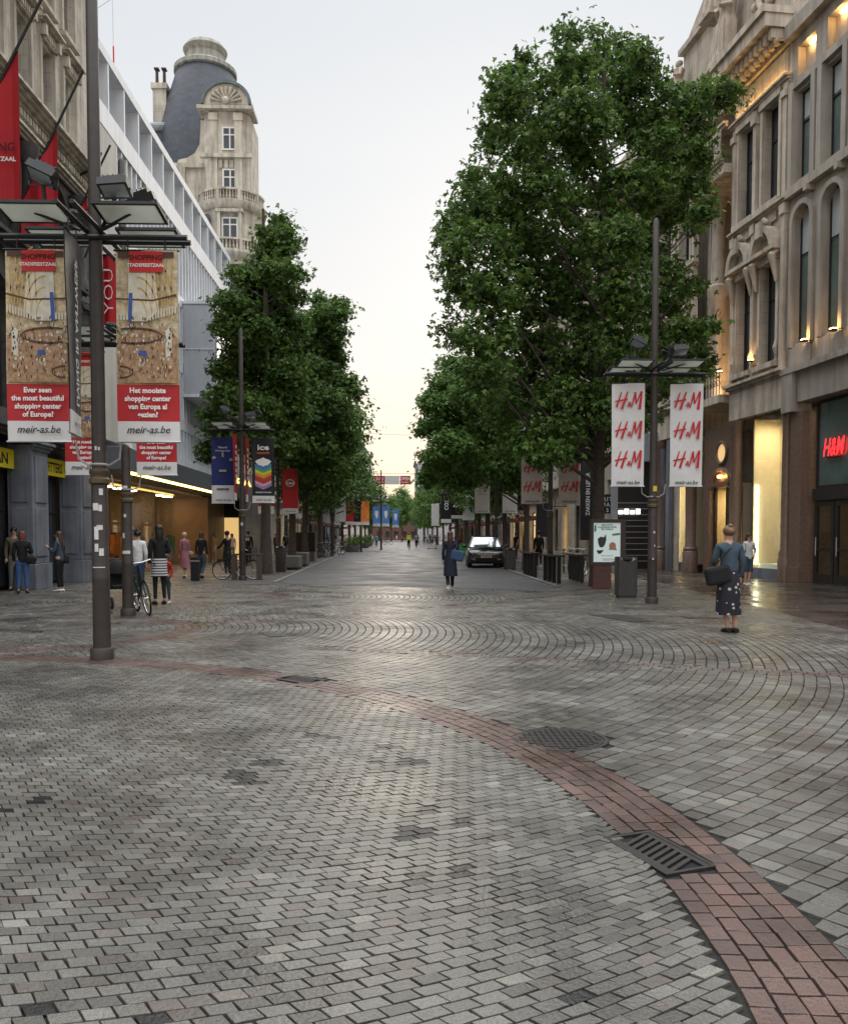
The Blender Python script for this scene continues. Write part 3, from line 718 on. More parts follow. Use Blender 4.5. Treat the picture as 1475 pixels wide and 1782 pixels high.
# ---- left 3: corner building with dome
rt = thing('corner_building', 'cream stone corner building with slate dome, curved balconies and arched gable', 'building', (-13, 60, 0))
F = Fac((-10.4, 58.5), 0, 1); F.k = .0007; S1 = 17
TZ = lambda x, y, z: (x, y, z * (.955 - .0007 * z)); Fac.T3 = lambda f, s, o, z: (lambda q: (q.x, q.y, z * (.955 - .0007 * z)))(f.P + f.u * s + f.n * o); F.T = lambda s, o, z, f=F: Fac.T3(f, s, o, z)
ops = [(a, a + 1.1, z0, z0 + 2.2) for a in (3, 5.6, 8.2, 10.8, 13.4) for z0 in (6.2, 10.0, 13.8, 17.6, 21.2)]
mb = F.mb(); wall(mb, 1, S1, 4.5, 24, ops, 0, .3); mb.build('street_wall', m_lime, rt, world=True)
for q in ops: win(F, rt, *q, -.25, (m_wframe, m_pane), 1, 1, .08)
mb = F.mb(); corn(mb, 1, S1, 24, .5, .6); corn(mb, 1, S1, 9.3, .3, .4); corn(mb, 1, S1, 16.8, .3, .4); corn(mb, 1, S1, 4.3, .4, .5); mb.build('cornice', m_limep, rt, world=True)
mb = F.mb()
for s0_ in (3, 8.2, 13.4):
    mb.box(s0_ - .3, s0_ + 1.4, .01, .9, 17.2, 17.35)
    for q in range(9): mb.box(s0_ - .28 + q * .2, s0_ - .24 + q * .2, .8, .84, 17.35, 18.2)
    mb.box(s0_ - .3, s0_ + 1.4, .8, .86, 18.2, 18.25)
mb.build('iron_balcony', m_black, rt, world=True)
mb = MB(TZ); mb.prism([(-10.6, 59, 24.5), (-12.4, 59, 28), (-22, 59, 28), (-22, 59, 24.5)], (0, 16.5, 0)); mb.prism([(-13.8, 58.42, 24.3), (-13.8, 59.6, 31.4), (-13.8, 63, 31.4), (-13.8, 63, 24.3)], (-10.2, 0, 0)); mb.build('roof', m_slate, rt, world=True)
mb = MB(TZ); mb.cyl((-24, 59.6, 31.5), (-13.9, 59.6, 31.5), .32, n=12); mb.build('ridge_roll', m_lead, rt, world=True)
for y0 in (62, 66.5, 71):
    mb = MB(TZ); mb.box(-11.6, -10.35, y0, y0 + 1.3, 24.6, 26.8); mb.prism([(-11.6, y0 - .2, 26.8), (-11.6, y0 + .65, 27.8), (-11.6, y0 + 1.5, 26.8)], (1.4, 0, 0)); mb.build('dormer', m_lead, rt, world=True)
# front wall facing the side (to camera)
m_l2 = m_lime
mb = MB(TZ); mb.box(-24, -13.6, 56.4, 58.4, 0, 24.3); mb.box(-13.59, -10.45, 58.5, 75.4, 0, 4.3); mb.box(-24, -10.9, 58.6, 75.4, 4.3, 24); mb.build('main_wall', m_l2, rt, world=True)
tcx, tcy = -11.0, 58.0
prof = [(r_ * .94, z_) for r_, z_ in [(2.15, 0), (2.15, 7.9), (2.35, 8.0), (2.35, 8.2), (2.15, 8.3), (2.15, 12.0), (2.35, 12.1), (2.35, 12.3), (2.15, 12.4), (2.15, 16.2), (2.4, 16.4), (2.5, 16.7), (2.15, 16.75), (2.15, 20.2), (2.5, 20.6), (2.75, 21.0), (2.75, 21.15), (2.1, 21.2), (2.1, 24.1), (2.4, 24.3), (2.5, 24.6), (2.5, 24.7), (1.3, 24.75)]]
mb = MB(TZ); mb.lathe(prof, (tcx, tcy, 0), 40); mb.build('round_tower', m_lime, rt, smooth=True, world=True)
# upper bay: box with chamfered corners
mb = MB(TZ); hw = 1.5; yf = 56.35
pl = [(-hw, 58.4), (-hw, yf + .5), (-hw + .5, yf), (hw - .5, yf), (hw, yf + .5), (hw, 60), (-hw, 60)]
mb.prism([(tcx + x, y, 24.7) for x, y in pl], (0, 0, 6.3)); mb.build('gable_bay', m_lime, rt, world=True, bevel=.04)
mb = MB(TZ)
for x in (-hw + .45, hw - .95): mb.box(tcx + x, tcx + x + .5, yf - .16, yf - .003, 24.75, 30.3); mb.box(tcx + x - .05, tcx + x + .55, yf - .22, yf - .003, 30.3, 30.8)
mb.box(tcx - hw - .15, tcx + hw + .15, yf - .3, yf - .003, 27.7, 27.95); mb.box(tcx - hw - .3, tcx + hw + .3, yf - .4, 58, 31.0, 31.25)
for x in (-.35, 0, .35): mb.box(tcx + .0 + x - .12, tcx + x + .12, yf - .1, yf - .003, 27.05, 27.6)
# scroll wing at left
sc_ = [(tcx - hw, 57.2, 24.8), (tcx - hw - 1.9, 57.2, 24.8), (tcx - hw - 1.9, 57.2, 27.6), (tcx - hw - 1.8, 57.2, 28.0), (tcx - hw - 1.2, 57.2, 28.15), (tcx - hw - .7, 57.2, 28.5), (tcx - hw - .4, 57.2, 29.1), (tcx - hw - .3, 57.2, 30.8), (tcx - hw, 57.2, 30.8)]
mb.prism(sc_, (0, 1, 0)); mb.box(tcx - hw - 2.05, tcx - hw - .004, 57.0, 57.195, 27.4, 27.7); mb.box(tcx - hw - 1.9, tcx - hw - 1.3, 56.9, 57.19, 24.8, 27.4)
mb.build('scroll_trim', m_limep, rt, world=True)
# arched pediment with shell
mb = MB(TZ); n = 16; Ro = 1.62; zc = 31.3
def arcp(r, k0=0): return [(tcx + .1 + r * math.cos(PI * k / n), zc + r * math.sin(PI * k / n)) for k in range(n + 1)]
po = [(x, yf - .35, z_) for x, z_ in arcp(Ro - .2)]; mb.prism(po, (0, 1.5, 0)); mb.build('pediment', m_limep, rt, world=True)
mb = MB(TZ)
for (xa, za), (xb, zb_), (xc, zc_), (xd, zd) in zip(arcp(Ro - .2)[:-1], arcp(Ro - .2)[1:], arcp(Ro)[1:], arcp(Ro)[:-1]):
    mb.prism([(xa, yf - .5, za), (xb, yf - .5, zb_), (xc, yf - .5, zc_), (xd, yf - .5, zd)], (0, 2.6, 0))
mb.build('pediment_hood', M('weathered_lead', (.10, .13, .14), .5, .3, 3), rt, world=True)
mb = MB(TZ)
for k in range(9):
    t_ = PI * (k + .5) / 9; cx_, cz_ = tcx + .1, zc + .15
    mb.tube([(cx_ + .3 * math.cos(t_), yf - .38, cz_ + .3 * math.sin(t_)), (cx_ + 1.0 * math.cos(t_), yf - .42, cz_ + 1.0 * math.sin(t_))], [.05, .13], 8)
mb.ball((tcx + .1, yf - .4, zc + .25), .25, n=10); mb.build('shell_carving', m_limep, rt, smooth=True, world=True)
# windows in tower (front)
Fq = Fac((tcx, yf), R(90), 1); Fq.T = lambda s, o, z, f=Fq: Fac.T3(f, s, o, z)
for z0, z1 in ((28.3, 29.9), (25.3, 27.0)): win(Fq, rt, -.25, .75, z0, z1, .04, (m_wframe, m_pane), 1, 1, .1)
for z0, z1 in ((22.0, 23.5), (18.0, 19.9), (14, 15.8), (9.5, 11.4)):
    Fq2 = Fac((tcx + .25, tcy - 2.02), R(90), 1); Fq2.T = lambda s, o, z, f=Fq2: Fac.T3(f, s, o, z); win(Fq2, rt, -.5, .55, z0, z1, .06, (m_wframe, m_pane), 1, 1, .1)
    mb = MB(TZ); mb.box(tcx + .25 - .75, tcx + .25 - .55, tcy - 2.3, tcy - 1.8, z0 - .2, z1 + .3); mb.box(tcx + .25 + .6, tcx + .25 + .8, tcy - 2.3, tcy - 1.8, z0 - .2, z1 + .3); mb.box(tcx - .6, tcx + 1.15, tcy - 2.36, tcy - 1.8, z1 + .3, z1 + .5); mb.build('window_surround', m_limep, rt, world=True)
mb = MB(TZ); mb.box(tcx - 1.35, tcx - 1.05, tcy - 2.1, tcy - 1.7, 21.9, 23.7); mb.build('side_window', m_pane, rt, world=True)
for zb_, rb in ((21.15, 2.45), (24.7, 2.1)):
    mb = MB(TZ)
    mb.lathe([(rb - .08, zb_), (rb + .08, zb_), (rb + .08, zb_ + .1), (rb - .08, zb_ + .1)], (tcx, tcy, 0), 40, PI, 2 * PI); mb.lathe([(rb - .1, zb_ + .72), (rb + .1, zb_ + .72), (rb + .1, zb_ + .85), (rb - .1, zb_ + .85)], (tcx, tcy, 0), 40, PI, 2 * PI)
    for k in range(34):
        t_ = PI + PI * (k + .5) / 34
        if k % 7 == 0: mb.cyl((tcx + rb * math.cos(t_), tcy + rb * math.sin(t_), zb_), (tcx + rb * math.cos(t_), tcy + rb * math.sin(t_), zb_ + .75), .14, n=6)
        else: mb.tube([(tcx + rb * math.cos(t_), tcy + rb * math.sin(t_), zb_ + q) for q in (.1, .25, .45, .72)], [.05, .075, .04, .06], 6)
    mb.build('balustrade', m_limep, rt, world=True)
mb = MB(TZ); mb.lathe([(3.5, 24.0), (3.6, 26.5), (3.45, 29), (3.15, 31.4), (2.65, 33.9), (2.0, 36.2)], (-13.35, 61.3, 0), 36); mb.build('dome', m_slate, rt, smooth=True, world=True)
mb = MB(TZ); mb.lathe([(1.95, 36.2), (2.15, 36.3), (2.15, 36.6), (1.75, 36.9), (1.35, 37.1), (1.3, 37.7), (1.45, 37.9), (1.52, 38.1), (1.3, 38.45), (.6, 38.6), (.01, 38.6)], (-13.35, 61.3, 0), 36); mb.build('dome_crown', M('grey_stone', (.34, .34, .30), .8, .2, 3, streak=.4), rt, smooth=True, world=True)
mb = MB(TZ); mb.box(-16.7, -15.8, 60.1, 61, 30, 34.6); mb.box(-16.8, -15.7, 60, 61.1, 34.6, 35.0)
mb.build('chimney', m_lime, rt, world=True)
for x in (-16.5, -16.0):
    mb = MB(TZ); mb.cyl((x, 60.5, 35.0), (x, 60.5, 36.2), .12, .1, n=8); mb.box(x - .16, x + .16, 60.3, 60.7, 36.2, 36.3); mb.build('chimney_pot', M('terracotta_dark', (.07, .045, .04), .8), rt, world=True)
# carved ornament
mb = MB(TZ)
for q in range(9): mb.ball((-14.8 + .12 * math.sin(q * 2.1), 56.3, 22.6 + q * .28), .22 - .008 * q, n=8, h=6)
mb.torus((-14.9, 56.25, 22.0), .35, .12, 'y', 20, 8); mb.build('carving', m_limep, rt, smooth=True, world=True)

# ---- generic street buildings farther along
def gen_building(name, lab, x, d0, d1, side, h, mat, trim, floors, bay, wmats, ground, sign=None, roof=None, depth=12, litg=None, ww=None):
    F = Fac((x, d0), 0, side); S1 = d1 - d0
    rt = thing(name, lab, 'building', F.T(S1 / 2, -3, 0))
    fh = (h - 4.6) / floors; ops = []; nb_ = int(S1 / bay); bw = S1 / nb_; ww = ww or bw * .42
    for i in range(nb_):
        for j in range(floors): a = (i + .5) * bw - ww / 2; ops.append((a, a + ww, 4.6 + j * fh + .7, 4.6 + (j + 1) * fh - .45))
    gops = [((i + .12) * bw, (i + .88) * bw, .25, 3.5) for i in range(nb_)]
    mb = F.mb(); wall(mb, 0, S1, 4.2, h, ops, 0, .25); mb.build('wall', mat, rt, world=True)
    mb = F.mb(); wall(mb, 0, S1, 0, 4.2, gops, 0.02, .3); mb.build('shopfront_wall', ground, rt, world=True)
    for q in ops: win(F, rt, *q, -.2, wmats, 1, 1, .07)
    for i, q in enumerate(gops): win(F, rt, *q, -.25, (m_frame, litg if litg and i % 2 == 0 else m_pane), 0, 1, .08, name='shop_window')
    mb = F.mb(); corn(mb, 0, S1, h - .1, .5, .6, 4); corn(mb, 0, S1, 4.1, .35, .3)
    for q in ops: mb.box(q[0] - .12, q[1] + .12, .002, .14, q[2] - .16, q[2] - .02); mb.box(q[0] - .12, q[1] + .12, .002, .2, q[3] + .1, q[3] + .25)
    mb.build('trim', trim, rt, world=True)
    for i in range(nb_):
        if (i * 5 + int(d0)) % 3 and d0 < 200: mb = F.mb(); mb.prism([(i * bw + .3, .03, 3.3), (i * bw + .3, 1.5, 2.75), (i * bw + .3, 1.5, 2.6), (i * bw + .3, .03, 3.1)], (0, 0, 0)) if 0 else mb.box(i * bw + .3, (i + 1) * bw - .3, .03, 1.4, 2.8, 3.1); mb.build('awning', (m_black, m_dstone, M('awning_red', (.2, .02, .02), .8))[i % 3], rt, world=True)
    mb = F.mb(); mb.box(0.01, S1 - .01, -depth, -.3, 0, h - .05); mb.build('shell', mat, rt, world=True)
    if roof:
        mb = F.mb(); mb.prism([(0, -.4, h), (0, -2.2, h + 2.6), (0, -depth, h + 2.6), (0, -depth, h)], (0, 0, 0)) if 0 else None
        P = [F.T(0, -.3, h), F.T(0, -2.2, h + 2.6), F.T(0, -depth, h + 2.6), F.T(0, -depth, h)]; mb = MB(); mb.prism(P, tuple(F.u * S1)); mb.build('roof', roof, rt, world=True)
    return rt, F
m_lit = M('lit_shop_pane', (.8, .6, .3), .3, .3, 2, emit=(1, .68, .32), es=1.1)
m_whb = M('white_stone', (.48, .47, .45), .8, .1, 1, streak=.3, brick=(.8, .4, .005))
m_bri = M('red_brown_brick', (.22, .12, .09), .85, .2, 3, brick=(.24, .08, .01))
gen_building('street_building', 'pale stone shop building just past the domed corner on the left', -10.5, 75.8, 96, 1, 18, m_whb, m_limep, 4, 2.9, (m_wframe, m_pane), m_whb, litg=m_lit, roof=m_slate)
gen_building('street_building', 'brown brick building in the left row, third beyond the domed corner', -10.3, 96.3, 122, 1, 16, m_bri, m_limep, 4, 3, (m_wframe, m_pane), m_dstone, litg=m_lit)
gen_building('street_building', 'cream building far down the left row behind the trees', -10.5, 122.3, 160, 1, 19, m_lime, m_limep, 4, 3.2, (m_wframe, m_pane), m_whb, roof=m_slate)
gen_building('street_building', 'tall ornate building closing the left side at the far street end', -8.2, 262, 280, 1, 28, m_lime, m_limep, 6, 3, (m_frame, m_pane), m_dstone, roof=m_slate, depth=22)
gen_building('street_building', 'white building closing the right side at the far street end', 6.0, 262, 285, -1, 25, m_whb, m_whb, 6, 3, (m_frame, m_pane), m_dstone, depth=25)
gen_building('street_building', 'narrow white painted building with flat top far along the right row', 11.2, 120.3, 165, -1, 17, m_whb, m_whb, 4, 3.3, (m_frame, m_pane), m_dstone, litg=m_lit)
gen_building('street_building', 'brick and stone building midway along the right row behind trees', 11.3, 88.3, 120, -1, 16.5, m_bri, m_limep, 4, 3, (m_wframe, m_pane), m_whb, litg=m_lit, roof=m_slate)
gen_building('street_building', 'pale stone bank building on the right past the ornate corner', 11.4, 63, 88, -1, 17.5, m_rstone, m_rtrim, 4, 3, (m_frame, m_pane), m_rstone, litg=m_lit)

F = Fac((-30, 300), R(90), 1); rt = thing('street_building', 'wide low building far off that closes the end of the street', 'building', (0, 302, 0))
mb = F.mb(); wall(mb, 0, 60, 0, 14, [(2 + 3 * k, 3.4 + 3 * k, z_, z_ + 2) for k in range(19) for z_ in (1, 5, 9)], 0, .3); mb.build('wall', m_bri, rt, world=True)
mb = F.mb(); mb.box(0, 60, -10, -.32, 0, 14); mb.build('shell', m_dstone, rt, world=True)
# ---- cathedral spire far away
o = thing('church_spire', 'distant slender gothic church spire just above the left trees', 'church spire', (at(512, 900, 400).x, 400, 0))
sx_ = at(512, 900, 400).x; m_sp = M('pale_gothic_stone', (.34, .35, .36), .9)
mb = MB()
for z0, z1, w0, w1 in ((0, 60, 7, 7), (60, 85, 6, 5.6), (85, 100, 4.2, 3.6)):
    mb.lathe([(w0, z0), (w1, z1)], (sx_, 400, 0), 8)
mb.lathe([(2.6, 100), (2.2, 106), (2.7, 106.4), (1.6, 107.5), (1.2, 112), (.9, 118), (.3, 122), (.1, 125)], (sx_, 400, 0), 8)
mb.build('tower', m_sp, o, world=True)
for (w_, z0, h_) in ((4.4, 85, 9), (3.0, 100, 6)):
    for k in range(4):
        a = PI / 4 + k * PI / 2; x, y = sx_ + w_ * math.cos(a), 400 + w_ * math.sin(a)
        mb = MB(); mb.lathe([(.7, z0 - 4), (.6, z0 + h_ * .4), (.75, z0 + h_ * .45), (.05, z0 + h_)], (x, y, 0), 6); mb.build('pinnacle', m_sp, o, world=True)
# ============================================================ RIGHT: sandstone store
UA = math.atan(-.1); F = Fac((14.04, 20), UA, -1)
m_warm = M('warm_uplight', (1, .7, .3), emit=(1, .55, .12), es=30)
m_bulb = M('shop_globe_lamp', (1, .95, .85), emit=(1, .86, .62), es=16)
def sr(px): return ((14.04 + 2.0 - .0) / ((px - 690) / 1475 + .1) - 20) / .995   # s from photo x on the facade plane
rt = thing('store_building', 'brown grey concrete store with tall arched windows and glass entrance at the right edge', 'building', F.T(3, -3, 0))
Sa, Sb = -9, 8.62
ar = []; up_ = []; rec = []
for k in range(-8, 5):
    c0 = 6.15 + 1.62 * (k - 3) + 1.6
    if c0 < Sb - .5 and c0 > Sa + .6:
        ar.append((c0 - .48, c0 + .48, 8.0, 12.55, 1.0)); up_.append((c0 - .5, c0 + .5, 13.5, 16.5)); rec.append((c0 - .5, c0 + .5, 16.95, 18.05))
mb = F.mb(); wall(mb, Sa, Sb, 7.1, 19.0, ar + up_ + rec, 0, .27)
mb.build('upper_wall', m_mod, rt, world=True)
for q in ar: win(F, rt, *q[:4], -.22, (m_frame, m_pane2), 0, 1, .05, name='arched_window', blind=.35)
for q in up_: win(F, rt, *q[:4], -.22, (m_frame, m_pane2), 0, 1, .05, blind=.3)
for q in rec: mb = F.mb(); mb.box(q[0], q[1], -.30, -.271, q[2], q[3]); mb.build('niche_back', M('niche_stone', (.42, .36, .30), .8), rt, world=True)
for q in ar:      # projecting arched surround, mullion posts, bracket
    a, b, c_, d, _ = q; m = (a + b) / 2; mb = F.mb(); n = 12
    for r0, r1, o1 in ((.485, .66, .12),):
        h = d - .48
        A = [(m + r0 * math.cos(PI * k / n), h + r0 * math.sin(PI * k / n)) for k in range(n + 1)]; B = [(m + r1 * math.cos(PI * k / n), h + r1 * math.sin(PI * k / n)) for k in range(n + 1)]
        for k in range(n):
            P = [A[k], A[k + 1], B[k + 1], B[k]]
            mb.poly([(x, o1, y) for x, y in P]); mb.poly([(B[k][0], o1, B[k][1]), (B[k + 1][0], o1, B[k + 1][1]), (B[k + 1][0], 0, B[k + 1][1]), (B[k][0], 0, B[k][1])]); mb.poly([(A[k][0], o1, A[k][1]), (A[k + 1][0], o1, A[k + 1][1]), (A[k + 1][0], 0, A[k + 1][1]), (A[k][0], 0, A[k][1])])
        mb.box(m - r1, m - r0, .001, o1, c_ - .1, h); mb.box(m + r0, m + r1, .001, o1, c_ - .1, h)
    mb.build('arch_surround', m_mod, rt, world=True)
    mb = F.mb(); mb.box(a - .08, b + .08, .003, .1, 7.25, 7.85); mb.build('sill_panel', m_mod, rt, world=True)
mb = F.mb(); mb.box(Sa, Sb, .002, .22, 13.0, 13.3); mb.box(Sa, Sb, .002, .16, 16.6, 16.85); mb.box(Sa, Sb, .002, .3, 18.4, 18.9); mb.box(Sa, Sb, .002, .25, 7.0, 7.2)
for q in up_:
    mb.box(q[0] - .25, q[0] - .02, .004, .18, 13.3, 16.6); mb.box(q[1] + .02, q[1] + .25, .004, .18, 13.3, 16.6); mb.box(q[0] - .1, q[0] + .1, .01, .3, 12.8, 13.0)
mb.build('string_course', m_mod, rt, world=True)
mb = F.mb(); mb.box(Sa, sr(1392), -.5, .05, 6.0, 6.995); mb.box(sr(1392) + .01, sr(1373), -.5, .22, 5.7, 7.0)
mb.build('entrance_beam', m_mod, rt, world=True)
mb = F.mb(); mb.box(sr(1400), sr(1380), -.5, .02, .5, 5.7); mb.box(sr(1400) - .03, sr(1380) + .02, -.5, .08, 0, .5); mb.build('pier', m_brown, rt, world=True, bevel=.01)
sD = sr(1408)
win(F, rt, 2.2, sD, 3.1, 5.95, -.4, (m_frame, m_pane2), 0, 0, .08, name='transom_window')
win(F, rt, -4, 2.1, .1, 5.95, -.4, (m_frame, m_pane2), 1, 1, .1, name='entrance_window')
mb = F.mb(); mb.box(2.2, sD, -.5, -.25, 2.7, 3.08); mb.build('transom_bar', m_frame, rt, world=True)
m_gl = glass_mat('door_glass', (.8, .8, .75))
for a0 in (sD - 1.1, sD - 2.2, sD - 3.3, sD - 4.4):
    mb = F.mb()
    mb.box(a0, a0 + .12, -.4, -.3, .02, 2.7); mb.box(a0 + .92, a0 + 1.04, -.4, -.3, .02, 2.7); mb.box(a0 + .12, a0 + .92, -.4, -.3, .02, .3); mb.box(a0 + .12, a0 + .92, -.4, -.3, 2.5, 2.7); mb.box(a0 + .12, a0 + .92, -.4, -.3, 1.05, 1.15)
    mb.mat(1); mb.box(a0 + .12, a0 + .92, -.36, -.35, .3, 2.5); mb.mat(2); mb.cyl((a0 + .86, -.25, .9), (a0 + .86, -.25, 1.5), .02, n=6)
    mb.build('glass_door', [m_frame, m_gl, m_steel], rt, world=True)
mb = F.mb(); mb.box(Sa, Sb, -4.1, -4.0, 0, 6); mb.box(Sa, Sb, -4, -.5, 5.96, 6.0); mb.box(Sb - .1, Sb, -4, -.5, 0, 5.95); mb.build('entrance_hall_wall', M('hall_wall', (.28, .22, .17), .7), rt, world=True)
for s_ in (1, 2.6, 4.2, 5.8): mb = F.mb(); mb.box(s_, s_ + .5, -2.4, -2.1, 5.9, 5.955); mb.build('ceiling_lamp', MATS['shop_lamp'], rt, world=True)
body(F, rt, Sa, Sb, 19, 14, m_mod, -4.2)
mb = F.mb(); mb.box(Sa, Sb, -4.2, -.45, 6.1, 18.95); mb.build('upper_shell', m_mod, rt, world=True)
# neon sign inside the glass
ns = thing('neon_sign', 'glowing red H&M letters inside the glass above the entrance', 'sign', F.T(sr(1440), -.3, 4))
mb = MB(); pc = F.T(sr(1441), -.28, 4.1); put_text(mb, 'H&M', .80, pc, tuple(-F.u), (0, 0, 1), bold=.004, shear=.3, sx=.62); mb.build('lettering', M('red_neon', (1, .02, .02), emit=(1, .015, .02), es=3), ns, world=True)
mb = F.mb(); mb.box(sr(1453) , sr(1428), -.36, -.33, 4.02, 4.06); mb.build('mounting_bar', m_black, ns, world=True)

# ---- ornate part
rt = thing('ornate_store', 'ornate beige stone store front with pediment, statues, loggia and lit frieze on the right', 'building', F.T(14, -3, 0))
s0_, s1_ = 8.625, 12.35; s2_, s3_ = 15.4, 28.0
wc = [9.75, 11.45] + [16.6 + 1.85 * k for k in range(6)]
lo_ = [(c_ - .5, c_ + .5, 7.75, 11.2) for c_ in wc]; hi_ = [(c_ - .5, c_ + .5, 13.45, 16.9) for c_ in wc]
for a, b in ((s0_, s1_), (s2_, s3_)):
    mb = F.mb(); wall(mb, a, b, 5.9, 19, [q for q in lo_ + hi_ if a < q[0] < b], .0, .32); mb.build('upper_wall', m_rstone, rt, world=True)
for q in lo_ + hi_: win(F, rt, *q, -.27, (m_frame, m_pane), 0, 1, .05)
for c_ in wc:
    mb = F.mb()
    for z0, z1 in ((7.75, 11.2), (13.45, 16.9)):
        mb.box(c_ - .68, c_ - .52, .002, .1, z0 - .1, z1); mb.box(c_ + .52, c_ + .68, .002, .1, z0 - .1, z1); mb.box(c_ - .68, c_ + .68, .003, .17, z1 + .02, z1 + .3); mb.box(c_ - .7, c_ + .7, .003, .26, z0 - .28, z0 - .1)
        mb.box(c_ - .44, c_ + .44, .004, .08, z0 - .8, z0 - .3)
    # segmental pediment over the lower window
    zc, n, Ra, Rb = 11.65, 12, .56, .78
    mb.box(c_ - .82, c_ + .82, .003, .42, zc - .14, zc)
    for k in range(n):
        t0, t1 = PI * k / n, PI * (k + 1) / n
        P = [(c_ + Ra * math.cos(t0), zc + .01 + Ra * math.sin(t0) * 1.1), (c_ + Ra * math.cos(t1), zc + .01 + Ra * math.sin(t1) * 1.1), (c_ + Rb * math.cos(t1), zc + .01 + Rb * math.sin(t1) * 1.1), (c_ + Rb * math.cos(t0), zc + .01 + Rb * math.sin(t0) * 1.1)]
        mb.poly([(x, .42, z_) for x, z_ in P]); mb.poly([(P[2][0], .42, P[2][1]), (P[3][0], .42, P[3][1]), (P[3][0], 0, P[3][1]), (P[2][0], 0, P[2][1])]); mb.poly([(P[0][0], .42, P[0][1]), (P[1][0], .42, P[1][1]), (P[1][0], 0, P[1][1]), (P[0][0], 0, P[0][1])])
    mb.poly([(c_ + .56 * math.cos(PI * k / 12), .12, zc + .01 + .616 * math.sin(PI * k / 12)) for k in range(13)])
    mb.box(c_ - .16, c_ + .16, .1, .5, zc + .45, zc + 1.0)
    for sg in (-1, 1):
        mb.tube([(c_ + sg * .66, .1, 11.5), (c_ + sg * .66, .34, 11.3), (c_ + sg * .66, .24, 10.9), (c_ + sg * .66, .16, 10.4)], [.12, .14, .1, .05], 8)
        mb.tube([(c_ + sg * .66, .1, 8.4), (c_ + sg * .66, .16, 8.1), (c_ + sg * .66, .08, 7.8)], [.05, .09, .06], 8)
    for q in range(4): mb.ball(tuple((c_ - .2 + q * .13, .3, zc + .95 + .12 * math.sin(q * 2))), .11, n=8, h=6)
    mb.build('window_surround', m_rtrim, rt, world=True)
for s_ in (s0_ + .02, 10.6, s1_ - .26) + tuple(15.5 + 1.85 * k for k in range(7)):
    mb = F.mb(); mb.box(s_, s_ + .22, .003, .16, 7.3, 17.1); mb.box(s_ - .04, s_ + .26, .003, .22, 12.6, 12.95); mb.box(s_ - .04, s_ + .26, .003, .24, 16.6, 16.85); mb.build('pilaster', m_rtrim, rt, world=True)
mb = F.mb()
for a, b in ((s0_, s1_), (s2_, s3_)):
    corn(mb, a, b, 12.95, .2, .3); corn(mb, a, b, 17.1, .25, .3, 3); corn(mb, a, b, 7.0, .3, .35); mb.box(a, b, .003, .12, 5.95, 6.98)
    for k in range(int((b - a) / .32)): mb.box(a + k * .32 + .02, a + k * .32 + .2, .05, .75, 18.55, 18.88); mb.ball((a + k * .32 + .11, .5, 18.5), .12, n=8, h=6)
    mb.box(a - .05, b + .0, 0.001, 1.0, 18.9, 19.35); mb.box(a - .1, b, .002, 1.12, 19.35, 19.6); mb.box(a, b, .003, .2, 18.4, 18.55)
mb.build('cornice', m_rtrim, rt, world=True)
mb = F.mb(); mb.box(s0_ + .15, s1_ - .1, .003, .06, 17.5, 18.35)
for k in range(7): mb.box(s0_ + .25 + k * .5, s0_ + .65 + k * .5, .06, .09, 17.6, 18.25)
mb.build('frieze_panel', M('frieze_stone', (.5, .42, .30), .8, .2, 6), rt, world=True)
q = thing('frieze_light', 'hidden warm strip lamp glowing along the frieze below the big cornice', 'lamp', F.T(10.5, .5, 17.4))
mb = F.mb(); mb.box(s0_ + .2, s1_ - .1, .20, .24, 17.36, 17.385); mb.build('strip', M('frieze_strip', (1, .7, .3), emit=(1, .55, .15), es=26), q, world=True)
# recessed loggia
mb = F.mb(); mb.box(s1_, s2_, -2.0, -1.8, 5.9, 19); mb.box(s1_ - .01, s1_ + .25, -1.8, -.41, 6.9, 18.9); mb.box(s2_ - .25, s2_ + .01, -1.8, -.41, 6.9, 18.9); mb.build('loggia_wall', m_rstone, rt, world=True)
mb = F.mb(); mb.box(s1_ + .01, s2_ - .01, -1.79, .5, 6.7, 7.0); mb.build('loggia_floor', m_rtrim, rt, world=True); mb = F.mb(); mb.box(s1_ + .01, s2_ - .01, -1.79, .45, 15.6, 15.95); corn(mb, s1_ + .1, s2_ - .1, 15.96, .2, .2, 2, .45); corn(mb, s1_ + .1, s2_ - .1, 17.4, .2, .2, 2, .3)
mb.build('loggia_slab', m_rtrim, rt, world=True)
mb = F.mb(); mb.box(s1_ + .01, s2_ - .01, -1.79, .2, 18.3, 19.1); mb.build('loggia_ceiling', m_rtrim, rt, world=True)
mb = F.mb()
for k in range(11): mb.tube([(s1_ + .3 + k * .25, .5, z_) for z_ in (16.15, 16.4, 16.7, 17.1, 17.35)], [.05, .09, .05, .07, .05], 6)
mb.build('balustrade', m_rtrim, rt, world=True)
for s_ in (s1_ + .55, s2_ - .55):
    mb = F.mb(); mb.lathe([(.28, 7), (.28, 7.6), (.2, 7.7), (.19, 10.6), (.3, 10.8), (.3, 11.4), (.42, 11.6), (.42, 11.9), (.3, 12), (.25, 15.2), (.4, 15.6)], (s_, -.6, 0), 14); mb.build('column', m_rtrim, rt, world=True, smooth=True)
mb = F.mb()
for k in range(12):
    s_ = s1_ + .2 + k * .24; mb.cyl((s_, .42, 7.05), (s_, .42, 8.0), .015, n=5); mb.torus((s_ + .12, .42, 7.5), .1, .012, 'x', 12, 4)
mb.box(s1_ + .1, s2_ - .1, .4, .44, 8.0, 8.05); mb.build('iron_railing', m_black, rt, world=True)
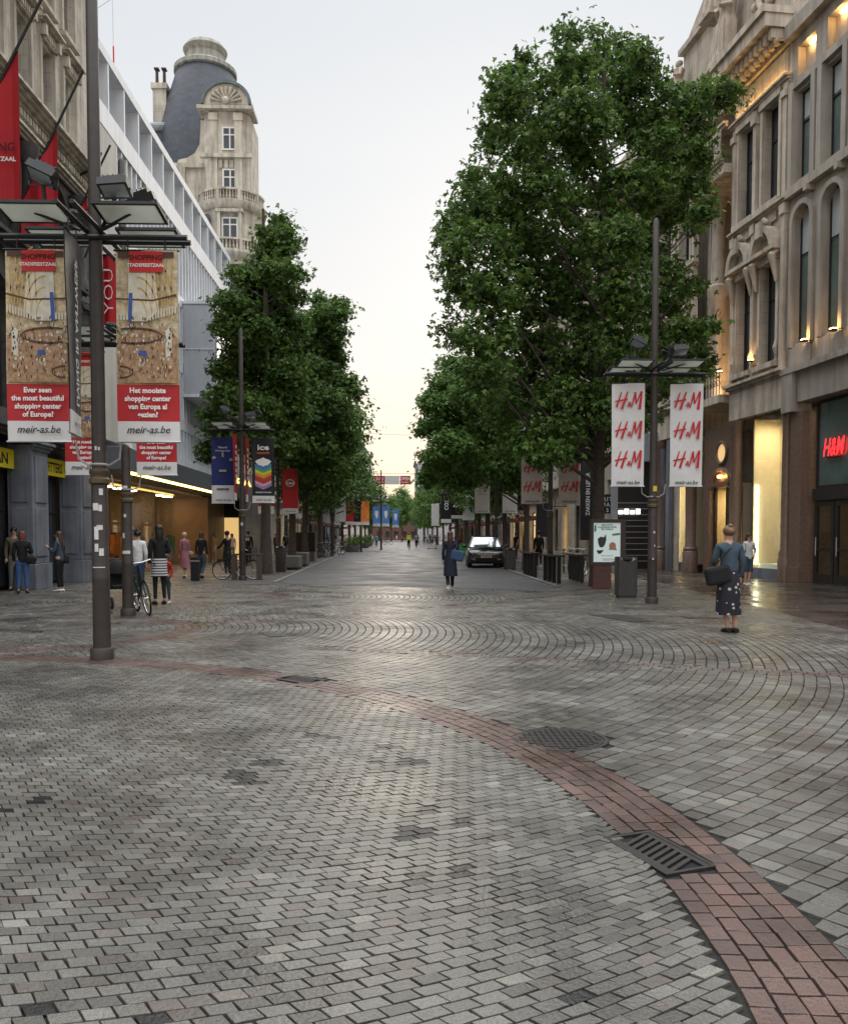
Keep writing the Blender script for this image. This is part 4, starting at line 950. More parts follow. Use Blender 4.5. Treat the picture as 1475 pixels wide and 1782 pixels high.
# pediment wall above cornice with oval windows and statues
mb = F.mb(); ov = []
for a, b, z1 in ((s0_, s1_, 24.5), (s1_, s2_ + 2, 23.0), (s2_ + 2, s3_, 21.2)):
    mb.box(a, b, -.9, -.15, 19.0, z1); mb.box(a - .05, b + .05, -1.0, .1, z1, z1 + .25)
mb.prism([(s1_, -.6, 23.2), (s2_ + 2, -.6, 23.2), (s1_ + .3, -.6, 26)], (0, .5, 0)); mb.build('attic_wall', m_rstone, rt, world=True)
for s_, z_ in ((10.55, 21.7),):
    mb = F.mb(); mb.torus((s_, -.1, z_), .62, .13, 'y', 28, 8) if 0 else None
    P = [(s_ + .5 * math.cos(2 * PI * k / 24), -.1, z_ + .85 * math.sin(2 * PI * k / 24)) for k in range(25)]; mb.tube(P, .13, 8, caps=False)
    P = [(s_ + .72 * math.cos(2 * PI * k / 14), -.08, z_ + 1.1 * math.sin(2 * PI * k / 14)) for k in range(14)]
    for i, p_ in enumerate(P): mb.ball(p_, .13 + .05 * (i % 3), n=8, h=6)
    mb.build('oval_window_surround', m_rtrim, rt, smooth=True, world=True)
    mb = F.mb(); mb.poly([(s_ + .48 * math.cos(2 * PI * k / 24), -.12, z_ + .83 * math.sin(2 * PI * k / 24)) for k in range(24)]); mb.build('oval_window', m_pane, rt, world=True)
mb = F.mb()
for i in range(12): a_ = 2 * PI * i / 12; mb.ball((9.35 + .28 * math.cos(a_), -.05, 21.3 + .5 * math.sin(a_)), .15, n=8, h=6)
mb.ball((9.35, -.05, 21.3), .3, (.8, .5, 1.5)); mb.build('cartouche', m_rtrim, rt, smooth=True, world=True)
def statue(s, z, h, o, lab):
    t_ = thing('statue', lab, 'statue', F.T(s, o, z), group='stone statues on the right facade')
    mb = F.mb(); H = h
    mb.tube([(s, o, z), (s + .03, o + .02, z + .22 * H), (s - .02, o, z + .5 * H), (s, o, z + .62 * H), (s, o, z + .8 * H), (s, o, z + .85 * H)], [.15 * H, .13 * H, .12 * H, .09 * H, .12 * H, .04 * H], 12)
    for sg in (-1, 1): mb.tube([(s + sg * .11 * H, o, z + .8 * H), (s + sg * .16 * H, o + .04 * H, z + .64 * H), (s + sg * .05 * H, o + .12 * H, z + .68 * H)], [.04 * H, .035 * H, .028 * H], 8)
    for k in range(5): mb.tube([(s - .1 * H + k * .05 * H, o + .1 * H, z + .5 * H), (s - .12 * H + k * .06 * H, o + .14 * H, z + .03)], [.015 * H, .03 * H], 6)
    mb.ball((s, o, z + .92 * H), .07 * H, (.85, .95, 1.15)); mb.ball((s, o - .02 * H, z + .95 * H), .075 * H, (.9, .9, .8)); mb.build('figure', m_rtrim, t_, smooth=True, world=True)
    mb = F.mb(); mb.box(s - .2 * H, s + .2 * H, o - .15 * H, o + .2 * H, z - .25, z); mb.build('plinth', m_rtrim, t_, world=True)
statue(s1_ + .15, 19.9, 3.1, .35, 'large draped stone statue standing on the big cornice beside the oval window')
statue(s1_ + 1.4, 22.6, 2.3, .25, 'stone figure holding a sphere on the upper pediment slope')
statue(s2_ + 1.5, 20.3, 2.2, .3, 'smaller seated stone figure at the outer end of the attic, above the tree')
# ground floor columns, glass, door
for px in (1155, 1210, 1290):
    s_ = sr(px); mb = F.mb(); mb.lathe([(.32, .0), (.32, .85), (.28, .9), (.30, 1.0), (.22, 1.12), (.23, 3), (.20, 5.5), (.26, 5.6), (.30, 5.88)], (s_, .12, 0), 22)
    mb.build('column', m_brown, rt, smooth=True, world=True)
s_ = sr(1373); mb = F.mb(); mb.lathe([(.24, .0), (.24, .75), (.21, .8), (.22, .95), (.16, 1.1), (.15, 5.4), (.22, 5.88)], (s_, -.02, 0), 20); mb.build('column', m_brown, rt, smooth=True, world=True)
m_lc = M('cream_shop_wall', (.62, .52, .36), .7, .06, 2)
def shopbay(a, b, z1=5.85):
    mb = F.mb(); mb.box(a, b, -.24, -.1, 0, .38); mb.build('shop_plinth', m_blue, rt, world=True)
    mb = F.mb(); mb.box(a, b, -1.25, -1.2, .38, z1); mb.box(a, a + .05, -1.2, -.2, .38, z1); mb.box(b - .05, b, -1.2, -.2, .38, z1); mb.box(a, b, -1.2, -.2, .3, .379); mb.build('display_wall', m_lc, rt, world=True)
    mb = F.mb(); mb.box(a, b, -.2, -.19, .38, z1); mb.build('shop_glass', MATS['shop_glass_clear'], rt, world=True)
    for k, (s_, w_, z_, h_) in enumerate(((.62, .35, 2.2, 1.1), (.3, .3, 3.9, .7))):
        mb = F.mb(); mb.box(a + (b - a) * s_, a + (b - a) * s_ + w_, -1.19, -1.15, z_, z_ + h_); mb.build('display_board', M('board_tan', (.42, .28, .16), .7, .3, 6), rt, world=True)
    mb = F.mb(); q_ = a + (b - a) * .45; mb.lathe([(.16, .4), (.16, .5), (.03, .52), (.03, 1.15), (.13, 1.2), (.17, 1.4), (.12, 1.6), (.19, 1.9), (.16, 2.02), (.05, 2.08), (.05, 2.14), (.09, 2.22), (.09, 2.34), (.02, 2.42)], (q_, -.75, 0), 14); mb.build('mannequin', M('mannequin_cloth', (.30, .20, .15), .8, .3, 8), rt, smooth=True, world=True)
    mb = F.mb(); mb.box(a + .1, b - .1, -1.15, -.4, .38, .52); mb.build('display_plinth', m_pw, rt, world=True)
    mb = F.mb()
    for x in (a, b - .06): mb.box(x, x + .04, -.19, -.15, .38, z1)
    mb.build('shop_frame', m_frame, rt, world=True)
    for k in range(4): mb = F.mb(); mb.ball(((a + b) / 2 + .12 * (k % 2), -.8, (4.05, 3.1, 2.65, 1.9)[k]), .09, n=12, h=8); mb.build('globe_lamp', m_bulb, rt, smooth=True, world=True)
    mb = F.mb(); mb.box(b - .12, b - .09, -.35, -.3, .5, 3.4); mb.build('light_tube', M('white_tube', (1, 1, .8), emit=(1, .9, .6), es=14), rt, world=True)
    l_ = arch_light('display_lamp', F.T((a + b) / 2, -.7, z1 - .15), (.7, .7), 75, (1, .78, .46)); l_.parent = rt; l_.matrix_parent_inverse = Matrix.Translation(rt.location).inverted(); KIDS[rt.name].append(l_)
shopbay(sr(1368), sr(1306)); shopbay(sr(1198), sr(1166), 5.8)
a, b = sr(1276), sr(1232)
mb = F.mb(); wall(mb, sr(1282), sr(1222), 0, 5.9, [(a, b, 0, 3.5)], -.15, .3); mb.build('portal_wall', m_brown, rt, world=True)
mb = F.mb(); mb.box(a, b, -2.2, -2.1, 0, 3.6); mb.box(b + .002, b + .08, -2.1, -.46, 0, 3.5); mb.box(a - .08, a - .002, -2.1, -.46, 0, 3.5); mb.box(a, b, -2.1, -.46, 3.51, 3.6); mb.build('portal_room', m_lc, rt, world=True)
mb = F.mb(); mb.box(a, a + .1, -.45, -.35, 0, 3.48); mb.box(b - .1, b, -.45, -.35, 0, 3.48); mb.box((a + b) / 2 - .05, (a + b) / 2 + .05, -.45, -.35, 0, 3.48); mb.mat(1); mb.box(a + .1, b - .1, -.41, -.4, 0, 3.48); mb.build('portal_door', [m_frame, m_gl], rt, world=True)
l_ = arch_light('portal_lamp', F.T((a + b) / 2, -1.3, 3.45), (.9, .8), 80, (1, .75, .42)); l_.parent = rt; l_.matrix_parent_inverse = Matrix.Translation(rt.location).inverted()
sm = (a + b) / 2
mb = F.mb(); mb.torus((sm, -.13, 4.85), .42, .07, 'y', 24, 8) if 0 else mb.tube([(sm + .42 * math.cos(2 * PI * k / 24), -.12, 4.85 + .42 * math.sin(2 * PI * k / 24)) for k in range(25)], .07, 8, caps=False)
P = [(sm + .75 * math.cos(PI * k / 12), -.1, 3.65 + .55 * math.sin(PI * k / 12)) for k in range(13)]; mb.tube(P, .08, 8); mb.box(sm - .85, sm + .85, -.148, .05, 3.52, 3.66)
mb.build('door_hood', m_brown, rt, smooth=True, world=True)
mb = F.mb(); mb.poly([(sm + .37 * math.cos(2 * PI * k / 24), -.135, 4.85 + .37 * math.sin(2 * PI * k / 24)) for k in range(24)]); mb.build('round_window', M('round_lit_pane', (.7, .5, .25), .3, emit=(1, .62, .25), es=.55), rt, world=True)
mb = F.mb(); mb.box(sm - .1, sm + .1, -.1, 0, 3.86, 3.95); mb.build('hood_lamp', m_warm, rt, world=True)
mb = F.mb(); wall(mb, s2_ + 1.6, s3_, 0, 5.9, [(19 + 2.6 * k, 21 + 2.6 * k, .3, 4.6) for k in range(3)], -.05, .4); mb.build('ground_wall', m_rstone, rt, world=True)
for k in range(3): win(F, rt, 19 + 2.6 * k, 21 + 2.6 * k, .3, 4.6, -.4, (m_frame, m_pane), 1, 1, .08, name='shop_window')
for i, k_ in enumerate((17.6, 18.5)): mb = F.mb(); mb.box(k_, k_ + .3, .0, .2, 0, 5.85); mb.build('pilaster', m_blue, rt, world=True)
mb = F.mb(); mb.box(s0_, s3_, -14, -2.2, 0, 19); mb.build('shell', m_rstone, rt, world=True)
for k, (px, py, oo) in enumerate(((1318, 619, .35), (1413, 582, .35), (1465, 562, .35), (1262, 640, .6))):
    s_ = sr(px); d_ = 20 + .995 * s_; z_ = Zat(py, d_)
    o = thing('facade_lamp', ('small orange uplight under the ornate arched window', 'orange uplight between the two arched concrete windows', 'orange uplight at the right edge of the concrete facade', 'orange uplight below the loggia balcony')[k], 'lamp', F.T(s_, .2, z_))
    mb = F.mb(); mb.box(s_ - .09, s_ + .09, .15, .32, z_ - .06, z_); mb.build('housing', m_black, o, world=True)
    mb = F.mb(); mb.box(s_ - .08, s_ + .08, .16, .31, z_ + .002, z_ + .03); mb.build('lens', m_warm, o, world=True)
    pl = bpy.data.lights.new('glow', 'POINT'); pl.energy = 9; pl.color = (1, .55, .2); pl.shadow_soft_size = .05; po_ = bpy.data.objects.new('glow', pl); COL.objects.link(po_); po_.location = F.T(s_, .3, z_ + .2)
l_ = arch_light('loggia_glow', F.T((s1_ + s2_) / 2, -.9, 7.2), (1.5, .5), 60, (1, .6, .28), (PI, 0, 0))
# niche glow in the concrete facade
for q in rec[-4:]:
    pl = bpy.data.lights.new('niche_glow', 'POINT'); pl.energy = 7; pl.color = (1, .6, .25); pl.shadow_soft_size = .05; po_ = bpy.data.objects.new('niche_glow', pl); COL.objects.link(po_); po_.location = F.T((q[0] + q[1]) / 2, -.15, q[3] - .15)
    mb = F.mb(); mb.box(q[0] + .3, q[1] - .3, -.3, -.2, q[3] - .06, q[3] - .005); 
    o = mb.build('niche_lamp', m_warm); tag(o, 'warm lamp in the concrete niche, %s from the ornate part' % ('fourth', 'third', 'second', 'first')[rec[-4:].index(q)], 'lamp')

# ---- right shop fronts further: sign of shop, dark shop with shelves, fluted bank
F3 = Fac((11.05, 48.5), 0, -1)
rt = thing('bank_building', 'pale stone building with fluted pilasters behind the parked car on the right', 'building', F3.T(7, -3, 0))
ops = [(a_, a_ + 1.2, z0, z0 + 2.4) for a_ in (1.2, 3.9, 6.6, 9.3, 12) for z0 in (5.6, 9.3, 13)]
mb = F3.mb(); wall(mb, 0, 14.3, 4.6, 17.2, ops, 0, .3); mb.build('wall', m_rstone, rt, world=True)
for q in ops: win(F3, rt, *q, -.25, (m_frame, m_pane), 1, 1, .07)
mb = F3.mb(); wall(mb, 0, 14.3, 0, 4.6, [(2.2 + 3.4 * k, 4.0 + 3.4 * k, .1, 3.4) for k in range(4)], 0.01, .4); mb.build('ground_wall', m_lime, rt, world=True)
for k in range(4): win(F3, rt, 2.2 + 3.4 * k, 4 + 3.4 * k, .1, 3.4, -.35, (m_frame, m_lit if k == 1 else m_pane), 1, 1, .07, name='door')
for k in range(5):
    for j in range(4): mb = F3.mb(); x = .2 + 3.4 * k + j * .38; mb.tube([(x, .1, .5), (x, .1, 4.1)], .17, 8); mb.build('pilaster', m_rtrim, rt, smooth=True, world=True)
mb = F3.mb(); corn(mb, 0, 14.3, 4.5, .35, .4); corn(mb, 0, 14.3, 17.2, .6, .7, 4); mb.box(0, 14.3, .003, .3, 0, .48); mb.build('cornice', m_rtrim, rt, world=True)
mb = F3.mb(); mb.box(0.01, 14.29, -12, -.45, 0, 17); mb.build('shell', m_rstone, rt, world=True)
# ============================================================ LAMP POSTS AND BANNERS
m_brass = M('dull_brass', (.10, .075, .045), .5, .2, 10, metal=.3)
m_refl = leaf_mat('frosted_glass', (.72, .74, .68), (.72, .74, .68)); _t = m_refl.node_tree
for _n in _t.nodes:
    if _n.type == 'MIX_SHADER': _n.inputs[0].default_value = .42
m_lens = M('floodlight_glass', (.2, .22, .22), .15, .2, 5)
m_stick = [M('sticker_white', (.6, .6, .58), .6, .2, 30), M('sticker_dark', (.05, .05, .06), .6), M('sticker_yellow', (.6, .5, .05), .6)]
def lamp_post(x, y, z_arm, top, lab, rz=0, base_r=.2, lean=0.):
    o = thing('lamp_post', lab, 'lamp post', (x, y, 0), rz, 'floodlight posts along the shopping street')
    mb = MB(); mb.lathe([(.108, .14), (.104, 1.0), (.108, 1.02), (.102, 1.04), (.098, 2.3), (.086, 2.36), (.078, z_arm), (.066, top), (.03, top + .06)], n=20); mb.build('pole', m_dark, o, smooth=True)
    mb = MB(); mb.lathe([(.145, 0), (.145, .13), (.135, .145), (.11, .15)], n=20); mb.build('base', m_dark, o, smooth=True)
    mb = MB(); mb.lathe([(.10, 2.18), (.125, 2.2), (.125, 2.25), (.105, 2.27), (.105, 2.3), (.12, 2.32), (.12, 2.36), (.09, 2.38)], n=20); mb.build('collar', m_brass, o, smooth=True)
    for yy, hw, z in ((-.09, 1.14, z_arm - .03), (.09, 1.14, z_arm - .03)):
        mb = MB(); mb.cyl((-hw, yy, z), (hw, yy, z), .035, n=8); mb.build('cross_arm', m_black, o)
    for xx in (-.09, .09):
        mb = MB(); mb.cyl((xx, -1.0, z_arm + .05), (xx, 1.0, z_arm + .05), .03, n=8); mb.build('long_arm', m_black, o)
    # reflector panels, tilted frames with pale underside
    for sx in (-1, 1):
        for sy in (-1, 1):
            mb = MB(); cx, cy, cz = sx * .56, sy * .42, z_arm + .13; rot = Matrix.Rotation(R(-7), 3, 'X')
            c0 = Vector((cx, cy, cz))
            for dx, dy, ex, ey in ((0, -.23, .76, .035), (0, .23, .76, .035), (-.362, 0, .035, .425), (.362, 0, .035, .425)): mb.cbox(c0 + rot @ Vector((dx, dy, .01)), (ex, ey, .035), rot)
            mb.mat(1); mb.cbox(c0, (.69, .43, .012), rot); mb.mat(0); mb.tube([(cx, cy, cz), (sx * .12, cy * .4, z_arm + .02)], .018, 6)
            mb.build('reflector_panel', [m_black, m_refl], o)
    fl = []
    for k, (sx, sy, dz, tilt) in enumerate(((-1, -.35, .45, 25), (1, .3, .42, -20), (-.75, .5, .22, 10), (.85, -.5, .25, -5))):
        cx, cy, cz = sx * .48, sy, z_arm + .15 + dz
        rot = Matrix.Rotation(R(tilt), 3, 'Y') @ Matrix.Rotation(R(-20 if sy < 0 else 20), 3, 'X')
        mb = MB(); mb.cbox((cx, cy, cz), (.34, .26, .10), rot); mb.cbox(tuple(Vector((cx, cy, cz)) + rot @ Vector((0, 0, .07))), (.24, .18, .06), rot)
        for q in range(5): mb.cbox(tuple(Vector((cx, cy, cz)) + rot @ Vector((-.12 + .06 * q, 0, .11))), (.012, .16, .03), rot)
        mb.mat(1); mb.cbox(tuple(Vector((cx, cy, cz)) + rot @ Vector((0, 0, -.055))), (.28, .2, .012), rot); mb.mat(0)
        mb.tube([(cx - .17, cy, cz), (cx - .17, cy, cz - .12), (cx + .17, cy, cz - .12), (cx + .17, cy, cz)], .012, 6)
        mb.tube([(cx, cy, cz - .12), (cx, cy * .7, z_arm + .12)] if k % 2 == 0 else [(cx, cy, cz - .12), (sx * .1, 0, z_arm + .1)], .025, 6)
        mb.build('floodlight', [m_black, m_lens], o)
    mb = MB()
    for sx in (-1, 1):
        mb.tube([(sx * .28, 0, 2.72), (sx * .25, 0, 2.5), (sx * .12, 0, 2.42), (0, 0, 2.43)], .014, 6)
    mb.torus((0, 0, 2.43), .09, .018, 'z', 20, 6); mb.build('banner_stay', M('grey_stay', (.3, .29, .28), .5), o)
    return o
def stickers(o, pts):
    for i, (th, z, w_, h_, c_) in enumerate(pts):
        mb = MB(); r = .1075 if z > 1 else .112; w_ *= .8; n = 4
        vs = []; 
        for k in range(n + 1):
            a = th + w_ / r * (k / n - .5); vs += [(r * math.cos(a), r * math.sin(a), z), (r * math.cos(a), r * math.sin(a), z + h_)]
        mb.add(vs, [(2 * k, 2 * k + 2, 2 * k + 3, 2 * k + 1) for k in range(n)]); mb.build('sticker', m_stick[c_], KIDS[o.name][0])
ZA, ZT = 5.22, 8.6
P1 = W(178, 1150); P2 = W(219, 1073); P3 = W(421, 1010); P4 = W(1137, 1051); P5 = at(957, 932, 29.7); P6 = at(484, 932, 41); P7 = at(863, 932, 42)
l1 = lamp_post(P1.x - .05, P1.y + .15, ZA, 9.4, 'big dark lamp post nearest the camera, covered in stickers, mall banners hung on it')
stickers(l1, [(-1.75, 1.86, .09, .09, 0), (-1.2, 1.85, .05, .08, 0), (-1.7, 1.5, .07, .16, 0), (-1.3, 1.62, .09, .06, 0), (-1.7, 1.35, .06, .1, 0), (-1.15, 1.3, .07, .09, 0), (-1.1, 2.05, .06, .08, 0), (-1.6, 2.6, .03, .05, 0), (-1.25, 2.6, .03, .04, 0), (-1.5, 1.15, .2, .012, 0)])
l2 = lamp_post(P2.x, P2.y + .15, ZA, ZT, 'lamp post with a bicycle and stroller leaning beside it, second from the left front')
stickers(l2, [(-1.55, 2.45, .12, .05, 0), (-1.6, 1.9, .06, .06, 0), (-1.5, 1.2, .2, .06, 0), (-1.9, 1.5, .05, .1, 0)])
l3 = lamp_post(P3.x, P3.y + .15, ZA, ZT, 'lamp post carrying the navy and the black rainbow banners beside the bicycle')
stickers(l3, [(-1.5, 1.9, .1, .1, 0)])
l4 = lamp_post(P4.x, P4.y + .15, ZA, ZT, 'lamp post beside the litter bin carrying the two white H&M banners', 0)
stickers(l4, [(-1.4, 2.55, .12, .12, 2), (-1.5, 2.42, .1, .08, 1), (-1.5, 1.6, .05, .05, 0), (-1.4, 1.3, .03, .04, 0), (-1.7, 1.0, .04, .04, 0)])
l5 = lamp_post(P5.x, P5.y, ZA, ZT, 'lamp post behind the bicycle racks carrying two pinkish white H&M banners')
l6 = lamp_post(P6.x, P6.y, ZA, ZT, 'lamp post standing behind the tapered grey bin, red banner hung on it')
l7 = lamp_post(P7.x, P7.y, ZA, ZT, 'lamp post behind the parked black car, white cosmetics banner hung on it')

def banner(x, y, z0, z1, w_, lab, col=None, rz=0, segs=(), grp=None, parts=None):
    """hanging banner, local x across, z up; segs: (za, zb, material) front and back bands"""
    o = thing('banner', lab, 'banner', (x, y, 0), rz, grp)
    n, m = 6, 8; mb = MB(); wv = lambda a, z: .015 * math.sin(a * 5 + z * 2) 
    mats = [s[2] for s in segs]
    for i, (za, zb, mt) in enumerate(segs):
        mb.mat(i)
        for sgn in (-.006, .006):
            vs = []; 
            for j in range(m + 1):
                for k in range(n + 1): xx = -w_ / 2 + w_ * k / n; zz = za + (zb - za) * j / m; vs.append((xx, sgn + wv(xx, zz), zz))
            mb.add(vs, [(j * (n + 1) + k, j * (n + 1) + k + 1, (j + 1) * (n + 1) + k + 1, (j + 1) * (n + 1) + k) for j in range(m) for k in range(n)])
    mb.build('cloth', mats, o)
    mb = MB(); mb.cyl((-w_ / 2 - .02, 0, z1), (w_ / 2 + .02, 0, z1), .014, n=6); mb.build('top_bar', m_black, o)
    mb = MB(); mb.cyl((-w_ / 2 - .02, 0, z0), (w_ / 2 + .02, 0, z0), .014, n=6); mb.build('bottom_bar', m_steel, o)
    mb = MB(); mb.cyl((-w_ * .3, 0, z1), (-w_ * .3, 0, ZA - .06), .01, n=6); mb.build('hook', m_black, o)
    mb = MB(); mb.cyl((w_ * .3, 0, z1), (w_ * .3, 0, ZA - .06), .01, n=6); mb.build('hook', m_black, o)
    return o
def txt(o, s, size, x, z, mat, name='lettering', yo=-.035, **k):
    mb = MB(); put_text(mb, s, size, (x, yo, z), (1, 0, 0), (0, 0, 1), **k); return mb.build(name, mat, next((k for k in KIDS[o.name] if k.name.startswith('cloth')), o))
m_photo = M('print_cream_gold', (.50, .40, .25), .6, .45, 14)
m_gold = M('print_gold', (.50, .33, .10), .6, .25, 12)
m_flo = M('print_floor_brown', (.33, .20, .11), .6, .5, 24)
m_cream = M('print_cream', (.58, .54, .44), .6, .2, 9)
m_dk = M('print_dark_brown', (.075, .035, .022), .6, .2, 10)
m_blu = M('print_blue', (.04, .09, .32), .6, .2, 10)
m_grn = M('print_green', (.05, .14, .05), .6, .2)
def mall_banner(x, y, lab, lines, mirror=1, w_=.75, rz=0):
    z0, z1 = 2.70, 5.02; zr = 3.40; zw = 2.95
    o = banner(x, y, z0, z1, w_, lab, rz=rz, segs=[(z0, zw, m_white), (zw, zr, m_red), (zr, z1, m_photo)], grp='shopping mall banners')
    H = z1 - zr; q = random.Random(5)
    def px_(u, v): return (mirror * (u - .5) * w_, -.028, zr + v * H)      # u,v in 0..1 of the photo print
    pm = MB(); pmats = []
    def shape(name, polys, mat, dy=0):
        mb = pm; mb.mat(len(pmats)); pmats.append(mat)
        for P in polys: mb.poly([(a, b + dy, c_) for a, b, c_ in (px_(u, v) for u, v in P)])
    shape('floor_print', [[(.02, .01), (.98, .01), (.98, .36), (.6, .42), (.3, .42), (.02, .34)]], m_flo)
    shape('vault_print', [[(.22, .95), (.62, .95), (.70, .55), (.5, .47), (.2, .47)]], m_cream, -.001)
    ribs = []
    for k in range(6):
        t0 = PI * .92 * k / 6
        for a in range(10): 
            t, t2 = PI * a / 20, PI * (a + 1) / 20; r = .16 + .09 * k; 
            if .35 + r * math.cos(t) < .99 and .5 + r * math.sin(t) * .9 < .99: ribs.append([(.35 + r * math.cos(t), .5 + r * math.sin(t) * .9), (.35 + r * math.cos(t2), .5 + r * math.sin(t2) * .9), (.35 + (r - .018) * math.cos(t2), .5 + (r - .018) * math.sin(t2) * .9), (.35 + (r - .018) * math.cos(t), .5 + (r - .018) * math.sin(t) * .9)])
    for k in range(5): u = .48 + .1 * k; ribs.append([(u, .6 + .0 * k), (u + .02, .6), (u + .05, .95), (u + .03, .95)])
    shape('arch_print', ribs, m_gold, -.002)
    gal = [];
    for u in range(11): gal.append([(.5 + u * .045, .47 + u * .006), (.525 + u * .045, .473 + u * .006), (.525 + u * .045, .53 + u * .006), (.5 + u * .045, .53 + u * .006)])
    for u in range(8): gal.append([(.02 + u * .05, .48), (.05 + u * .05, .48), (.05 + u * .05, .53), (.02 + u * .05, .53)])
    gal.append([(.8, .2), (.9, .22), (.9, .44), (.8, .4)])
    for u in range(90): a, b = q.random() * .9, .04 + q.random() * .4; s_ = .008 + q.random() * .026; gal.append([(a, b), (a + s_, b), (a + s_, b + s_ * .7), (a, b + s_ * .7)])
    shape('stall_print', gal, m_cream, -.003)
    dk = []
    def ringp(cu, cv, ru, rv, th, a0=0, a1=2 * PI):
        for k in range(24):
            t, t2 = a0 + (a1 - a0) * k / 24, a0 + (a1 - a0) * (k + 1) / 24
            P = [(cu + ru * math.cos(t), cv + rv * math.sin(t)), (cu + ru * math.cos(t2), cv + rv * math.sin(t2)), (cu + (ru - th) * math.cos(t2), cv + (rv - th) * math.sin(t2)), (cu + (ru - th) * math.cos(t), cv + (rv - th) * math.sin(t))]
            if all(0.01 < u < .99 for u, v in P): dk.append(P)
    ringp(.3, .36, .45, .065, .018); ringp(.05, .09, .22, .05, .014); dk.append([(0.01, .63), (.6, .62), (.98, .66), (.98, .675), (.6, .632), (.01, .642)])
    for u in range(80): a, b = q.random() * .95, .02 + q.random() * .5; dk.append([(a, b), (a + .015, b), (a + .015, b + .022), (a, b + .022)])
    dk.append([(.05, .94), (.95, .94), (.95, .985), (.05, .985)])
    shape('ring_print', dk, m_dk, -.004)
    shape('blue_print', [[(.2, .47), (.26, .47), (.28, .68), (.22, .68)], [(.36, .22), (.50, .21), (.49, .25), (.38, .255)]], m_blu, -.005)
    pm.build('photo_print', pmats, next(k for k in KIDS[o.name] if k.name.startswith('cloth')))
    mb = MB(); hx0 = -.16 if mirror < 0 else -.2; mb.box(hx0, hx0 + .40, -.04, -.035, z1 - .27, z1 - .02); mb.build('title_panel', m_rp, o)
    txt(o, 'SHOPPING', .085, hx0 + .2, z1 - .125, m_dred, 'title_lettering', -.043, bold=.003); txt(o, 'STADSFEESTZAAL', .056, hx0 + .2, z1 - .205, m_pw, 'subtitle_lettering', -.043, bold=.002)
    for i, t_ in enumerate(lines): txt(o, t_, .088, 0, zr - .105 - .098 * i, m_pw, bold=.003, sx=.98)
    txt(o, 'meir-as.be', .125, 0, zw - .145, m_ink, 'address_lettering', shear=.3, bold=.0015)
    return o
yb = P1.y + .15
mall_banner(at(73, 600, yb).x, yb - .12, 'mall banner asking in English, nearest one, hung left of the big lamp post', ['Ever seen', 'the most beautiful', 'shopping center', 'of Europe?'], -1)
mall_banner(at(262, 600, yb).x, yb - .12, 'mall banner asking in Dutch, nearest one, hung right of the big lamp post', ['Het mooiste', 'shopping center', 'van Europa al', 'gezien?'])
yb2 = P2.y + .15
mall_banner(at(153, 800, yb2).x, yb2 - .12, 'Dutch mall banner hung on the second lamp post, half hidden behind the big post', ['Het mooiste', 'shopping center', 'van Europa al', 'gezien?'], -1)
mall_banner(at(276, 800, yb2).x, yb2 - .12, 'English mall banner on the second lamp post, showing below the nearest Dutch banner', ['Ever seen', 'the most beautiful', 'shopping center', 'of Europe?'])
# edge-on pairs on the long arms
m_sil = M('print_silver_grey', (.10, .10, .10), .5, .3, 5)
o = banner(P1.x - .10, yb - .62, 2.72, 5.0, .72, 'dark edge-on banner with white vertical script turned sideways on the big post', rz=R(99), segs=[(2.72, 2.98, m_white), (2.98, 5.0, m_sil)])
mb = MB(); v, f = text_geo('LIVING IN ANTWERP', .2, bold=.003); mb.add([(y - .05, -.03, 3.2 + x * .9 + .7) for x, y in v], f); mb.build('lettering', m_pw, o); txt(o, 'meir-as.be', .1, 0, 2.81, m_ink, 'address_lettering', shear=.3)
o = banner(P1.x + .12, yb + .60, 2.72, 5.0, .72, 'orange edge-on photo banner behind the big post', rz=R(98), segs=[(2.72, 2.98, m_white), (2.98, 3.5, m_red), (3.5, 5.0, m_photo)]); txt(o, 'meir-as.be', .1, 0, 2.81, m_ink, 'address_lettering', shear=.3)
# H&M banners
m_hm = M('red_brush_print', (.50, .012, .018), .6, .1)
m_pinkw = M('pinkish_white_vinyl', (.50, .44, .41), .6, .06)
def hm(x, y, lab, mt, z0=2.66, z1=4.97, w_=.74):
    o = banner(x, y, z0, z1, w_, lab, segs=[(z0, z1, mt)], grp='white banners with red H&M letters')
    for i in range(3):
        z = z1 - .52 - .66 * i
        mb = MB()     # brush letters built from tapered strokes
        def stroke(a, b, wa, wb, dy=0):
            ax, az, bx, bz = a[0], a[1], b[0], b[1]; l_ = math.hypot(bx - ax, bz - az); nx, nz = -(bz - az) / l_, (bx - ax) / l_
            mb.poly([(ax + nx * wa, -.03 - dy, z + az + nz * wa), (bx + nx * wb, -.03 - dy, z + bz + nz * wb), (bx - nx * wb, -.03 - dy, z + bz - nz * wb), (ax - nx * wa, -.03 - dy, z + az - nz * wa)])
        stroke((-.27, -.02), (-.16, .32), .022, .011); stroke((-.15, -.06), (-.02, .33), .028, .014, .001); stroke((-.30, .11), (-.02, .16), .014, .02, .002)
        stroke((.07, -.02), (.15, .30), .012, .018); stroke((.15, .32), (.17, .06), .022, .014, .001); stroke((.17, .06), (.29, .34), .012, .018, .002); stroke((.25, -.06), (.30, .34), .032, .016, .003)
        mb.build('brush_letters', m_hm, o); txt(o, '&', .15, .015, z + .0, m_hm, 'ampersand', bold=.004, shear=.2)
    txt(o, 'meir-as.be', .125, 0, z0 + .05, m_ink, 'address_lettering', shear=.3, bold=.0015)
    return o
yb4 = P4.y + .15
hm(at(1090, 760, yb4).x, yb4 - .1, 'white banner with three red H&M marks, left of the post beside the bin', m_white)
hm(at(1191, 760, yb4).x, yb4 - .1, 'white banner with three red H&M marks, rightmost, over the denim jacket woman', m_white)
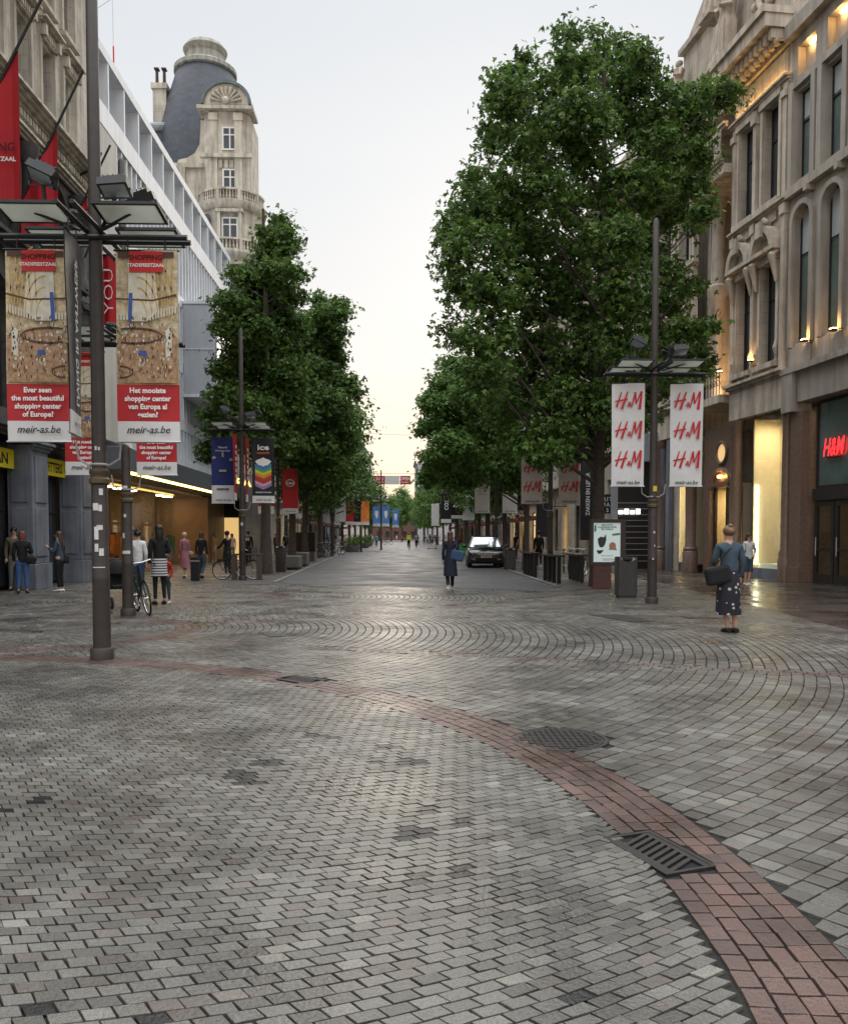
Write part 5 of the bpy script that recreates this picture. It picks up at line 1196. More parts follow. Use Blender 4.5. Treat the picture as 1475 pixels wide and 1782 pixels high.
hm(at(925, 820, 29.6).x, 29.6, 'pinkish H&M banner half covered by leaves, left on the post behind the racks', m_pinkw)
hm(at(990, 820, 29.6).x, 29.6, 'pinkish H&M banner beside the dark tree trunk over the poster case', m_pinkw)
# third left post
m_navy = M('navy_print', (.012, .022, .13), .6, .15, 3); m_blk = M('black_print', (.010, .010, .014), .5, .1)
yb3 = P3.y + .15
o = banner(at(389, 820, yb3).x, yb3 - .1, 2.66, 4.9, .78, 'navy blue perfume banner with white foot on the third left lamp post', segs=[(2.66, 3.28, m_white), (3.28, 4.9, m_navy)])
txt(o, 'Natural', .10, 0, 4.55, m_pw, bold=.001); txt(o, "L'homme bleu", .09, 0, 4.44, m_pw)
mb = MB(); mb.box(-.03, .03, -.034, -.03, 4.25, 4.4); mb.box(-.015, .015, -.034, -.03, 4.4, 4.47); mb.box(-.13, .12, -.034, -.03, 3.74, 3.82)
for sx, zz in ((-.3, 4.22), (.28, 4.15)): mb.poly([(sx - .08, -.031, zz), (sx, -.031, zz - .05), (sx + .08, -.031, zz + .01), (sx, -.031, zz + .07)])
mb.build('bottle_print', M('print_grey_gold', (.35, .32, .26), .6), o)
txt(o, 'PARFUM', .085, 0, 3.12, m_ink, bold=.006, sx=1.3); txt(o, 'meir-as.be', .125, 0, 2.74, m_ink, 'address_lettering', shear=.3)
o = banner(at(459, 820, yb3).x, yb3 - .1, 2.68, 4.9, .76, 'black watch banner with rainbow chevrons on the third left lamp post', segs=[(2.68, 2.92, m_white), (2.92, 4.9, m_blk)])
txt(o, 'ice', .26, 0, 4.5, m_pw, bold=.008, sx=1.35); txt(o, 'watch', .12, .0, 4.36, M('print_orange', (.6, .12, .02), .6), 'orange_lettering', bold=.003, sx=1.5)
mb = MB(); mb.poly([(-.28, -.03, 4.10), (-.2, -.03, 4.16), (-.1, -.03, 4.19), (0, -.03, 4.24), (.1, -.03, 4.19), (.2, -.03, 4.16), (.28, -.03, 4.10), (.18, -.03, 3.99), (.05, -.03, 3.95), (0, -.03, 3.92), (-.05, -.03, 3.95), (-.18, -.03, 3.99)]); mb.build('watch_print', m_pw, o)
rb = [(.05, .2, .45), (.08, .35, .12), (.65, .55, .05), (.65, .3, .03), (.5, .05, .03), (.4, .04, .03), (.65, .35, .4), (.3, .2, .4)]
for i, c_ in enumerate(rb):
    mb = MB(); zt = 3.90 - .095 * i; P = []; n = 12
    fz = lambda x: .13 * abs(x) / .28 + .012 * math.sin(x * 60)
    for k in range(n): x0, x1 = -.28 + .56 * k / n, -.28 + .56 * (k + 1) / n; mb.poly([(x0, -.03, zt - .105 + fz(x0)), (x1, -.03, zt - .105 + fz(x1)), (x1, -.03, zt + fz(x1) * 1), (x0, -.03, zt + fz(x0))])
    mb.build('rainbow_print', M('rainbow_%d' % i, c_, .6, .1, 20), o)
txt(o, 'CHANGE YOU CAN', .06, 0, 3.02, m_pw, bold=.002); txt(o, 'meir-as.be', .125, 0, 2.75, m_ink, 'address_lettering', shear=.3)
for sy, lab in ((-.55, 'red edge-on banner with white lettering turned sideways, front of third left post'), (.55, 'red edge-on banner turned sideways behind third left post')):
    o = banner(P3.x + (.08 if sy > 0 else -.12), yb3 + sy, 2.75, 5.0, .7, lab, rz=R(91), segs=[(2.75, 3.0, m_white), (3.0, 5.0, m_red)]); mb = MB(); [mb.box(-.1, .12, -.035, -.03, 3.3 + .2 * q, 3.42 + .2 * q) for q in range(7)]; mb.build('white_print', m_pw, o)
o = banner(at(505, 860, 40.8).x, 40.8, 2.6, 4.75, .76, 'plain red banner with round white C&A emblem', segs=[(2.6, 2.85, m_white), (2.85, 4.75, m_red)])
mb = MB(); mb.tube([(.2 * math.cos(t_ * PI / 12), -.03, 4.05 + .16 * math.sin(t_ * PI / 12)) for t_ in range(25)], .02, 6, caps=False); mb.build('emblem_ring', m_pw, o); txt(o, 'C&A', .17, 0, 3.99, m_pw, bold=.008); txt(o, 'meir-as.be', .12, 0, 2.68, m_ink, 'address_lettering', shear=.3)
o = banner(at(463, 880, 40.8).x, 40.8, 2.6, 4.75, .76, 'red and white banner mostly hidden behind the black rainbow banner', segs=[(2.6, 2.95, m_white), (2.95, 4.75, m_red)]); txt(o, 'meir-as.be', .12, 0, 2.68, m_ink, 'address_lettering', shear=.3)
o = banner(at(839, 850, 41.8).x, 41.8, 2.66, 4.95, .74, 'white banner with black square of letters reading RITUALS above the car', segs=[(2.66, 4.95, m_white)])
mb = MB(); mb.box(-.28, .28, -.035, -.03, 4.1, 4.66); mb.build('black_square', m_blk, o)
for i, t_ in enumerate(('R I T', 'U A L', 'S ...')): txt(o, t_, .15, 0, 4.5 - .17 * i, m_pw, yo=-.04, bold=.006)
for i, t_ in enumerate(('GENEROUS', 'BODY CARE', 'AND TEAS')): txt(o, t_, .075, 0, 3.85 - .14 * i, m_ink, yo=-.035)
txt(o, 'meir-as.be', .12, 0, 2.72, m_ink, 'address_lettering', shear=.3)
o = banner(at(887, 850, 41.8).x, 41.8, 2.66, 4.95, .74, 'plain white banner partly behind leaves, between car and racks', segs=[(2.66, 4.95, m_white)]); txt(o, 'meir-as.be', .12, 0, 2.72, m_ink, 'address_lettering', shear=.3)
m_ltb = M('light_blue_print', (.10, .22, .55), .6, .3, 3); m_org = M('orange_print', (.7, .22, .05), .6, .4, 2)
far = [(564, 62, 'white banner with black brush strokes, first of the pair behind the trunks', m_white, 2), (592, 62, 'white banner with black brush strokes, second of the pair nearer the road', m_white, 2),
       (608, 78, 'dark red photo banner between white and black banners far on the left', m_red, 1), (621, 80, 'black banner with small white block far on the left', m_blk, 1), (635, 80, 'white and orange food banner far on the left', m_org, 1),
       (655, 92, 'light blue banner with white figure, leftmost of three in mid street', m_ltb, 3), (671, 92, 'light blue banner with white figure, middle of three in mid street', m_ltb, 3), (688, 104, 'light blue banner with white figure, rightmost and smallest of three', m_ltb, 3),
       (776, 66, 'black banner with white vertical letters reading COS', m_blk, 4), (797, 72, 'black banner with large white arrow', m_blk, 5), (757, 86, 'small white banner far on the right under the trees', m_white, 1), (815, 55, 'white banner behind the navy coat woman', m_white, 1)]
for px, d, lab, mt, kd in far:
    z0 = 2.55 if kd != 5 else 3.0; z1 = z0 + (2.25 if kd != 5 else 1.6); w_ = .78 if kd != 5 else 1.7
    o = banner(at(px, 890, d).x, d, z0, z1, w_, lab, segs=[(z0, z0 + .28, m_white), (z0 + .28, z1, mt)])
    if kd == 2:
        mb = MB()
        for k in range(4): z = 3.1 + .38 * k; mb.poly([(-.26, -.03, z), (-.1, -.03, z + .08), (.25, -.03, z + .2), (.27, -.03, z + .28), (.05, -.03, z + .2), (-.27, -.03, z + .1)])
        mb.build('brush_print', m_ink, o)
    if kd == 3: mb = MB(); mb.poly([(-.15, -.03, 4.2), (.15, -.03, 4.25), (.2, -.03, 3.9), (.08, -.03, 3.4), (-.03, -.03, 3.4), (-.18, -.03, 3.9)]); mb.build('figure_print', m_pw, o); txt(o, 'meir-as.be', .12, 0, 2.63, m_ink, 'address_lettering')
    if kd == 4: mb = MB(); v, f = text_geo('COS', .42, bold=.01); mb.add([(y - .12, -.03, 3.9 + x * .9) for x, y in v], f); mb.build('lettering', m_pw, o)
    if kd == 5: mb = MB(); mb.poly([(-.5, -.03, 3.95), (.15, -.03, 3.95), (.15, -.03, 3.8), (.5, -.03, 4.05), (.15, -.03, 4.3), (.15, -.03, 4.15), (-.5, -.03, 4.15)]); mb.build('arrow_print', m_pw, o)
for i, (px, d, lab) in enumerate(((578, 62.2, 'plain lamp post between the brush stroke banners'), (628, 80.2, 'plain lamp post by the black and orange banners'), (663, 92.2, 'lamp post carrying the light blue banners'), (783, 70, 'lamp post on the right carrying the black banners'))):
    o = dup(l6, (at(px, 932, d).x, d, 0), 0, lab)
# street-spanning sign
d = 100; o = thing('street_banner', 'red and white banner strung high across the street with JULI and OPEN', 'banner', (at(683, 835, d).x, d, 7.6))
cx = o.location.x; zt, zb = Zat(828, d), Zat(843, d)
mb = MB(); mb.box(cx - .9, cx + .8, d - .02, d + .02, zb, zt); mb.build('white_cloth', m_white, o, world=True)
for sx, s_ in ((-1, 'JULI'), (1, 'OPEN')):
    c_ = cx + sx * 1.5 - .02; mb = MB(); mb.box(c_ - .62, c_ + .62, d - .021, d + .021, zb, zt); mb.build('red_cloth', m_red, o, world=True)
    mb = MB(); put_text(mb, s_, .5, (c_, d - .03, zb + .5), (1, 0, 0), (0, 0, 1), bold=.012); put_text(mb, 'ZONDAG', .22, (c_, d - .03, zb + .18), (1, 0, 0), (0, 0, 1), bold=.006); mb.build('lettering', m_pw, o, world=True)
mb = MB(); mb.cyl((-10.4, d, zt + .25), (11, d, zt + .25), .02, n=5); mb.build('cable', m_black, o, world=True)
# ============================================================ TREES
LM = [leaf_mat('leaves_dark', (.024, .055, .011), (.14, .245, .045)), leaf_mat('leaves_fresh', (.05, .115, .022), (.15, .26, .055))]
m_bark = M('tree_bark', (.075, .058, .048), .9, .3, 8, bump=.8, bscale=30)
def leaf_mesh(name, cen, dirs, size, shape, mat):
    """cen (n,3) leaf positions, outward dirs; star leaves of 3 lobes (shape 3) or folded rhombus (shape 1)"""
    n = len(cen)
    nrm = dirs * .5 + nr.normal(0, .55, (n, 3)) + np.array([0, 0, .45]); nrm /= np.linalg.norm(nrm, axis=1)[:, None]
    a = nr.normal(0, 1, (n, 3)) + np.array([0, 0, -.9]); a -= nrm * (a * nrm).sum(1)[:, None]; a /= np.linalg.norm(a, axis=1)[:, None]
    b = np.cross(nrm, a); s = (size * nr.uniform(.7, 1.25, n))[:, None]
    if shape == 3:
        lob = [(0, 1.0, .26), (1.05, .82, .22), (-1.05, .82, .22)]; V = []
        for th, ln, wd in lob:
            d = a * math.cos(th) + b * math.sin(th); e = -a * math.sin(th) + b * math.cos(th)
            V += [cen - a * s * .1, cen + (d * ln * .5 + e * wd) * s + nrm * s * .06, cen + d * ln * s - nrm * s * .12, cen + (d * ln * .5 - e * wd) * s + nrm * s * .06]
        V = np.stack(V, 1).reshape(-1, 3); k = 12
        # share first vertex index so a leaf is one island
        F_ = np.concatenate([(np.arange(n) * k)[:, None] + np.array([[0, 4 * j + 1, 4 * j + 2, 4 * j + 3]]) for j in range(3)])
    else:
        V = np.stack([cen - a * s * .6, cen + b * s * .42 + nrm * s * .1, cen + a * s * .65, cen - b * s * .42 + nrm * s * .1], 1).reshape(-1, 3)
        F_ = (np.arange(n) * 4)[:, None] + np.array([[0, 1, 2, 3]])
    me = np_mesh(name, V, F_, [mat])
    return me
def crown_pts(blobs, n, csize, per, inner=.35):
    """blobs: (x,y,z,rx,ry,rz). clusters near blob surfaces -> leaf centres"""
    B = np.array(blobs, float); vol = (B[:, 3] * B[:, 4] * B[:, 5]) ** (2 / 3); pr = vol / vol.sum()
    m = n // per; idx = nr.choice(len(B), m, p=pr); d = nr.normal(0, 1, (m, 3)); d /= np.linalg.norm(d, axis=1)[:, None]
    r = np.where(nr.rand(m) < inner, nr.uniform(.3, .85, m), nr.uniform(.8, 1.1, m))
    cc_ = B[idx, :3] + d * B[idx, 3:] * r[:, None]
    cen = np.repeat(cc_, per, 0) + nr.normal(0, 1, (m * per, 3)) * csize * np.repeat(nr.uniform(.5, 1.2, m), per)[:, None] * np.array([1, 1, .62])
    return cen, np.repeat(d, per, 0)
def trunk_mesh(mb, x, y, h0, h1, r, limbs, bend=.15):
    q = random.Random(int(x * 77 + y * 13)); pts = []; n = 9
    for i in range(n + 1): t_ = i / n; pts.append((x + bend * math.sin(t_ * 3 + x) * t_, y + bend * math.cos(t_ * 2.3) * t_, h1 * t_))
    rad = [r * 1.5] + [r * (1 - .85 * (i / n)) + .02 for i in range(1, n + 1)]; mb.tube(pts, rad, 12)
    for bx, by, bz in limbs:
        if bz < h0 + 2.2: continue
        t_ = max(.0, min(.93, (bz - math.hypot(bx - x, by - y) * .8) / h1)); t_ = max(t_, h0 / h1 * .9)
        i = t_ * n; i0 = int(i); f = i - i0; p = Vector(pts[i0]).lerp(Vector(pts[min(n, i0 + 1)]), f); e = Vector((bx, by, bz)); m = p.lerp(e, .5) + Vector((q.uniform(-.2, .2), q.uniform(-.2, .2), -.1 * (e - p).length + .1))
        rr_ = r * (1 - .85 * t_) * .36 + .012; mb.tube([p, m, e], [rr_, rr_ * .6, .008], 6)
def tree(name, lab, x, y, blobs, nleaf, size, h0, h1, r, mat, shape=3, per=18, csize=.28, group=None, inner=.35):
    o = thing(name, lab, 'tree', (x, y, 0), 0, group)
    mb = MB(); trunk_mesh(mb, 0, 0, h0, h1, r, [(b[0] - x, b[1] - y, b[2]) for b in blobs]); mb.build('trunk', m_bark, o, smooth=True)
    B = [(b[0] - x, b[1] - y, *b[2:]) for b in blobs]
    cen, dr = crown_pts(B, nleaf, csize, per, inner); me = leaf_mesh('crown', cen, dr, size, shape, mat)
    c_ = bpy.data.objects.new('crown', me); COL.objects.link(c_); c_.parent = o; KIDS.setdefault(o.name, []).append(c_)
    return o
def px_blobs(L_, d, spread, y0=None):
    out = []
    for i, (px, py, rx, ry) in enumerate(L_):
        dd = d + spread * math.sin(i * 2.4 + .7) * (1 if rx > 30 else .5); p = at(px, py, dd); k = dd / 1475
        out.append((p.x, p.y, p.z, rx * k, (rx + ry) / 2 * k, ry * k))
    return out
# big right tree, crown traced as leafy masses round its own trunk
BR = [(985, 75, 20, 32), (1028, 72, 16, 24), (1000, 120, 38, 35), (1060, 110, 42, 40), (1118, 98, 20, 25), (1110, 130, 36, 30), (903, 130, 33, 28), (885, 165, 38, 32), (852, 182, 20, 9), (872, 225, 34, 22), (846, 258, 18, 7), (950, 185, 50, 45),
      (1010, 200, 55, 45), (1080, 190, 50, 45), (1125, 220, 30, 30), (905, 240, 40, 35), (960, 265, 45, 32), (1020, 275, 35, 30), (1160, 170, 26, 24), (1205, 175, 34, 26), (1250, 165, 28, 20), (1195, 220, 40, 32), (1145, 260, 34, 34), (1210, 265, 30, 22),
      (840, 320, 38, 30), (900, 310, 40, 32), (880, 365, 48, 34), (820, 360, 35, 28), (950, 345, 42, 36), (1010, 350, 45, 40), (1075, 330, 40, 32), (1130, 320, 42, 36), (1190, 315, 38, 32), (1225, 365, 24, 18), (1205, 400, 14, 14), (795, 395, 32, 24), (785, 440, 26, 30), (1150, 370, 42, 30),
      (840, 430, 45, 40), (910, 420, 50, 42), (985, 430, 50, 45), (1060, 420, 45, 42), (1120, 430, 34, 34), (1150, 470, 34, 26), (1195, 500, 22, 14), (800, 490, 36, 26), (860, 500, 45, 38), (930, 510, 50, 42), (1010, 520, 50, 42), (1085, 510, 45, 40), (1150, 530, 36, 26), (795, 530, 24, 14),
      (775, 572, 16, 12), (800, 590, 20, 18), (850, 580, 45, 36), (920, 600, 50, 42), (1000, 610, 50, 42), (1080, 600, 48, 42), (1150, 600, 45, 32), (1205, 575, 36, 20), (1240, 562, 18, 14), (1200, 625, 38, 22), (850, 650, 42, 34), (910, 685, 48, 36), (980, 700, 48, 38), (1050, 690, 45, 36), (1110, 670, 40, 30), (1170, 660, 40, 22), (1235, 650, 18, 12),
      (900, 745, 36, 22), (960, 760, 40, 24), (1030, 755, 40, 26), (1085, 730, 36, 26), (870, 705, 30, 24), (1000, 785, 46, 20), (935, 788, 38, 20), (1065, 765, 34, 22), (890, 770, 26, 16), (1110, 715, 26, 26)]
rB = px_blobs(BR, 25.3, 2.3)
tree('plane_tree', 'huge leafy street tree nearest on the right, standing behind the poster case', at(1040, 932, 25.6).x, 25.6, rB, 52000, .145, 3.4, 15.8, .19, LM[0], 3, 20, .21, inner=.22)
BL = [(487, 388, 14, 12), (470, 410, 22, 16), (500, 410, 12, 12), (470, 445, 26, 22), (500, 440, 18, 10), (508, 428, 10, 5), (520, 420, 8, 5), (485, 480, 32, 22), (440, 480, 28, 18), (515, 478, 18, 10), (410, 478, 18, 7), (460, 520, 42, 28), (410, 530, 32, 22), (510, 515, 18, 14), (390, 525, 18, 10),
      (430, 575, 42, 28), (490, 565, 36, 30), (395, 570, 22, 16), (420, 620, 36, 22), (480, 615, 40, 30), (390, 640, 18, 14), (440, 660, 45, 26), (500, 660, 36, 30), (395, 690, 32, 24), (375, 720, 24, 14), (440, 715, 42, 30), (500, 720, 36, 32), (385, 750, 30, 16), (430, 765, 38, 16), (370, 785, 24, 16), (480, 770, 30, 22)]
tree('plane_tree', 'tall conical street tree nearest on the left, rising past the stone tower', at(462, 932, 34.5).x, 34.5, px_blobs(BL, 34.5, 1.6), 30000, .15, 3.2, 14.5, .2, LM[0], 3, 16, .22)
BL2 = [(557, 522, 9, 12), (592, 530, 12, 12), (575, 548, 26, 14), (540, 560, 26, 18), (595, 545, 10, 6), (560, 590, 34, 26), (525, 600, 24, 26), (590, 575, 12, 10), (575, 620, 22, 20), (540, 650, 36, 30), (595, 665, 20, 14), (618, 680, 10, 10), (560, 700, 40, 28), (520, 730, 36, 30), (580, 730, 30, 22), (545, 775, 38, 24), (590, 770, 28, 22), (570, 810, 30, 18), (525, 810, 26, 18)]
tree('plane_tree', 'street tree second in the left row, behind the conical one', at(508, 932, 41.5).x, 41.5, px_blobs(BL2, 41.5, 1.8), 22000, .17, 3.2, 12.6, .17, LM[0], 3, 14, .25)
BR2 = [(800, 640, 36, 20), (770, 670, 26, 18), (830, 690, 42, 30), (780, 720, 38, 28), (752, 700, 16, 14), (860, 640, 30, 22), (850, 750, 42, 30), (790, 780, 42, 28), (745, 745, 16, 14), (900, 800, 36, 26), (850, 810, 36, 24), (800, 830, 34, 20), (760, 800, 26, 20), (745, 830, 14, 12), (900, 840, 26, 14), (935, 790, 26, 22), (880, 700, 30, 26), (975, 775, 24, 14)]
tree('plane_tree', 'fresh green street tree second in the right row, over the parked car', at(915, 932, 38).x, 38, px_blobs(BR2, 38, 2.0), 24000, .16, 3.0, 10.5, .13, LM[1], 3, 14, .25)
# template for the rest of the rows
def template(seed, hh, rr_, n, size):
    q = random.Random(seed); bl = []
    for i in range(22):
        t_ = (i + .5) / 22; z_ = 3.6 + (hh - 4.4) * t_; R_ = rr_ * (math.sin(PI * (.2 + .72 * t_)) ** .8); a = i * 2.4 + q.random(); k = R_ * q.uniform(.3, .72)
        bl.append((k * math.cos(a), k * math.sin(a), z_, R_ * q.uniform(.38, .5), R_ * q.uniform(.38, .5), q.uniform(.7, 1.15)))
    return bl
t1 = tree('plane_tree', 'x', 0, 0, template(3, 12.0, 3.6, 1, 1), 13000, .2, 3, 11.4, .17, LM[0], 1, 12, .3)
t2 = tree('plane_tree', 'x', 0, 0, template(8, 11.2, 3.4, 1, 1), 13000, .2, 3, 10.6, .15, LM[1], 1, 12, .3)
ordn = ['third', 'fourth', 'fifth', 'sixth', 'seventh', 'eighth', 'ninth', 'tenth', 'eleventh', 'twelfth', 'thirteenth']
n_ = 0
used = [False, False]
def put(k, x, y, rz, sc, lab, grp):
    src = (t1, t2)[k]
    if not used[k]: used[k] = True; o = src; o.location = (x, y, 0); o.rotation_euler = (0, 0, rz); o.scale = (sc,) * 3; o['label'] = lab
    else: o = dup(src, (x, y, 0), rz, lab, sc)
    o['group'] = grp
for i, d in enumerate((50, 61, 73, 86, 100, 116, 134, 155, 178, 205)):
    put(i % 2 if i > 1 else 0, -5.2 - d * .004, d, i * 1.7, (1.04, 1.08, .97, 1.0, .97, 1.02, .98, 1.0, 1.05, 1.05)[i], 'street tree, %s in the left row' % ordn[i], 'street trees of the left row')
for i, d in enumerate((47, 56, 67, 79, 92, 106, 122, 142, 165, 192, 215)):
    put((1, 0)[i % 2], 6.2 + d * .004 - (.4 if d < 60 else 0), d, i * 2.1 + 1, (.92, 1.0, 1.04, 1.0, .98, 1.04, 1, 1, 1.04, 1.05, 1.05)[i], 'street tree, %s in the right row' % ordn[i], 'street trees of the right row')
for i, (x, d, s_) in enumerate(((-5, 238, 1.3), (1.5, 245, 1.45), (7.5, 236, 1.3), (-1.5, 232, 1.15))):
    put(i % 2, x, d, i * 1.3, s_, ('tree closing the far street end, left one', 'tallest tree closing the far street end', 'tree closing the far street end, right one', 'lowest tree in the middle of the far street end')[i], 'trees closing the street end')
# ============================================================ PEOPLE
m_skin = M('skin', (.48, .28, .20), .55, .08, 8); m_skin2 = M('skin_brown', (.22, .12, .08), .55, .08, 8)
HC = dict(black=M('hair_black', (.012, .010, .009), .5, .3, 30), brown=M('hair_brown', (.055, .03, .018), .5, .3, 30), red=M('hair_auburn', (.14, .04, .02), .5, .3, 30), blond=M('hair_blond', (.15, .085, .04), .5, .25, 30), grey=M('hair_grey', (.4, .38, .35), .6, .2, 30), scarf=M('head_scarf', (.55, .47, .36), .8))
def cl(name, c, **k): return M('cloth_' + name, c, .85, .2, 9, bump=.3, bscale=60, **k)
CB = cl('black', (.010, .010, .011)); CN = cl('navy', (.010, .012, .026)); CJ = cl('denim', (.045, .07, .095)); CD = cl('dark_jeans', (.025, .045, .095)); CW = cl('white', (.62, .62, .62)); CG = cl('grey', (.13, .13, .135))
CR = cl('red', (.40, .02, .02)); CP = cl('dusty_pink', (.30, .12, .14)); CBe = cl('beige', (.42, .33, .24)); CBl = cl('blue', (.04, .12, .40)); CY = cl('lime', (.45, .60, .03)); CK = cl('khaki', (.12, .10, .06)); CT = cl('turquoise', (.03, .28, .40)); CO = cl('orange', (.6, .16, .03)); CV = cl('violet', (.06, .05, .35))
SH = dict(w=M('shoe_white', (.6, .6, .58), .6), b=M('shoe_black', (.015, .014, .014), .5))
def floral():
    m = bpy.data.materials.new('floral_print_cloth'); m.use_nodes = True; t = m.node_tree; n = t.nodes.new; l = t.links.new; p = t.nodes['Principled BSDF']; p.inputs['Roughness'].default_value = .85
    g = n('ShaderNodeTexCoord'); v = n('ShaderNodeTexVoronoi'); v.inputs['Scale'].default_value = 11; l(g.outputs['Object'], v.inputs[0]); r = n('ShaderNodeValToRGB'); r.color_ramp.interpolation = 'CONSTANT'
    r.color_ramp.elements[0].color = (.45, .38, .40, 1); r.color_ramp.elements[1].position = .27; r.color_ramp.elements[1].color = (.012, .012, .02, 1); l(v.outputs[0], r.inputs[0]); l(r.outputs[0], p.inputs[0]); return m
def stripes():
    m = bpy.data.materials.new('striped_cloth'); m.use_nodes = True; t = m.node_tree; n = t.nodes.new; l = t.links.new; p = t.nodes['Principled BSDF']; p.inputs['Roughness'].default_value = .85
    g = n('ShaderNodeTexCoord'); v = n('ShaderNodeTexWave'); v.bands_direction = 'Z'; v.inputs['Scale'].default_value = 5.5; l(g.outputs['Object'], v.inputs[0]); r = n('ShaderNodeValToRGB'); r.color_ramp.interpolation = 'CONSTANT'
    r.color_ramp.elements[0].color = (.012, .012, .014, 1); r.color_ramp.elements[1].position = .45; r.color_ramp.elements[1].color = (.55, .55, .55, 1); l(v.outputs[0], r.inputs[0]); l(r.outputs[0], p.inputs[0]); return m
CF = floral(); CS = stripes()
def skin(name, V, E, Rr, mat, parent, sub=1, root=0):
    """one continuous surface grown round a posed skeleton"""
    me = bpy.data.meshes.new(name); me.from_pydata([tuple(v) for v in V], E, []); me.materials.append(mat)
    o = bpy.data.objects.new(name, me); COL.objects.link(o)
    md = o.modifiers.new('skin', 'SKIN'); md.use_smooth_shade = True
    sv = me.skin_vertices[0].data
    for i, r in enumerate(Rr):
        sv[i].radius = (r if hasattr(r, '__len__') else (r, r)); sv[i].use_root = (i == root)
    if sub: s = o.modifiers.new('smooth', 'SUBSURF'); s.levels = sub; s.render_levels = sub
    o.parent = parent; KIDS.setdefault(parent.name, []).append(o)
    return o
LEGS = dict(stand=(((-.09, .01, .5), (-.1, -.02, .08)), ((.09, .0, .5), (.1, -.02, .08))), walk=(((-.08, .13, .52), (-.08, .18, .10)), ((.09, .04, .5), (.09, -.27, .16))), walk2=(((-.08, .02, .5), (-.08, -.22, .13)), ((.08, .14, .52), (.08, .20, .09))),
            cross=(((-.06, .03, .5), (.0, .0, .08)), ((.08, .0, .5), (.1, -.03, .08))), ride=(((-.1, .32, .72), (-.1, .18, .32)), ((.1, .22, .60), (.1, .10, .20))))
ARMS = dict(down=((-.05, -.02, -.28), (-.04, .06, -.52)), swing=((-.06, .1, -.26), (-.05, .24, -.46)), back=((-.06, -.12, -.26), (-.06, -.16, -.50)), bent=((-.07, -.02, -.27), (.03, .22, -.22)), hip=((-.16, -.08, -.24), (-.04, .02, -.42)), phone=((-.05, .06, -.27), (.08, .28, -.12)), bars=((-.06, .15, -.24), (-.02, .38, -.34)))
def person(px, py, h, head_deg, lab, hair=('brown', 'long'), top=CB, sleeve=1, bottom=('t', CD), shoes='b', legs='stand', arms=('down', 'down'), bag=None, sk=None, detail=0, coat=None, grp='people in the street', pos=None, wide=1., extra=None, lean=0.):
    q = pos or W(px, py); o = thing('person', lab, 'person', (q[0], q[1], 0 if pos is None else pos[2]), R(head_deg), grp)
    k = h / 1.75; o.scale = (k * wide, k, k); sk = sk or m_skin
    L_ = LEGS[legs]; hipy = -lean; sub = 2 if detail else 1
    def ly(v): return (v[0], v[1] + lean * max(0, (v[2] - .95)) , v[2])
    V = [(0, 0, .96), (0, -.01, 1.12), (0, 0, 1.30), (0, .0, 1.42), (0, .01, 1.50), (0, .02, 1.56), (0, .025, 1.645), (0, .02, 1.71)]
    Rr = [(.125, .095), (.105, .085), (.125, .095), (.09, .07), (.05, .05), (.055, .06), (.078, .092), (.062, .075)]
    E = [(i, i + 1) for i in range(7)]
    hands = []
    for sd_, an in ((-1, arms[0]), (1, arms[1])):
        b_ = len(V); S = Vector((sd_ * .155, 0, 1.415)); e, w_ = ARMS[an]
        el = S + Vector((-sd_ * e[0] if 1 else 0, e[1], e[2])); wr = S + Vector((-sd_ * w_[0], w_[1], w_[2]))
        V += [tuple(S), tuple(el), tuple(wr)]; Rr += [.052, .040, .028]; E += [(3, b_), (b_, b_ + 1), (b_ + 1, b_ + 2)]; hands.append((sd_, el, wr))
    for sd_, (kn, an_) in zip((-1, 1), L_):
        b_ = len(V); V += [(sd_ * .085, 0, .90), kn, an_, (an_[0] + sd_ * .015, an_[1] + .13, max(.035, an_[2] - .05))]; Rr += [(.085, .085), .052, .034, .032]; E += [(0, b_), (b_, b_ + 1), (b_ + 1, b_ + 2), (b_ + 2, b_ + 3)]
    V = [ly(v) for v in V]
    skin('body', V, E, Rr, sk, o, sub)
    # hands: palm with four fingers and a side thumb
    for sd_, el, wr in hands:
        el, wr = Vector(ly(el)), Vector(ly(wr)); d = (wr - el).normalized(); side = d.cross(Vector((sd_, 0, 0))).normalized(); nrm = side.cross(d)
        mb = MB(); mb.tube([wr, wr + d * .04, wr + d * .085], [.024, .038, .034], 8, sq=.55)
        if detail:
            for i, ln in enumerate((.062, .072, .068, .052)):
                r0 = wr + d * .08 + side * ((i - 1.5) * .019); mb.tube([r0, r0 + d * ln * .5 + nrm * .008, r0 + d * ln * .85 + nrm * .026], [.0095, .0088, .0065], 6)
            t0 = wr + d * .03 + side * -.034; mb.tube([t0, t0 + d * .03 - side * .022, t0 + d * .058 - side * .026 + nrm * .01], [.011, .0095, .007], 6)
        else: mb.tube([wr + d * .08, wr + d * .13 + nrm * .015], [.03, .018], 6, sq=.5)
        mb.build('hand', sk, o, smooth=True)
    # face
    if detail or 120 < abs(((head_deg + 180) % 360) - 180) + 60:
        mb = MB(); y_ = V[6][1]; mb.tube([(0, y_ + .085, 1.665), (0, y_ + .105, 1.635), (0, y_ + .085, 1.628)], [.007, .014, .01], 6)
        for s in (-1, 1): mb.ball((s * .082, y_, 1.645), .018, (.4, .8, 1.3), 8, 6)
        mb.build('nose_and_ears', sk, o, smooth=True)
        mb = MB()
        for s in (-1, 1): mb.ball((s * .03, y_ + .083, 1.662), .009, (1.3, .6, .8), 8, 6)
        mb.build('eyes', HC['black'], o); mb = MB(); mb.ball((0, y_ + .084, 1.598), .02, (1.1, .4, .3), 8, 6); mb.build('mouth', M('lips', (.35, .09, .08), .5), o)
    # hair
    hc, hl = HC[hair[0]], hair[1]; y_ = V[6][1]; mb = MB()
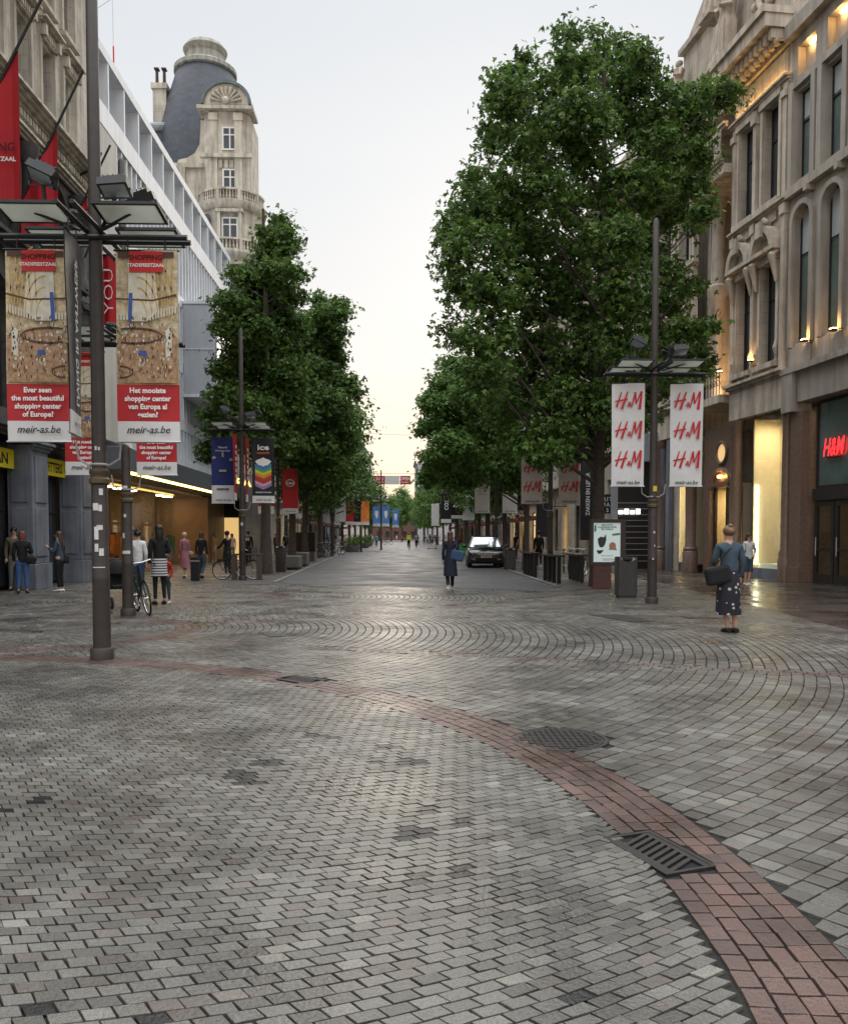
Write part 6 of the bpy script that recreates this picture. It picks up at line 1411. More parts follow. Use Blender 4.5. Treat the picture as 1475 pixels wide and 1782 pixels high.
    mb.ball((0, y_ - .018, 1.672), .098, (.93, 1.02, .98), 14, 10)
    if hl == 'long': mb.tube([(0, y_ - .05, 1.70), (0, y_ - .075, 1.6), (0, y_ - .085, 1.48), (0, y_ - .08, 1.36)], [.07, .088, .085, .04], 12, sq=.6)
    if hl == 'vlong': mb.tube([(0, y_ - .05, 1.70), (0, y_ - .08, 1.6), (0, y_ - .10, 1.42), (0, y_ - .11, 1.22), (0, y_ - .1, 1.12)], [.07, .088, .085, .06, .02], 12, sq=.6)
    if hl == 'bob': mb.tube([(0, y_ - .03, 1.72), (0, y_ - .03, 1.62), (0, y_ - .04, 1.52)], [.08, .1, .085], 12)
    if hl == 'bun': mb.ball((0, y_ - .06, 1.75), .04, n=10, h=8); mb.ball((0, y_ - .08, 1.66), .06, n=10, h=8)
    if hl == 'tail': mb.tube([(0, y_ - .1, 1.70), (0, y_ - .16, 1.62), (0, y_ - .14, 1.42)], [.03, .035, .01], 8)
    mb.build('hair', hc, o, smooth=True)
    # top
    Vt = [(V[0][0], V[0][1], .83), V[1], V[2], V[3], V[4]]; Rt = [(.150, .125), (.130, .112), (.145, .115), (.11, .09), (.058, .056)]; Et = [(i, i + 1) for i in range(4)]
    for (sd_, el, wr), b0 in zip(hands, (8, 11)):
        b_ = len(Vt); Vt += [V[b0], V[b0 + 1]]; Rt += [.066, .052]; Et += [(3, b_), (b_, b_ + 1)]
        if sleeve: Vt.append(tuple(Vector(V[b0 + 1]).lerp(Vector(V[b0 + 2]), .95))); Rt.append(.040); Et.append((b_ + 1, b_ + 2))
        else: Vt[-1] = tuple(Vector(V[b0]).lerp(Vector(V[b0 + 1]), .6))
    skin('jacket' if sleeve else 'shirt', Vt, Et, Rt, top, o, sub)
    def loft(name, rows, mat):
        """rows: (z, cx, cy, rx, ry) rings"""
        n = 20; vs = []; fs = []
        for i, (z, cx, cy, rx, ry) in enumerate(rows):
            fold = .06 * i / len(rows)
            for j in range(n):
                a = 2 * PI * j / n; f = 1 + fold * math.sin(a * 5 + i * .3); vs.append((cx + rx * f * math.cos(a), cy + ry * f * math.sin(a), z))
        for i in range(len(rows) - 1):
            for j in range(n): fs.append((i * n + j, i * n + (j + 1) % n, (i + 1) * n + (j + 1) % n, (i + 1) * n + j))
        mb = MB(); mb.add(vs, fs); return mb.build(name, mat, o, smooth=True)
    ak = [L_[0], L_[1]]; my = (L_[0][1][1] + L_[1][1][1]) / 2; sp_ = abs(L_[0][1][1] - L_[1][1][1])
    if bottom[0] in 'tl':
        Vb = [(0, 0, 1.05), (0, 0, .93)]; Rb = [(.128, .105), (.138, .115)]; Eb = [(0, 1)]
        for sd_, (kn, an_) in zip((-1, 1), L_):
            b_ = len(Vb); Vb += [(sd_ * .08, 0, .84), kn, tuple(Vector(kn).lerp(Vector(an_), .9 if bottom[0] == 't' else .1))]; w0 = 1 if bottom[0] == 't' else 1.1
            Rb += [.098, .070 * w0, .050 if bottom[0] == 't' else .075]; Eb += [(1, b_), (b_, b_ + 1), (b_ + 1, b_ + 2)]
        skin('trousers' if bottom[0] == 't' else 'shorts', Vb, Eb, Rb, bottom[1], o, sub)
    if bottom[0] == 's':
        zl = bottom[2]; loft('skirt', [(1.04, 0, 0, .13, .11), (.92, 0, 0, .165, .14), (.7, 0, my * .3, .175, .15 + sp_ * .15), ((.7 + zl) / 2, 0, my * .5, .18, .15 + sp_ * .25), (zl, 0, my * .7, .175 + .02, .14 + sp_ * .38)], bottom[1])
        if len(bottom) > 3:
            Vb = []; Rb = []; Eb = []
            Vb = [(0, 0, .93)]; Rb = [(.12, .1)]
            for sd_, (kn, an_) in zip((-1, 1), L_): b_ = len(Vb); Vb += [(sd_ * .08, 0, .84), kn, tuple(Vector(kn).lerp(Vector(an_), .95))]; Rb += [.09, .06, .04]; Eb += [(0, b_), (b_, b_ + 1), (b_ + 1, b_ + 2)]
            skin('leggings', Vb, Eb, Rb, bottom[3], o, 1)
    if coat: zl = coat[1]; loft('coat_skirt', [(1.16, 0, 0, .125, .105), (1.0, 0, 0, .165, .14), (.85, 0, 0, .18, .155), (zl, .01, my * .4, .205, .18 + sp_ * .12)], coat[0])
    for sd_, (kn, an_) in zip((-1, 1), L_):
        mb = MB(); a = Vector(an_); mb.tube([(a.x, a.y - .065, a.z - .045), (a.x, a.y + .02, a.z - .03), (a.x + sd_ * .01, a.y + .12, max(.03, a.z - .06)), (a.x + sd_ * .015, a.y + .19, max(.022, a.z - .075))], [.036, .05, .044, .022], 10, sq=.9); mb.build('shoe', SH[shoes], o, smooth=True)
    if bag:
        kd, bm, sx, sz = bag; mb = MB()
        if kd == 'back': mb.cbox((0, -.19, 1.25), (.28, .15, .40)); b2 = mb.build('backpack', bm, o, bevel=.05)
        else:
            cx, cy, cz = sx * .2, -.08, .95 if kd == 'hip' else 1.05
            mb.cbox((cx, cy, cz), (.30 * sz, .16, .24 * sz), Matrix.Rotation(R(12) * sx, 3, 'Y')); bg_ = mb.build('bag', bm, o, bevel=.05)
            mb = MB(); mb.tube([(cx - .08, cy, cz + .1), (sx * .1 if kd == 'hip' else sx * .17, -.12, 1.32), (-sx * .1 if kd == 'hip' else sx * .16, -.03, 1.47), (-sx * .1 if kd == 'hip' else sx * .16, .09, 1.35), (cx + .06, cy + .06, cz + .1)], .012, 6); mb.build('strap', bm, bg_)
    return o
DT = 1
person(1266, 1101, 1.70, 4, 'woman in a faded denim jacket and floral skirt walking away, large black bag', ('blond', 'bun'), CJ, 1, ('s', CF, .30), 'b', 'cross', ('phone', 'down'), ('hip', CB, -1, 1.25), detail=1, wide=1.12)
person(783, 1029, 1.66, 2, 'woman in a dark navy coat walking away with blue shoulder bags', ('brown', 'long'), CN, 1, ('t', CB), 'w', 'walk2', ('down', 'bent'), ('sh', cl('blue_bag', (.035, .075, .14)), 1, 1.3), detail=1, coat=(CN, .45))
person(1301, 1019, 1.62, 192, 'woman in white shirt and shorts standing before the lit shop window, hand on hip', ('brown', 'long'), CW, 1, ('l', CJ), 'w', 'cross', ('hip', 'down'), ('hip', CB, 1, .6), detail=1)
person(40, 1033, 1.66, 20, 'woman with auburn hair, black off shoulder top and blue jeans by the teal door', ('red', 'bob'), CB, 1, ('t', cl('blue_jeans', (.05, .10, .24))), 'b', 'stand', ('down', 'bent'), ('hip', CB, 1, .9), detail=1, wide=1.1)
person(26, 1028, 1.78, 200, 'man in dark camouflage jacket behind the auburn haired woman, facing the street', ('black', 'short'), CK, 1, ('t', CG), 'b', 'stand', ('down', 'down'), detail=1)
person(104, 1030, 1.66, 85, 'woman with long dark hair and denim jacket in profile, black handbag, by the stone pier', ('brown', 'vlong'), CJ, 1, ('t', CB), 'w', 'cross', ('phone', 'bent'), ('hip', CB, 1, 1.0), detail=1)
person(278, 1052, 1.78, 30, 'woman in black with striped cloth round her waist beside the bicycle', ('black', 'long'), CB, 1, ('s', CS, .62, CB), 'b', 'stand', ('down', 'bent'), detail=1)
person(241, 1040, 1.68, 10, 'woman in white hooded top and dark jeans behind the second lamp post', ('black', 'bun'), CW, 1, ('t', CD), 'b', 'stand', ('bent', 'down'), detail=1)
person(233, 1031, 1.74, 200, 'man in black standing behind the white hooded woman', ('black', 'short'), CB, 1, ('t', CB), 'b', 'stand', sk=m_skin2)
person(290, 1050, 1.12, 170, 'small child in jeans and red top half hidden behind the striped cloth', ('brown', 'short'), CR, 1, ('t', CJ), 'w', 'stand')
person(322, 1006, 1.66, 40, 'older woman in a dusty pink flowered dress with beige head scarf', ('scarf', 'short'), CP, 1, ('s', CP, .42), 'w', 'walk2', ('down', 'down'), ('hip', CBe, 1, .7))
person(351, 1008, 1.68, -10, 'woman in black top and ripped blue jeans walking between scarf woman and bicycle', ('brown', 'bob'), CB, 1, ('t', CJ), 'b', 'walk')
person(373, 978, 1.68, 170, 'woman in a beige trench outfit near the shop door', ('blond', 'long'), CBe, 1, ('s', CBe, .55), 'w', 'stand', ('bent', 'down'))
person(396, 1004, 1.72, 60, 'person in black standing over the black bicycle at the third lamp post', ('black', 'short'), CB, 1, ('t', CB), 'w', 'stand', ('bars', 'bars'), coat=(CB, .7))
person(404, 978, 1.66, 190, 'woman in light pink top beyond the bicycle', ('brown', 'long'), cl('light_pink', (.5, .35, .36)), 1, ('t', CG), 'w', 'stand')
person(388, 972, 1.75, 20, 'man in grey jacket beside the woman in beige', ('brown', 'short'), CG, 1, ('t', CD), 'b', 'stand')
o = person(432, 986, 1.80, 3, 'man in a black shirt numbered 01 on the back', ('black', 'short'), CB, 1, ('t', CB), 'b', 'walk', sk=m_skin2)
mb = MB(); put_text(mb, '01', .2, (0, -.125, 1.26), (1, 0, 0), (0, 0, 1), bold=.006); mb.build('number_lettering', m_pw, o)
person(467, 972, 1.76, -20, 'man in a bright blue shirt walking beyond the first left trunk', ('brown', 'short'), CBl, 1, ('t', CB), 'b', 'stand')
person(480, 966, 1.7, 150, 'woman in dark red coat beside the blue shirt man', ('brown', 'long'), cl('dark_red', (.12, .02, .02)), 1, ('t', CB), 'b', 'stand')
person(497, 968, 1.76, 30, 'man with a backpack behind the tapered bin', ('black', 'short'), CB, 1, ('t', CD), 'b', 'walk', bag=('back', CG, 0, 1))
person(534, 964, 1.72, 0, 'person in a white shirt and black cap behind the black recycling box', ('black', 'short'), CW, 1, ('t', CB), 'b', 'stand')
person(937, 990, 1.76, -8, 'man in black with a large backpack walking behind the racks', ('black', 'short'), CB, 1, ('t', CB), 'w', 'walk', bag=('back', CB, 0, 1))
person(897, 972, 1.74, 120, 'man in a black tee shirt standing beyond the thin tree trunk', ('brown', 'short'), CB, 0, ('t', CD), 'b', 'stand')
person(655, 952, 1.70, 180, 'person in turquoise shirt walking toward us in mid street', ('brown', 'short'), CT, 1, ('t', CB), 'b', 'walk')
crowd = [(560, 955, CB, CD, 'brown', 'in black beside the row of bicycles'), (572, 952, CBl, CB, 'black', 'in blue by the parked bicycles'), (583, 950, CG, CB, 'blond', 'in grey near the thin trunks'), (601, 953, CBe, CG, 'brown', 'in beige seated height beside the planters'), (617, 950, CB, CB, 'black', 'in black by the first round planter'),
         (625, 948, CW, CB, 'brown', 'in white near the round planters'), (638, 950, CBe, CD, 'blond', 'in pale clothes bending over the planters'), (646, 947, CG, CD, 'grey', 'in grey farther than the planters'), (664, 946, CO, CB, 'brown', 'in orange under the light blue banners'), (690, 944, CW, CO, 'brown', 'in white top and orange skirt in mid street'),
         (699, 944, CR, CB, 'black', 'in a red jacket in mid street'), (727, 947, CG, CB, 'grey', 'in grey beside the lime box cyclist'), (737, 944, CV, CB, 'black', 'in violet right of the cyclists'), (743, 945, CJ, CD, 'brown', 'in light denim right of the cyclists'), (752, 946, CG, CB, 'brown', 'in pale grey by the electric scooter'),
         (758, 944, CW, CD, 'blond', 'in white behind the electric scooter'), (800, 950, CR, CB, 'black', 'in red behind the navy coat woman'), (811, 953, CB, CR, 'brown', 'in black beside the green sign'), (792, 948, CB, CD, 'black', 'in dark clothes left of the parked car'), (850, 948, CK, CD, 'brown', 'in khaki behind the parked car')]
for i, (px, py, tm, bmx, hr, where) in enumerate(crowd):
    person(px, py, 1.62 + .16 * ((i * 7) % 5) / 4, (i * 67) % 360, 'distant person ' + where, (hr, ('long', 'short')[i % 2]), tm, 1, ('t', bmx), 'bw'[i % 2], ('stand', 'walk', 'walk2')[i % 3], ('down', 'swing'), grp='distant passers-by')

# denser far crowd along both sides, each with its own clothing and place
q_ = random.Random(42); _seen = set(); tops = [('black', CB), ('grey', CG), ('navy', CN), ('white', CW), ('beige', CBe), ('red', CR), ('denim', CJ), ('khaki', CK), ('blue', CBl)]; bots = [('black', CB), ('grey', CG), ('dark denim', CD), ('beige', CBe)]
for i in range(44):
    left = i % 2 == 0
    px = q_.uniform(545, 662) if left else q_.uniform(716, 812); py = q_.uniform(941.5, 949)
    if left: py = min(951, 941.5 + (662 - px) * .075 + q_.uniform(0, 3))
    while True:
        a, b = q_.choice(tops), q_.choice(bots)
        if (a[0], b[0], left) not in _seen and a[0] != b[0]: break
    _seen.add((a[0], b[0], left))
    person(px, py, q_.uniform(1.6, 1.82), q_.uniform(0, 360), 'far pedestrian in %s top and %s trousers on the %s side of the street' % (a[0], b[0], 'left' if left else 'right'), (q_.choice(['black', 'brown', 'blond']), q_.choice(['short', 'long'])), a[1], 1, ('t', b[1]), 'b', q_.choice(['walk', 'walk2', 'stand']), ('down', 'swing'), grp='distant passers-by')
# ============================================================ BICYCLES, CAR, STREET FURNITURE
m_tyre = M('rubber', (.012, .012, .012), .8); m_chr = M('chrome', (.6, .6, .6), .25, .05, metal=1.)
def bicycle(loc, rz, lab, fm, basket=False, tilt=0., grp='bicycles'):
    """local: length along x, wheels at +-.53"""
    o = thing('bicycle', lab, 'bicycle', loc, rz, grp); o.rotation_euler[0] = tilt
    for x in (-.53, .53):
        mb = MB(); mb.torus((x, 0, .34), .33, .018, 'y', 28, 6); t_ = mb.build('wheel', m_tyre, o, smooth=True)
        mb = MB(); mb.torus((x, 0, .34), .305, .008, 'y', 28, 5); mb.cyl((x, -.04, .34), (x, .04, .34), .02, n=8)
        for k in range(14): a = 2 * PI * k / 14; mb.tube([(x, 0, .34), (x + .3 * math.cos(a), 0, .34 + .3 * math.sin(a))], .0022, 3)
        mb.build('rim', m_chr, t_)
        mb = MB(); mb.torus((x, 0, .34), .365, .014, 'y', 14, 5, R(20) if x < 0 else R(60), R(160) if x < 0 else R(150)); mb.build('mudguard', fm, o)
    mb = MB(); bb = (-.08, 0, .30); hd = (.38, 0, .86); st = (-.22, 0, .80)
    for a, b, r in ((bb, hd, .018), (bb, st, .016), (st, (.36, 0, .80), .014), ((-.53, 0, .34), st, .010), ((-.53, 0, .34), bb, .011), ((.53, 0, .34), (.37, 0, .90), .014), (st, (-.25, 0, .92), .013), ((.37, 0, .9), (.34, 0, 1.02), .013)): mb.tube([a, b], r, 8)
    mb.build('frame', fm, o, smooth=True)
    mb = MB(); mb.tube([(.16, -.29, 1.02), (.28, -.24, 1.06), (.34, -.06, 1.03), (.34, .06, 1.03), (.28, .24, 1.06), (.16, .29, 1.02)], .012, 8); mb.build('handlebar', m_chr, o, smooth=True)
    mb = MB(); mb.tube([(-.38, 0, .95), (-.28, 0, .965), (-.16, 0, .95), (-.10, 0, .94)], [.075, .08, .035, .02], 10, sq=.35); mb.build('saddle', m_tyre, o, smooth=True)
    mb = MB(); mb.torus(bb, .085, .008, 'y', 20, 5); mb.tube([(bb[0], -.06, .30), (bb[0] + .12, -.06, .18)], .01, 6); mb.tube([(bb[0], .06, .30), (bb[0] - .12, .06, .42)], .01, 6); mb.box(bb[0] + .08, bb[0] + .16, -.14, -.05, .165, .185); mb.box(bb[0] - .16, bb[0] - .08, .05, .14, .415, .435); mb.build('crank', m_chr, o)
    mb = MB(); mb.box(-.72, -.34, -.07, .07, .72, .735); mb.tube([(-.66, .06, .72), (-.53, .05, .34)], .006, 5); mb.tube([(-.66, -.06, .72), (-.53, -.05, .34)], .006, 5); mb.build('carrier', m_black, o)
    if basket:
        mb = MB()
        for z in (.9, .98, 1.06, 1.14): mb.torus((.52, 0, z), .17, .006, 'z', 16, 4)
        for k in range(12): a = 2 * PI * k / 12; mb.tube([(.52 + .13 * math.cos(a), .13 * math.sin(a), .86), (.52 + .17 * math.cos(a), .17 * math.sin(a), 1.14)], .005, 4)
        mb.build('basket', m_black, o)
    return o
m_bg = M('bike_green_black', (.02, .03, .022), .35); m_bk = M('bike_black', (.012, .012, .014), .3); m_bw = M('bike_silver', (.35, .36, .38), .3, metal=.5)
p = W(240, 1070); bicycle((p.x, p.y + .35, 0), R(-62), 'dark green bicycle leaning on the second lamp post, wheel toward us', m_bg, tilt=R(8))
p = W(414, 1009); bicycle((p.x, p.y, 0), R(8), 'black city bicycle held by a person at the third lamp post', m_bk, True)
bikes = [(548, 972, 60, 'first'), (560, 970, 40, 'second'), (572, 968, 75, 'third'), (583, 966, 30, 'fourth'), (594, 965, 110, 'fifth')]
for px, py, a, n_ in bikes: p = W(px, py); bicycle((p.x, p.y, 0), R(a), 'parked bicycle, %s from the black recycling box in the left row' % n_, (m_bk, m_bw)[px % 2], grp='bicycles parked on the left')
for i, (px, py, a) in enumerate(((985, 1001, 70), (1000, 1004, 60), (972, 997, 80))): p = W(px, py); bicycle((p.x + .2, p.y, 0), R(a), 'dark bicycle in the right racks, %s from the poster case' % ('second', 'nearest', 'third')[i], m_bk, grp='bicycles in the right racks')
for i, (px, a) in enumerate(((675, 20), (648, 50))): p = W(px, 948); bicycle((p.x, p.y, 0), R(a), ('parked bicycle under the light blue banners', 'parked bicycle beyond the planters')[i], m_bk)
def cyclist(px, py, d_, lab, tm, box):
    p = W(px, py); b = bicycle((p.x, p.y, 0), R(90), 'bicycle ridden by the ' + lab, m_bk, grp='ridden bicycles')
    q = person(0, 0, 1.74, 0, lab + ', riding away down the street', ('black', 'short'), tm, 1, ('t', CB), 'b', 'ride', ('bars', 'bars'), pos=(p.x, p.y - .22, .02), lean=.25, grp='cyclists')
    if box:
        o = thing('delivery_box', 'square lime yellow delivery box on the back of the cyclist', 'delivery box', (p.x, p.y - .55, 1.1))
        mb = MB(); mb.box(-.24, .24, -.22, .16, 0, .48); mb.build('box_body', CY, o, bevel=.03); mb = MB(); mb.box(-.245, .245, -.225, .165, .40, .43); mb.build('lid_seam', CB, o)
cyclist(711, 957, 0, 'courier with the lime box', CB, True)
cyclist(724, 954, 0, 'cyclist in dark jacket', CG, False)
# stroller
p = W(208, 1058); o = thing('stroller', 'black baby stroller standing behind the second lamp post', 'stroller', (p.x, p.y, 0), R(30))
for x, y, r in ((-.22, -.3, .13), (.22, -.3, .13), (-.26, .3, .13), (.26, .3, .13)):
    mb = MB(); mb.torus((x, y, r), r - .02, .022, 'x', 20, 6); mb.mat(1); mb.cyl((x - .015, y, r), (x + .015, y, r), .05, n=10); mb.build('wheel', [m_tyre, m_chr], o, smooth=True)
mb = MB()
for s in (-.24, .24): mb.tube([(s, -.3, .13), (s, .1, .6), (s, .42, 1.0), (s * .8, .5, 1.03)], .014, 6); mb.tube([(s, .3, .13), (s, 0, .5)], .014, 6)
mb.tube([(-.2, .5, 1.03), (.2, .5, 1.03)], .018, 8); mb.build('frame', m_black, o)
mb = MB(); mb.cbox((0, -.02, .45), (.38, .4, .06), Matrix.Rotation(R(-8), 3, 'X')); mb.cbox((0, .2, .65), (.38, .06, .42), Matrix.Rotation(R(-25), 3, 'X')); mb.build('seat', CB, o, bevel=.02)
mb = MB(); mb.lathe([(.01, .32), (.15, .28), (.24, .17), (.27, .02)], (0, .16, .72), 18, PI * .95, PI * 2.05); mb.build('hood', CB, o, smooth=True)

# ---- car
m_car = M('black_car_paint', (.006, .006, .007), .12, .1, 2, spec=.7); m_wsc = M('windscreen', (.38, .40, .42), .08, .1, 1, metal=.75)
def car(px, py, lab):
    p = W(px, py); o = thing('parked_car', lab, 'car', (p.x, p.y, 0), R(-3)); L_ = 4.1
    # stations from nose (y=0) to tail
    st = [(0, .70, .34, .62), (.08, .80, .22, .74), (.35, .86, .20, .86), (.9, .88, .20, .96), (1.35, .89, .20, 1.02), (2.4, .89, .2, 1.02), (3.6, .88, .22, 1.0), (4.0, .82, .26, .95), (L_, .74, .36, .85)]
    vs = []; fs = []
    for y, hw, zb, zt in st:
        pr = [(-hw * .86, zb), (-hw, zb + .14), (-hw, zb + (zt - zb) * .62), (-hw * .94, zt - .05), (-hw * .78, zt), (0, zt + .03), (hw * .78, zt), (hw * .94, zt - .05), (hw, zb + (zt - zb) * .62), (hw, zb + .14), (hw * .86, zb)]
        vs += [(x, y, z) for x, z in pr]
    n = 11
    for i in range(len(st) - 1):
        for j in range(n): a, b = i * n + j, i * n + (j + 1) % n; fs.append((a, b, b + n, a + n))
    fs += [tuple(range(n)), tuple(range((len(st) - 1) * n, len(st) * n))[::-1]]
    mb = MB(); mb.add(vs, fs); mb.build('body', m_car, o, smooth=True)
    mb = MB(); C_ = [(-.78, 1.0, 1.0), (.78, 1.0, 1.0), (.84, 3.75, 1.0), (-.84, 3.75, 1.0)]; Tp = [(-.58, 1.75, 1.5), (.58, 1.75, 1.5), (.60, 3.3, 1.47), (-.60, 3.3, 1.47)]
    mb.add(C_ + Tp, [(4, 5, 6, 7)]); mb.mat(1); b0 = len(mb.v); mb.add(C_ + Tp, [(0, 1, 5, 4), (1, 2, 6, 5), (2, 3, 7, 6), (3, 0, 4, 7)])
    mb.mat(0)
    for a, b in zip(C_, Tp): mb.tube([a, b], .035, 6)
    for a, b in ((Tp[0], Tp[1]), (Tp[1], Tp[2]), (Tp[2], Tp[3]), (Tp[3], Tp[0])): mb.tube([a, b], .035, 6)
    mb.build('cabin', [m_car, m_wsc], o)
    for s in (-1, 1):
        for y in (.78, 3.3):
            mb = MB(); mb.tube([(s * .66, y, .31), (s * .87, y, .31)], .31, 22); w_ = mb.build('wheel', m_tyre, o, smooth=True)
            mb = MB(); mb.tube([(s * .865, y, .31), (s * .885, y, .31)], [.2, .17], 18); mb.build('rim', m_chr, w_)
            mb = MB(); mb.torus((s * .865, y, .31), .36, .035, 'x', 18, 6, 0, PI); mb.build('wheel_arch', M('black_plastic', (.012, .012, .012), .7), o)
        mb = MB(); mb.tube([(s * .42, .06, .70), (s * .60, .09, .73), (s * .76, .22, .76)], [.035, .06, .03], 8, sq=.8); mb.build('headlight', M('headlight_glass', (.6, .62, .64), .1, .1), o, smooth=True)
        mb = MB(); mb.ball((s * 1.0, 1.25, 1.03), .1, (1.1, .6, .75), 10, 8); mb.tube([(s * .86, 1.2, .98), (s * .95, 1.22, 1.0)], .02, 6); mb.build('side_mirror', m_car, o, smooth=True)
        mb = MB(); mb.box(s * .62 - .09, s * .62 + .09, -.005, .02, .40, .46); mb.build('fog_light', m_lens, o)
    mb = MB(); mb.box(-.42, .42, -.02, .03, .66, .68); mb.box(-.40, .40, -.02, .03, .72, .74); mb.tube([(-.09, -.03, .68), (0, -.03, .75), (.09, -.03, .68)], .012, 5); mb.tube([(-.09, -.03, .63), (0, -.03, .70), (.09, -.03, .63)], .012, 5); mb.build('chrome_grille', m_chr, o)
    mb = MB(); mb.box(-.5, .5, -.012, .03, .30, .48); mb.build('lower_grille', M('black_plastic'), o)
    mb = MB(); mb.box(-.26, .26, -.035, -.012, .50, .61); pl_ = mb.build('number_plate', M('plate_white', (.6, .6, .58), .5), o); txt(o, '1-DVB-481', .1, 0, .52, M('plate_red', (.35, .02, .02), .5), 'plate_lettering', -.04)
    mb = MB(); mb.tube([(-.5, 1.03, 1.07), (.1, 1.06, 1.08)], .012, 5); mb.tube([(0, 1.03, 1.07), (.55, 1.06, 1.08)], .012, 5); mb.build('wiper', m_black, o)
    mb = MB()
    for x in (-.35, -.1, .3): mb.cbox((x, 1.3, 1.22), (.2, .02, .14), Matrix.Rotation(R(-35), 3, 'X'))
    return o
car(846, 989, 'black compact car parked facing us on the right of the street')

# ---- litter bins, recycling, planters
m_bin = M('dark_grey_bin', (.055, .05, .05), .5, .12, 8, bump=.1); m_conc = M('planter_concrete', (.13, .125, .12), .8, .2, 5, bump=.3)
def bin_(px, py, lab, w_=.5, h_=1.0, taper=.0):
    p = W(px, py); o = thing('litter_bin', lab, 'litter bin', (p.x, p.y, 0), 0, 'litter bins')
    mb = MB(); n = 24; vs = []; H = w_ / 2
    def rr(w2, z, front=0): return [(sx * (w2 - .05 * (1 - c)) if 0 else 0, 0, 0) for sx, c in ()]
    def ring_(w2, zf): 
        out = []
        for k in range(n): a = 2 * PI * k / n; x = w2 * max(-1, min(1, 1.25 * math.cos(a))); y = w2 * .85 * max(-1, min(1, 1.25 * math.sin(a))); out.append((x, y + .2, zf(x, y)))
        return out
    R_ = [ring_(H * .9, lambda x, y: .0), ring_(H * .9, lambda x, y: .05), ring_(H * (1 - taper), lambda x, y: .06), ring_(H, lambda x, y: h_ - .13 + (.13 * (abs(x) / H) ** 2 if y < 0 else .12))]
    for r_ in R_: vs += r_
    fs = [(i * n + k, i * n + (k + 1) % n, (i + 1) * n + (k + 1) % n, (i + 1) * n + k) for i in range(3) for k in range(n)]
    mb.add(vs, fs); mb.build('body', m_bin, o, smooth=True)
    mb = MB(); top = ring_(H * .99, lambda x, y: h_ - .04 - .1 * (y < 0)); mb.add(top, [tuple(range(n))]); mb.build('lid', M('bin_lid_metal', (.3, .3, .29), .35, metal=.6), o)
    mb = MB(); mb.box(-.11, .11, .0, .16, h_ - .10, h_ - .02); mb.build('slot_hood', m_black, o, bevel=.02)
    return o
bin_(1092, 1041, 'tall dark litter bin with curved steel lid beside the H&M post', .5, 1.03)
bin_(888, 992, 'dark litter bin at the right kerb beside the parked car', .5, 1.0)
bin_(488, 996, 'tall tapered grey litter bin with steel lid by the left tree row', .46, 1.12, .06)
p = W(340, 1011); o = thing('bollard_ashtray', 'short black street ashtray post with silver band left of the bicycle', 'ashtray post', (p.x, p.y, 0))
mb = MB(); mb.box(-.14, .14, -.1, .1, 0, .82); mb.build('post', m_black, o, bevel=.02); mb = MB(); mb.box(-.145, .145, -.105, .105, .66, .71); mb.build('band', m_steel, o)
p = W(531, 977); o = thing('recycling_box', 'black recycling container with a white emblem on a grey base', 'recycling container', (p.x, p.y + .5, 0))
mb = MB(); mb.box(-.55, .55, -.5, .5, 0, .62); mb.build('base', m_conc, o, bevel=.03); mb = MB(); mb.box(-.6, .6, -.55, .55, .625, 1.75); mb.build('container', m_black, o, bevel=.04)
mb = MB()
for k in range(3): a = 2 * PI * k / 3 + .5; mb.tube([(.16 * math.cos(a), -.56, 1.2 + .16 * math.sin(a)), (.16 * math.cos(a + 1.3), -.56, 1.2 + .16 * math.sin(a + 1.3))], [.05, .02], 4)
mb.build('emblem', M('pale_grey_print', (.35, .36, .36), .6), o)
for i, (px, py, w_, h_) in enumerate(((505, 992, .75, .62), (519, 986, .8, .68))):
    p = W(px, py); o = thing('concrete_bench', ('low grey concrete block seat next to the tapered bin', 'grey concrete block seat just before the recycling container')[i], 'concrete seat', (p.x, p.y, 0)); mb = MB(); mb.box(-w_ / 2, w_ / 2, 0, 1.6, .1, h_); mb.build('seat_block', m_conc, o, bevel=.03); mb = MB(); mb.box(-w_ / 2 + .05, w_ / 2 - .05, .05, 1.55, 0, .1); mb.build('foot', m_black, o)
for i, (px, py, r) in enumerate(((612, 961, .75), (623, 956, .4), (632, 954, .8), (641, 951, .6))):
    p = W(px, py); o = thing('planter', 'round concrete planter with bushy shrub, %s along the left kerb' % ('first', 'second and smallest', 'third', 'fourth')[i], 'planter', (p.x, p.y + r, 0), 0, 'round planters')
    mb = MB(); mb.lathe([(r * .8, 0), (r, .5), (r, .6), (r * .88, .6), (r * .85, .52), (.01, .52)], n=24); mb.build('pot', m_conc, o, smooth=True)
    cen, dr = crown_pts([(0, 0, .95, r * .8, r * .8, .45), (.1, 0, 1.25, r * .5, r * .5, .35)], 900, .12, 8); me_ = leaf_mesh('shrub', cen, dr, .1, 1, LM[1]); c_ = bpy.data.objects.new('shrub', me_); COL.objects.link(c_); c_.parent = o
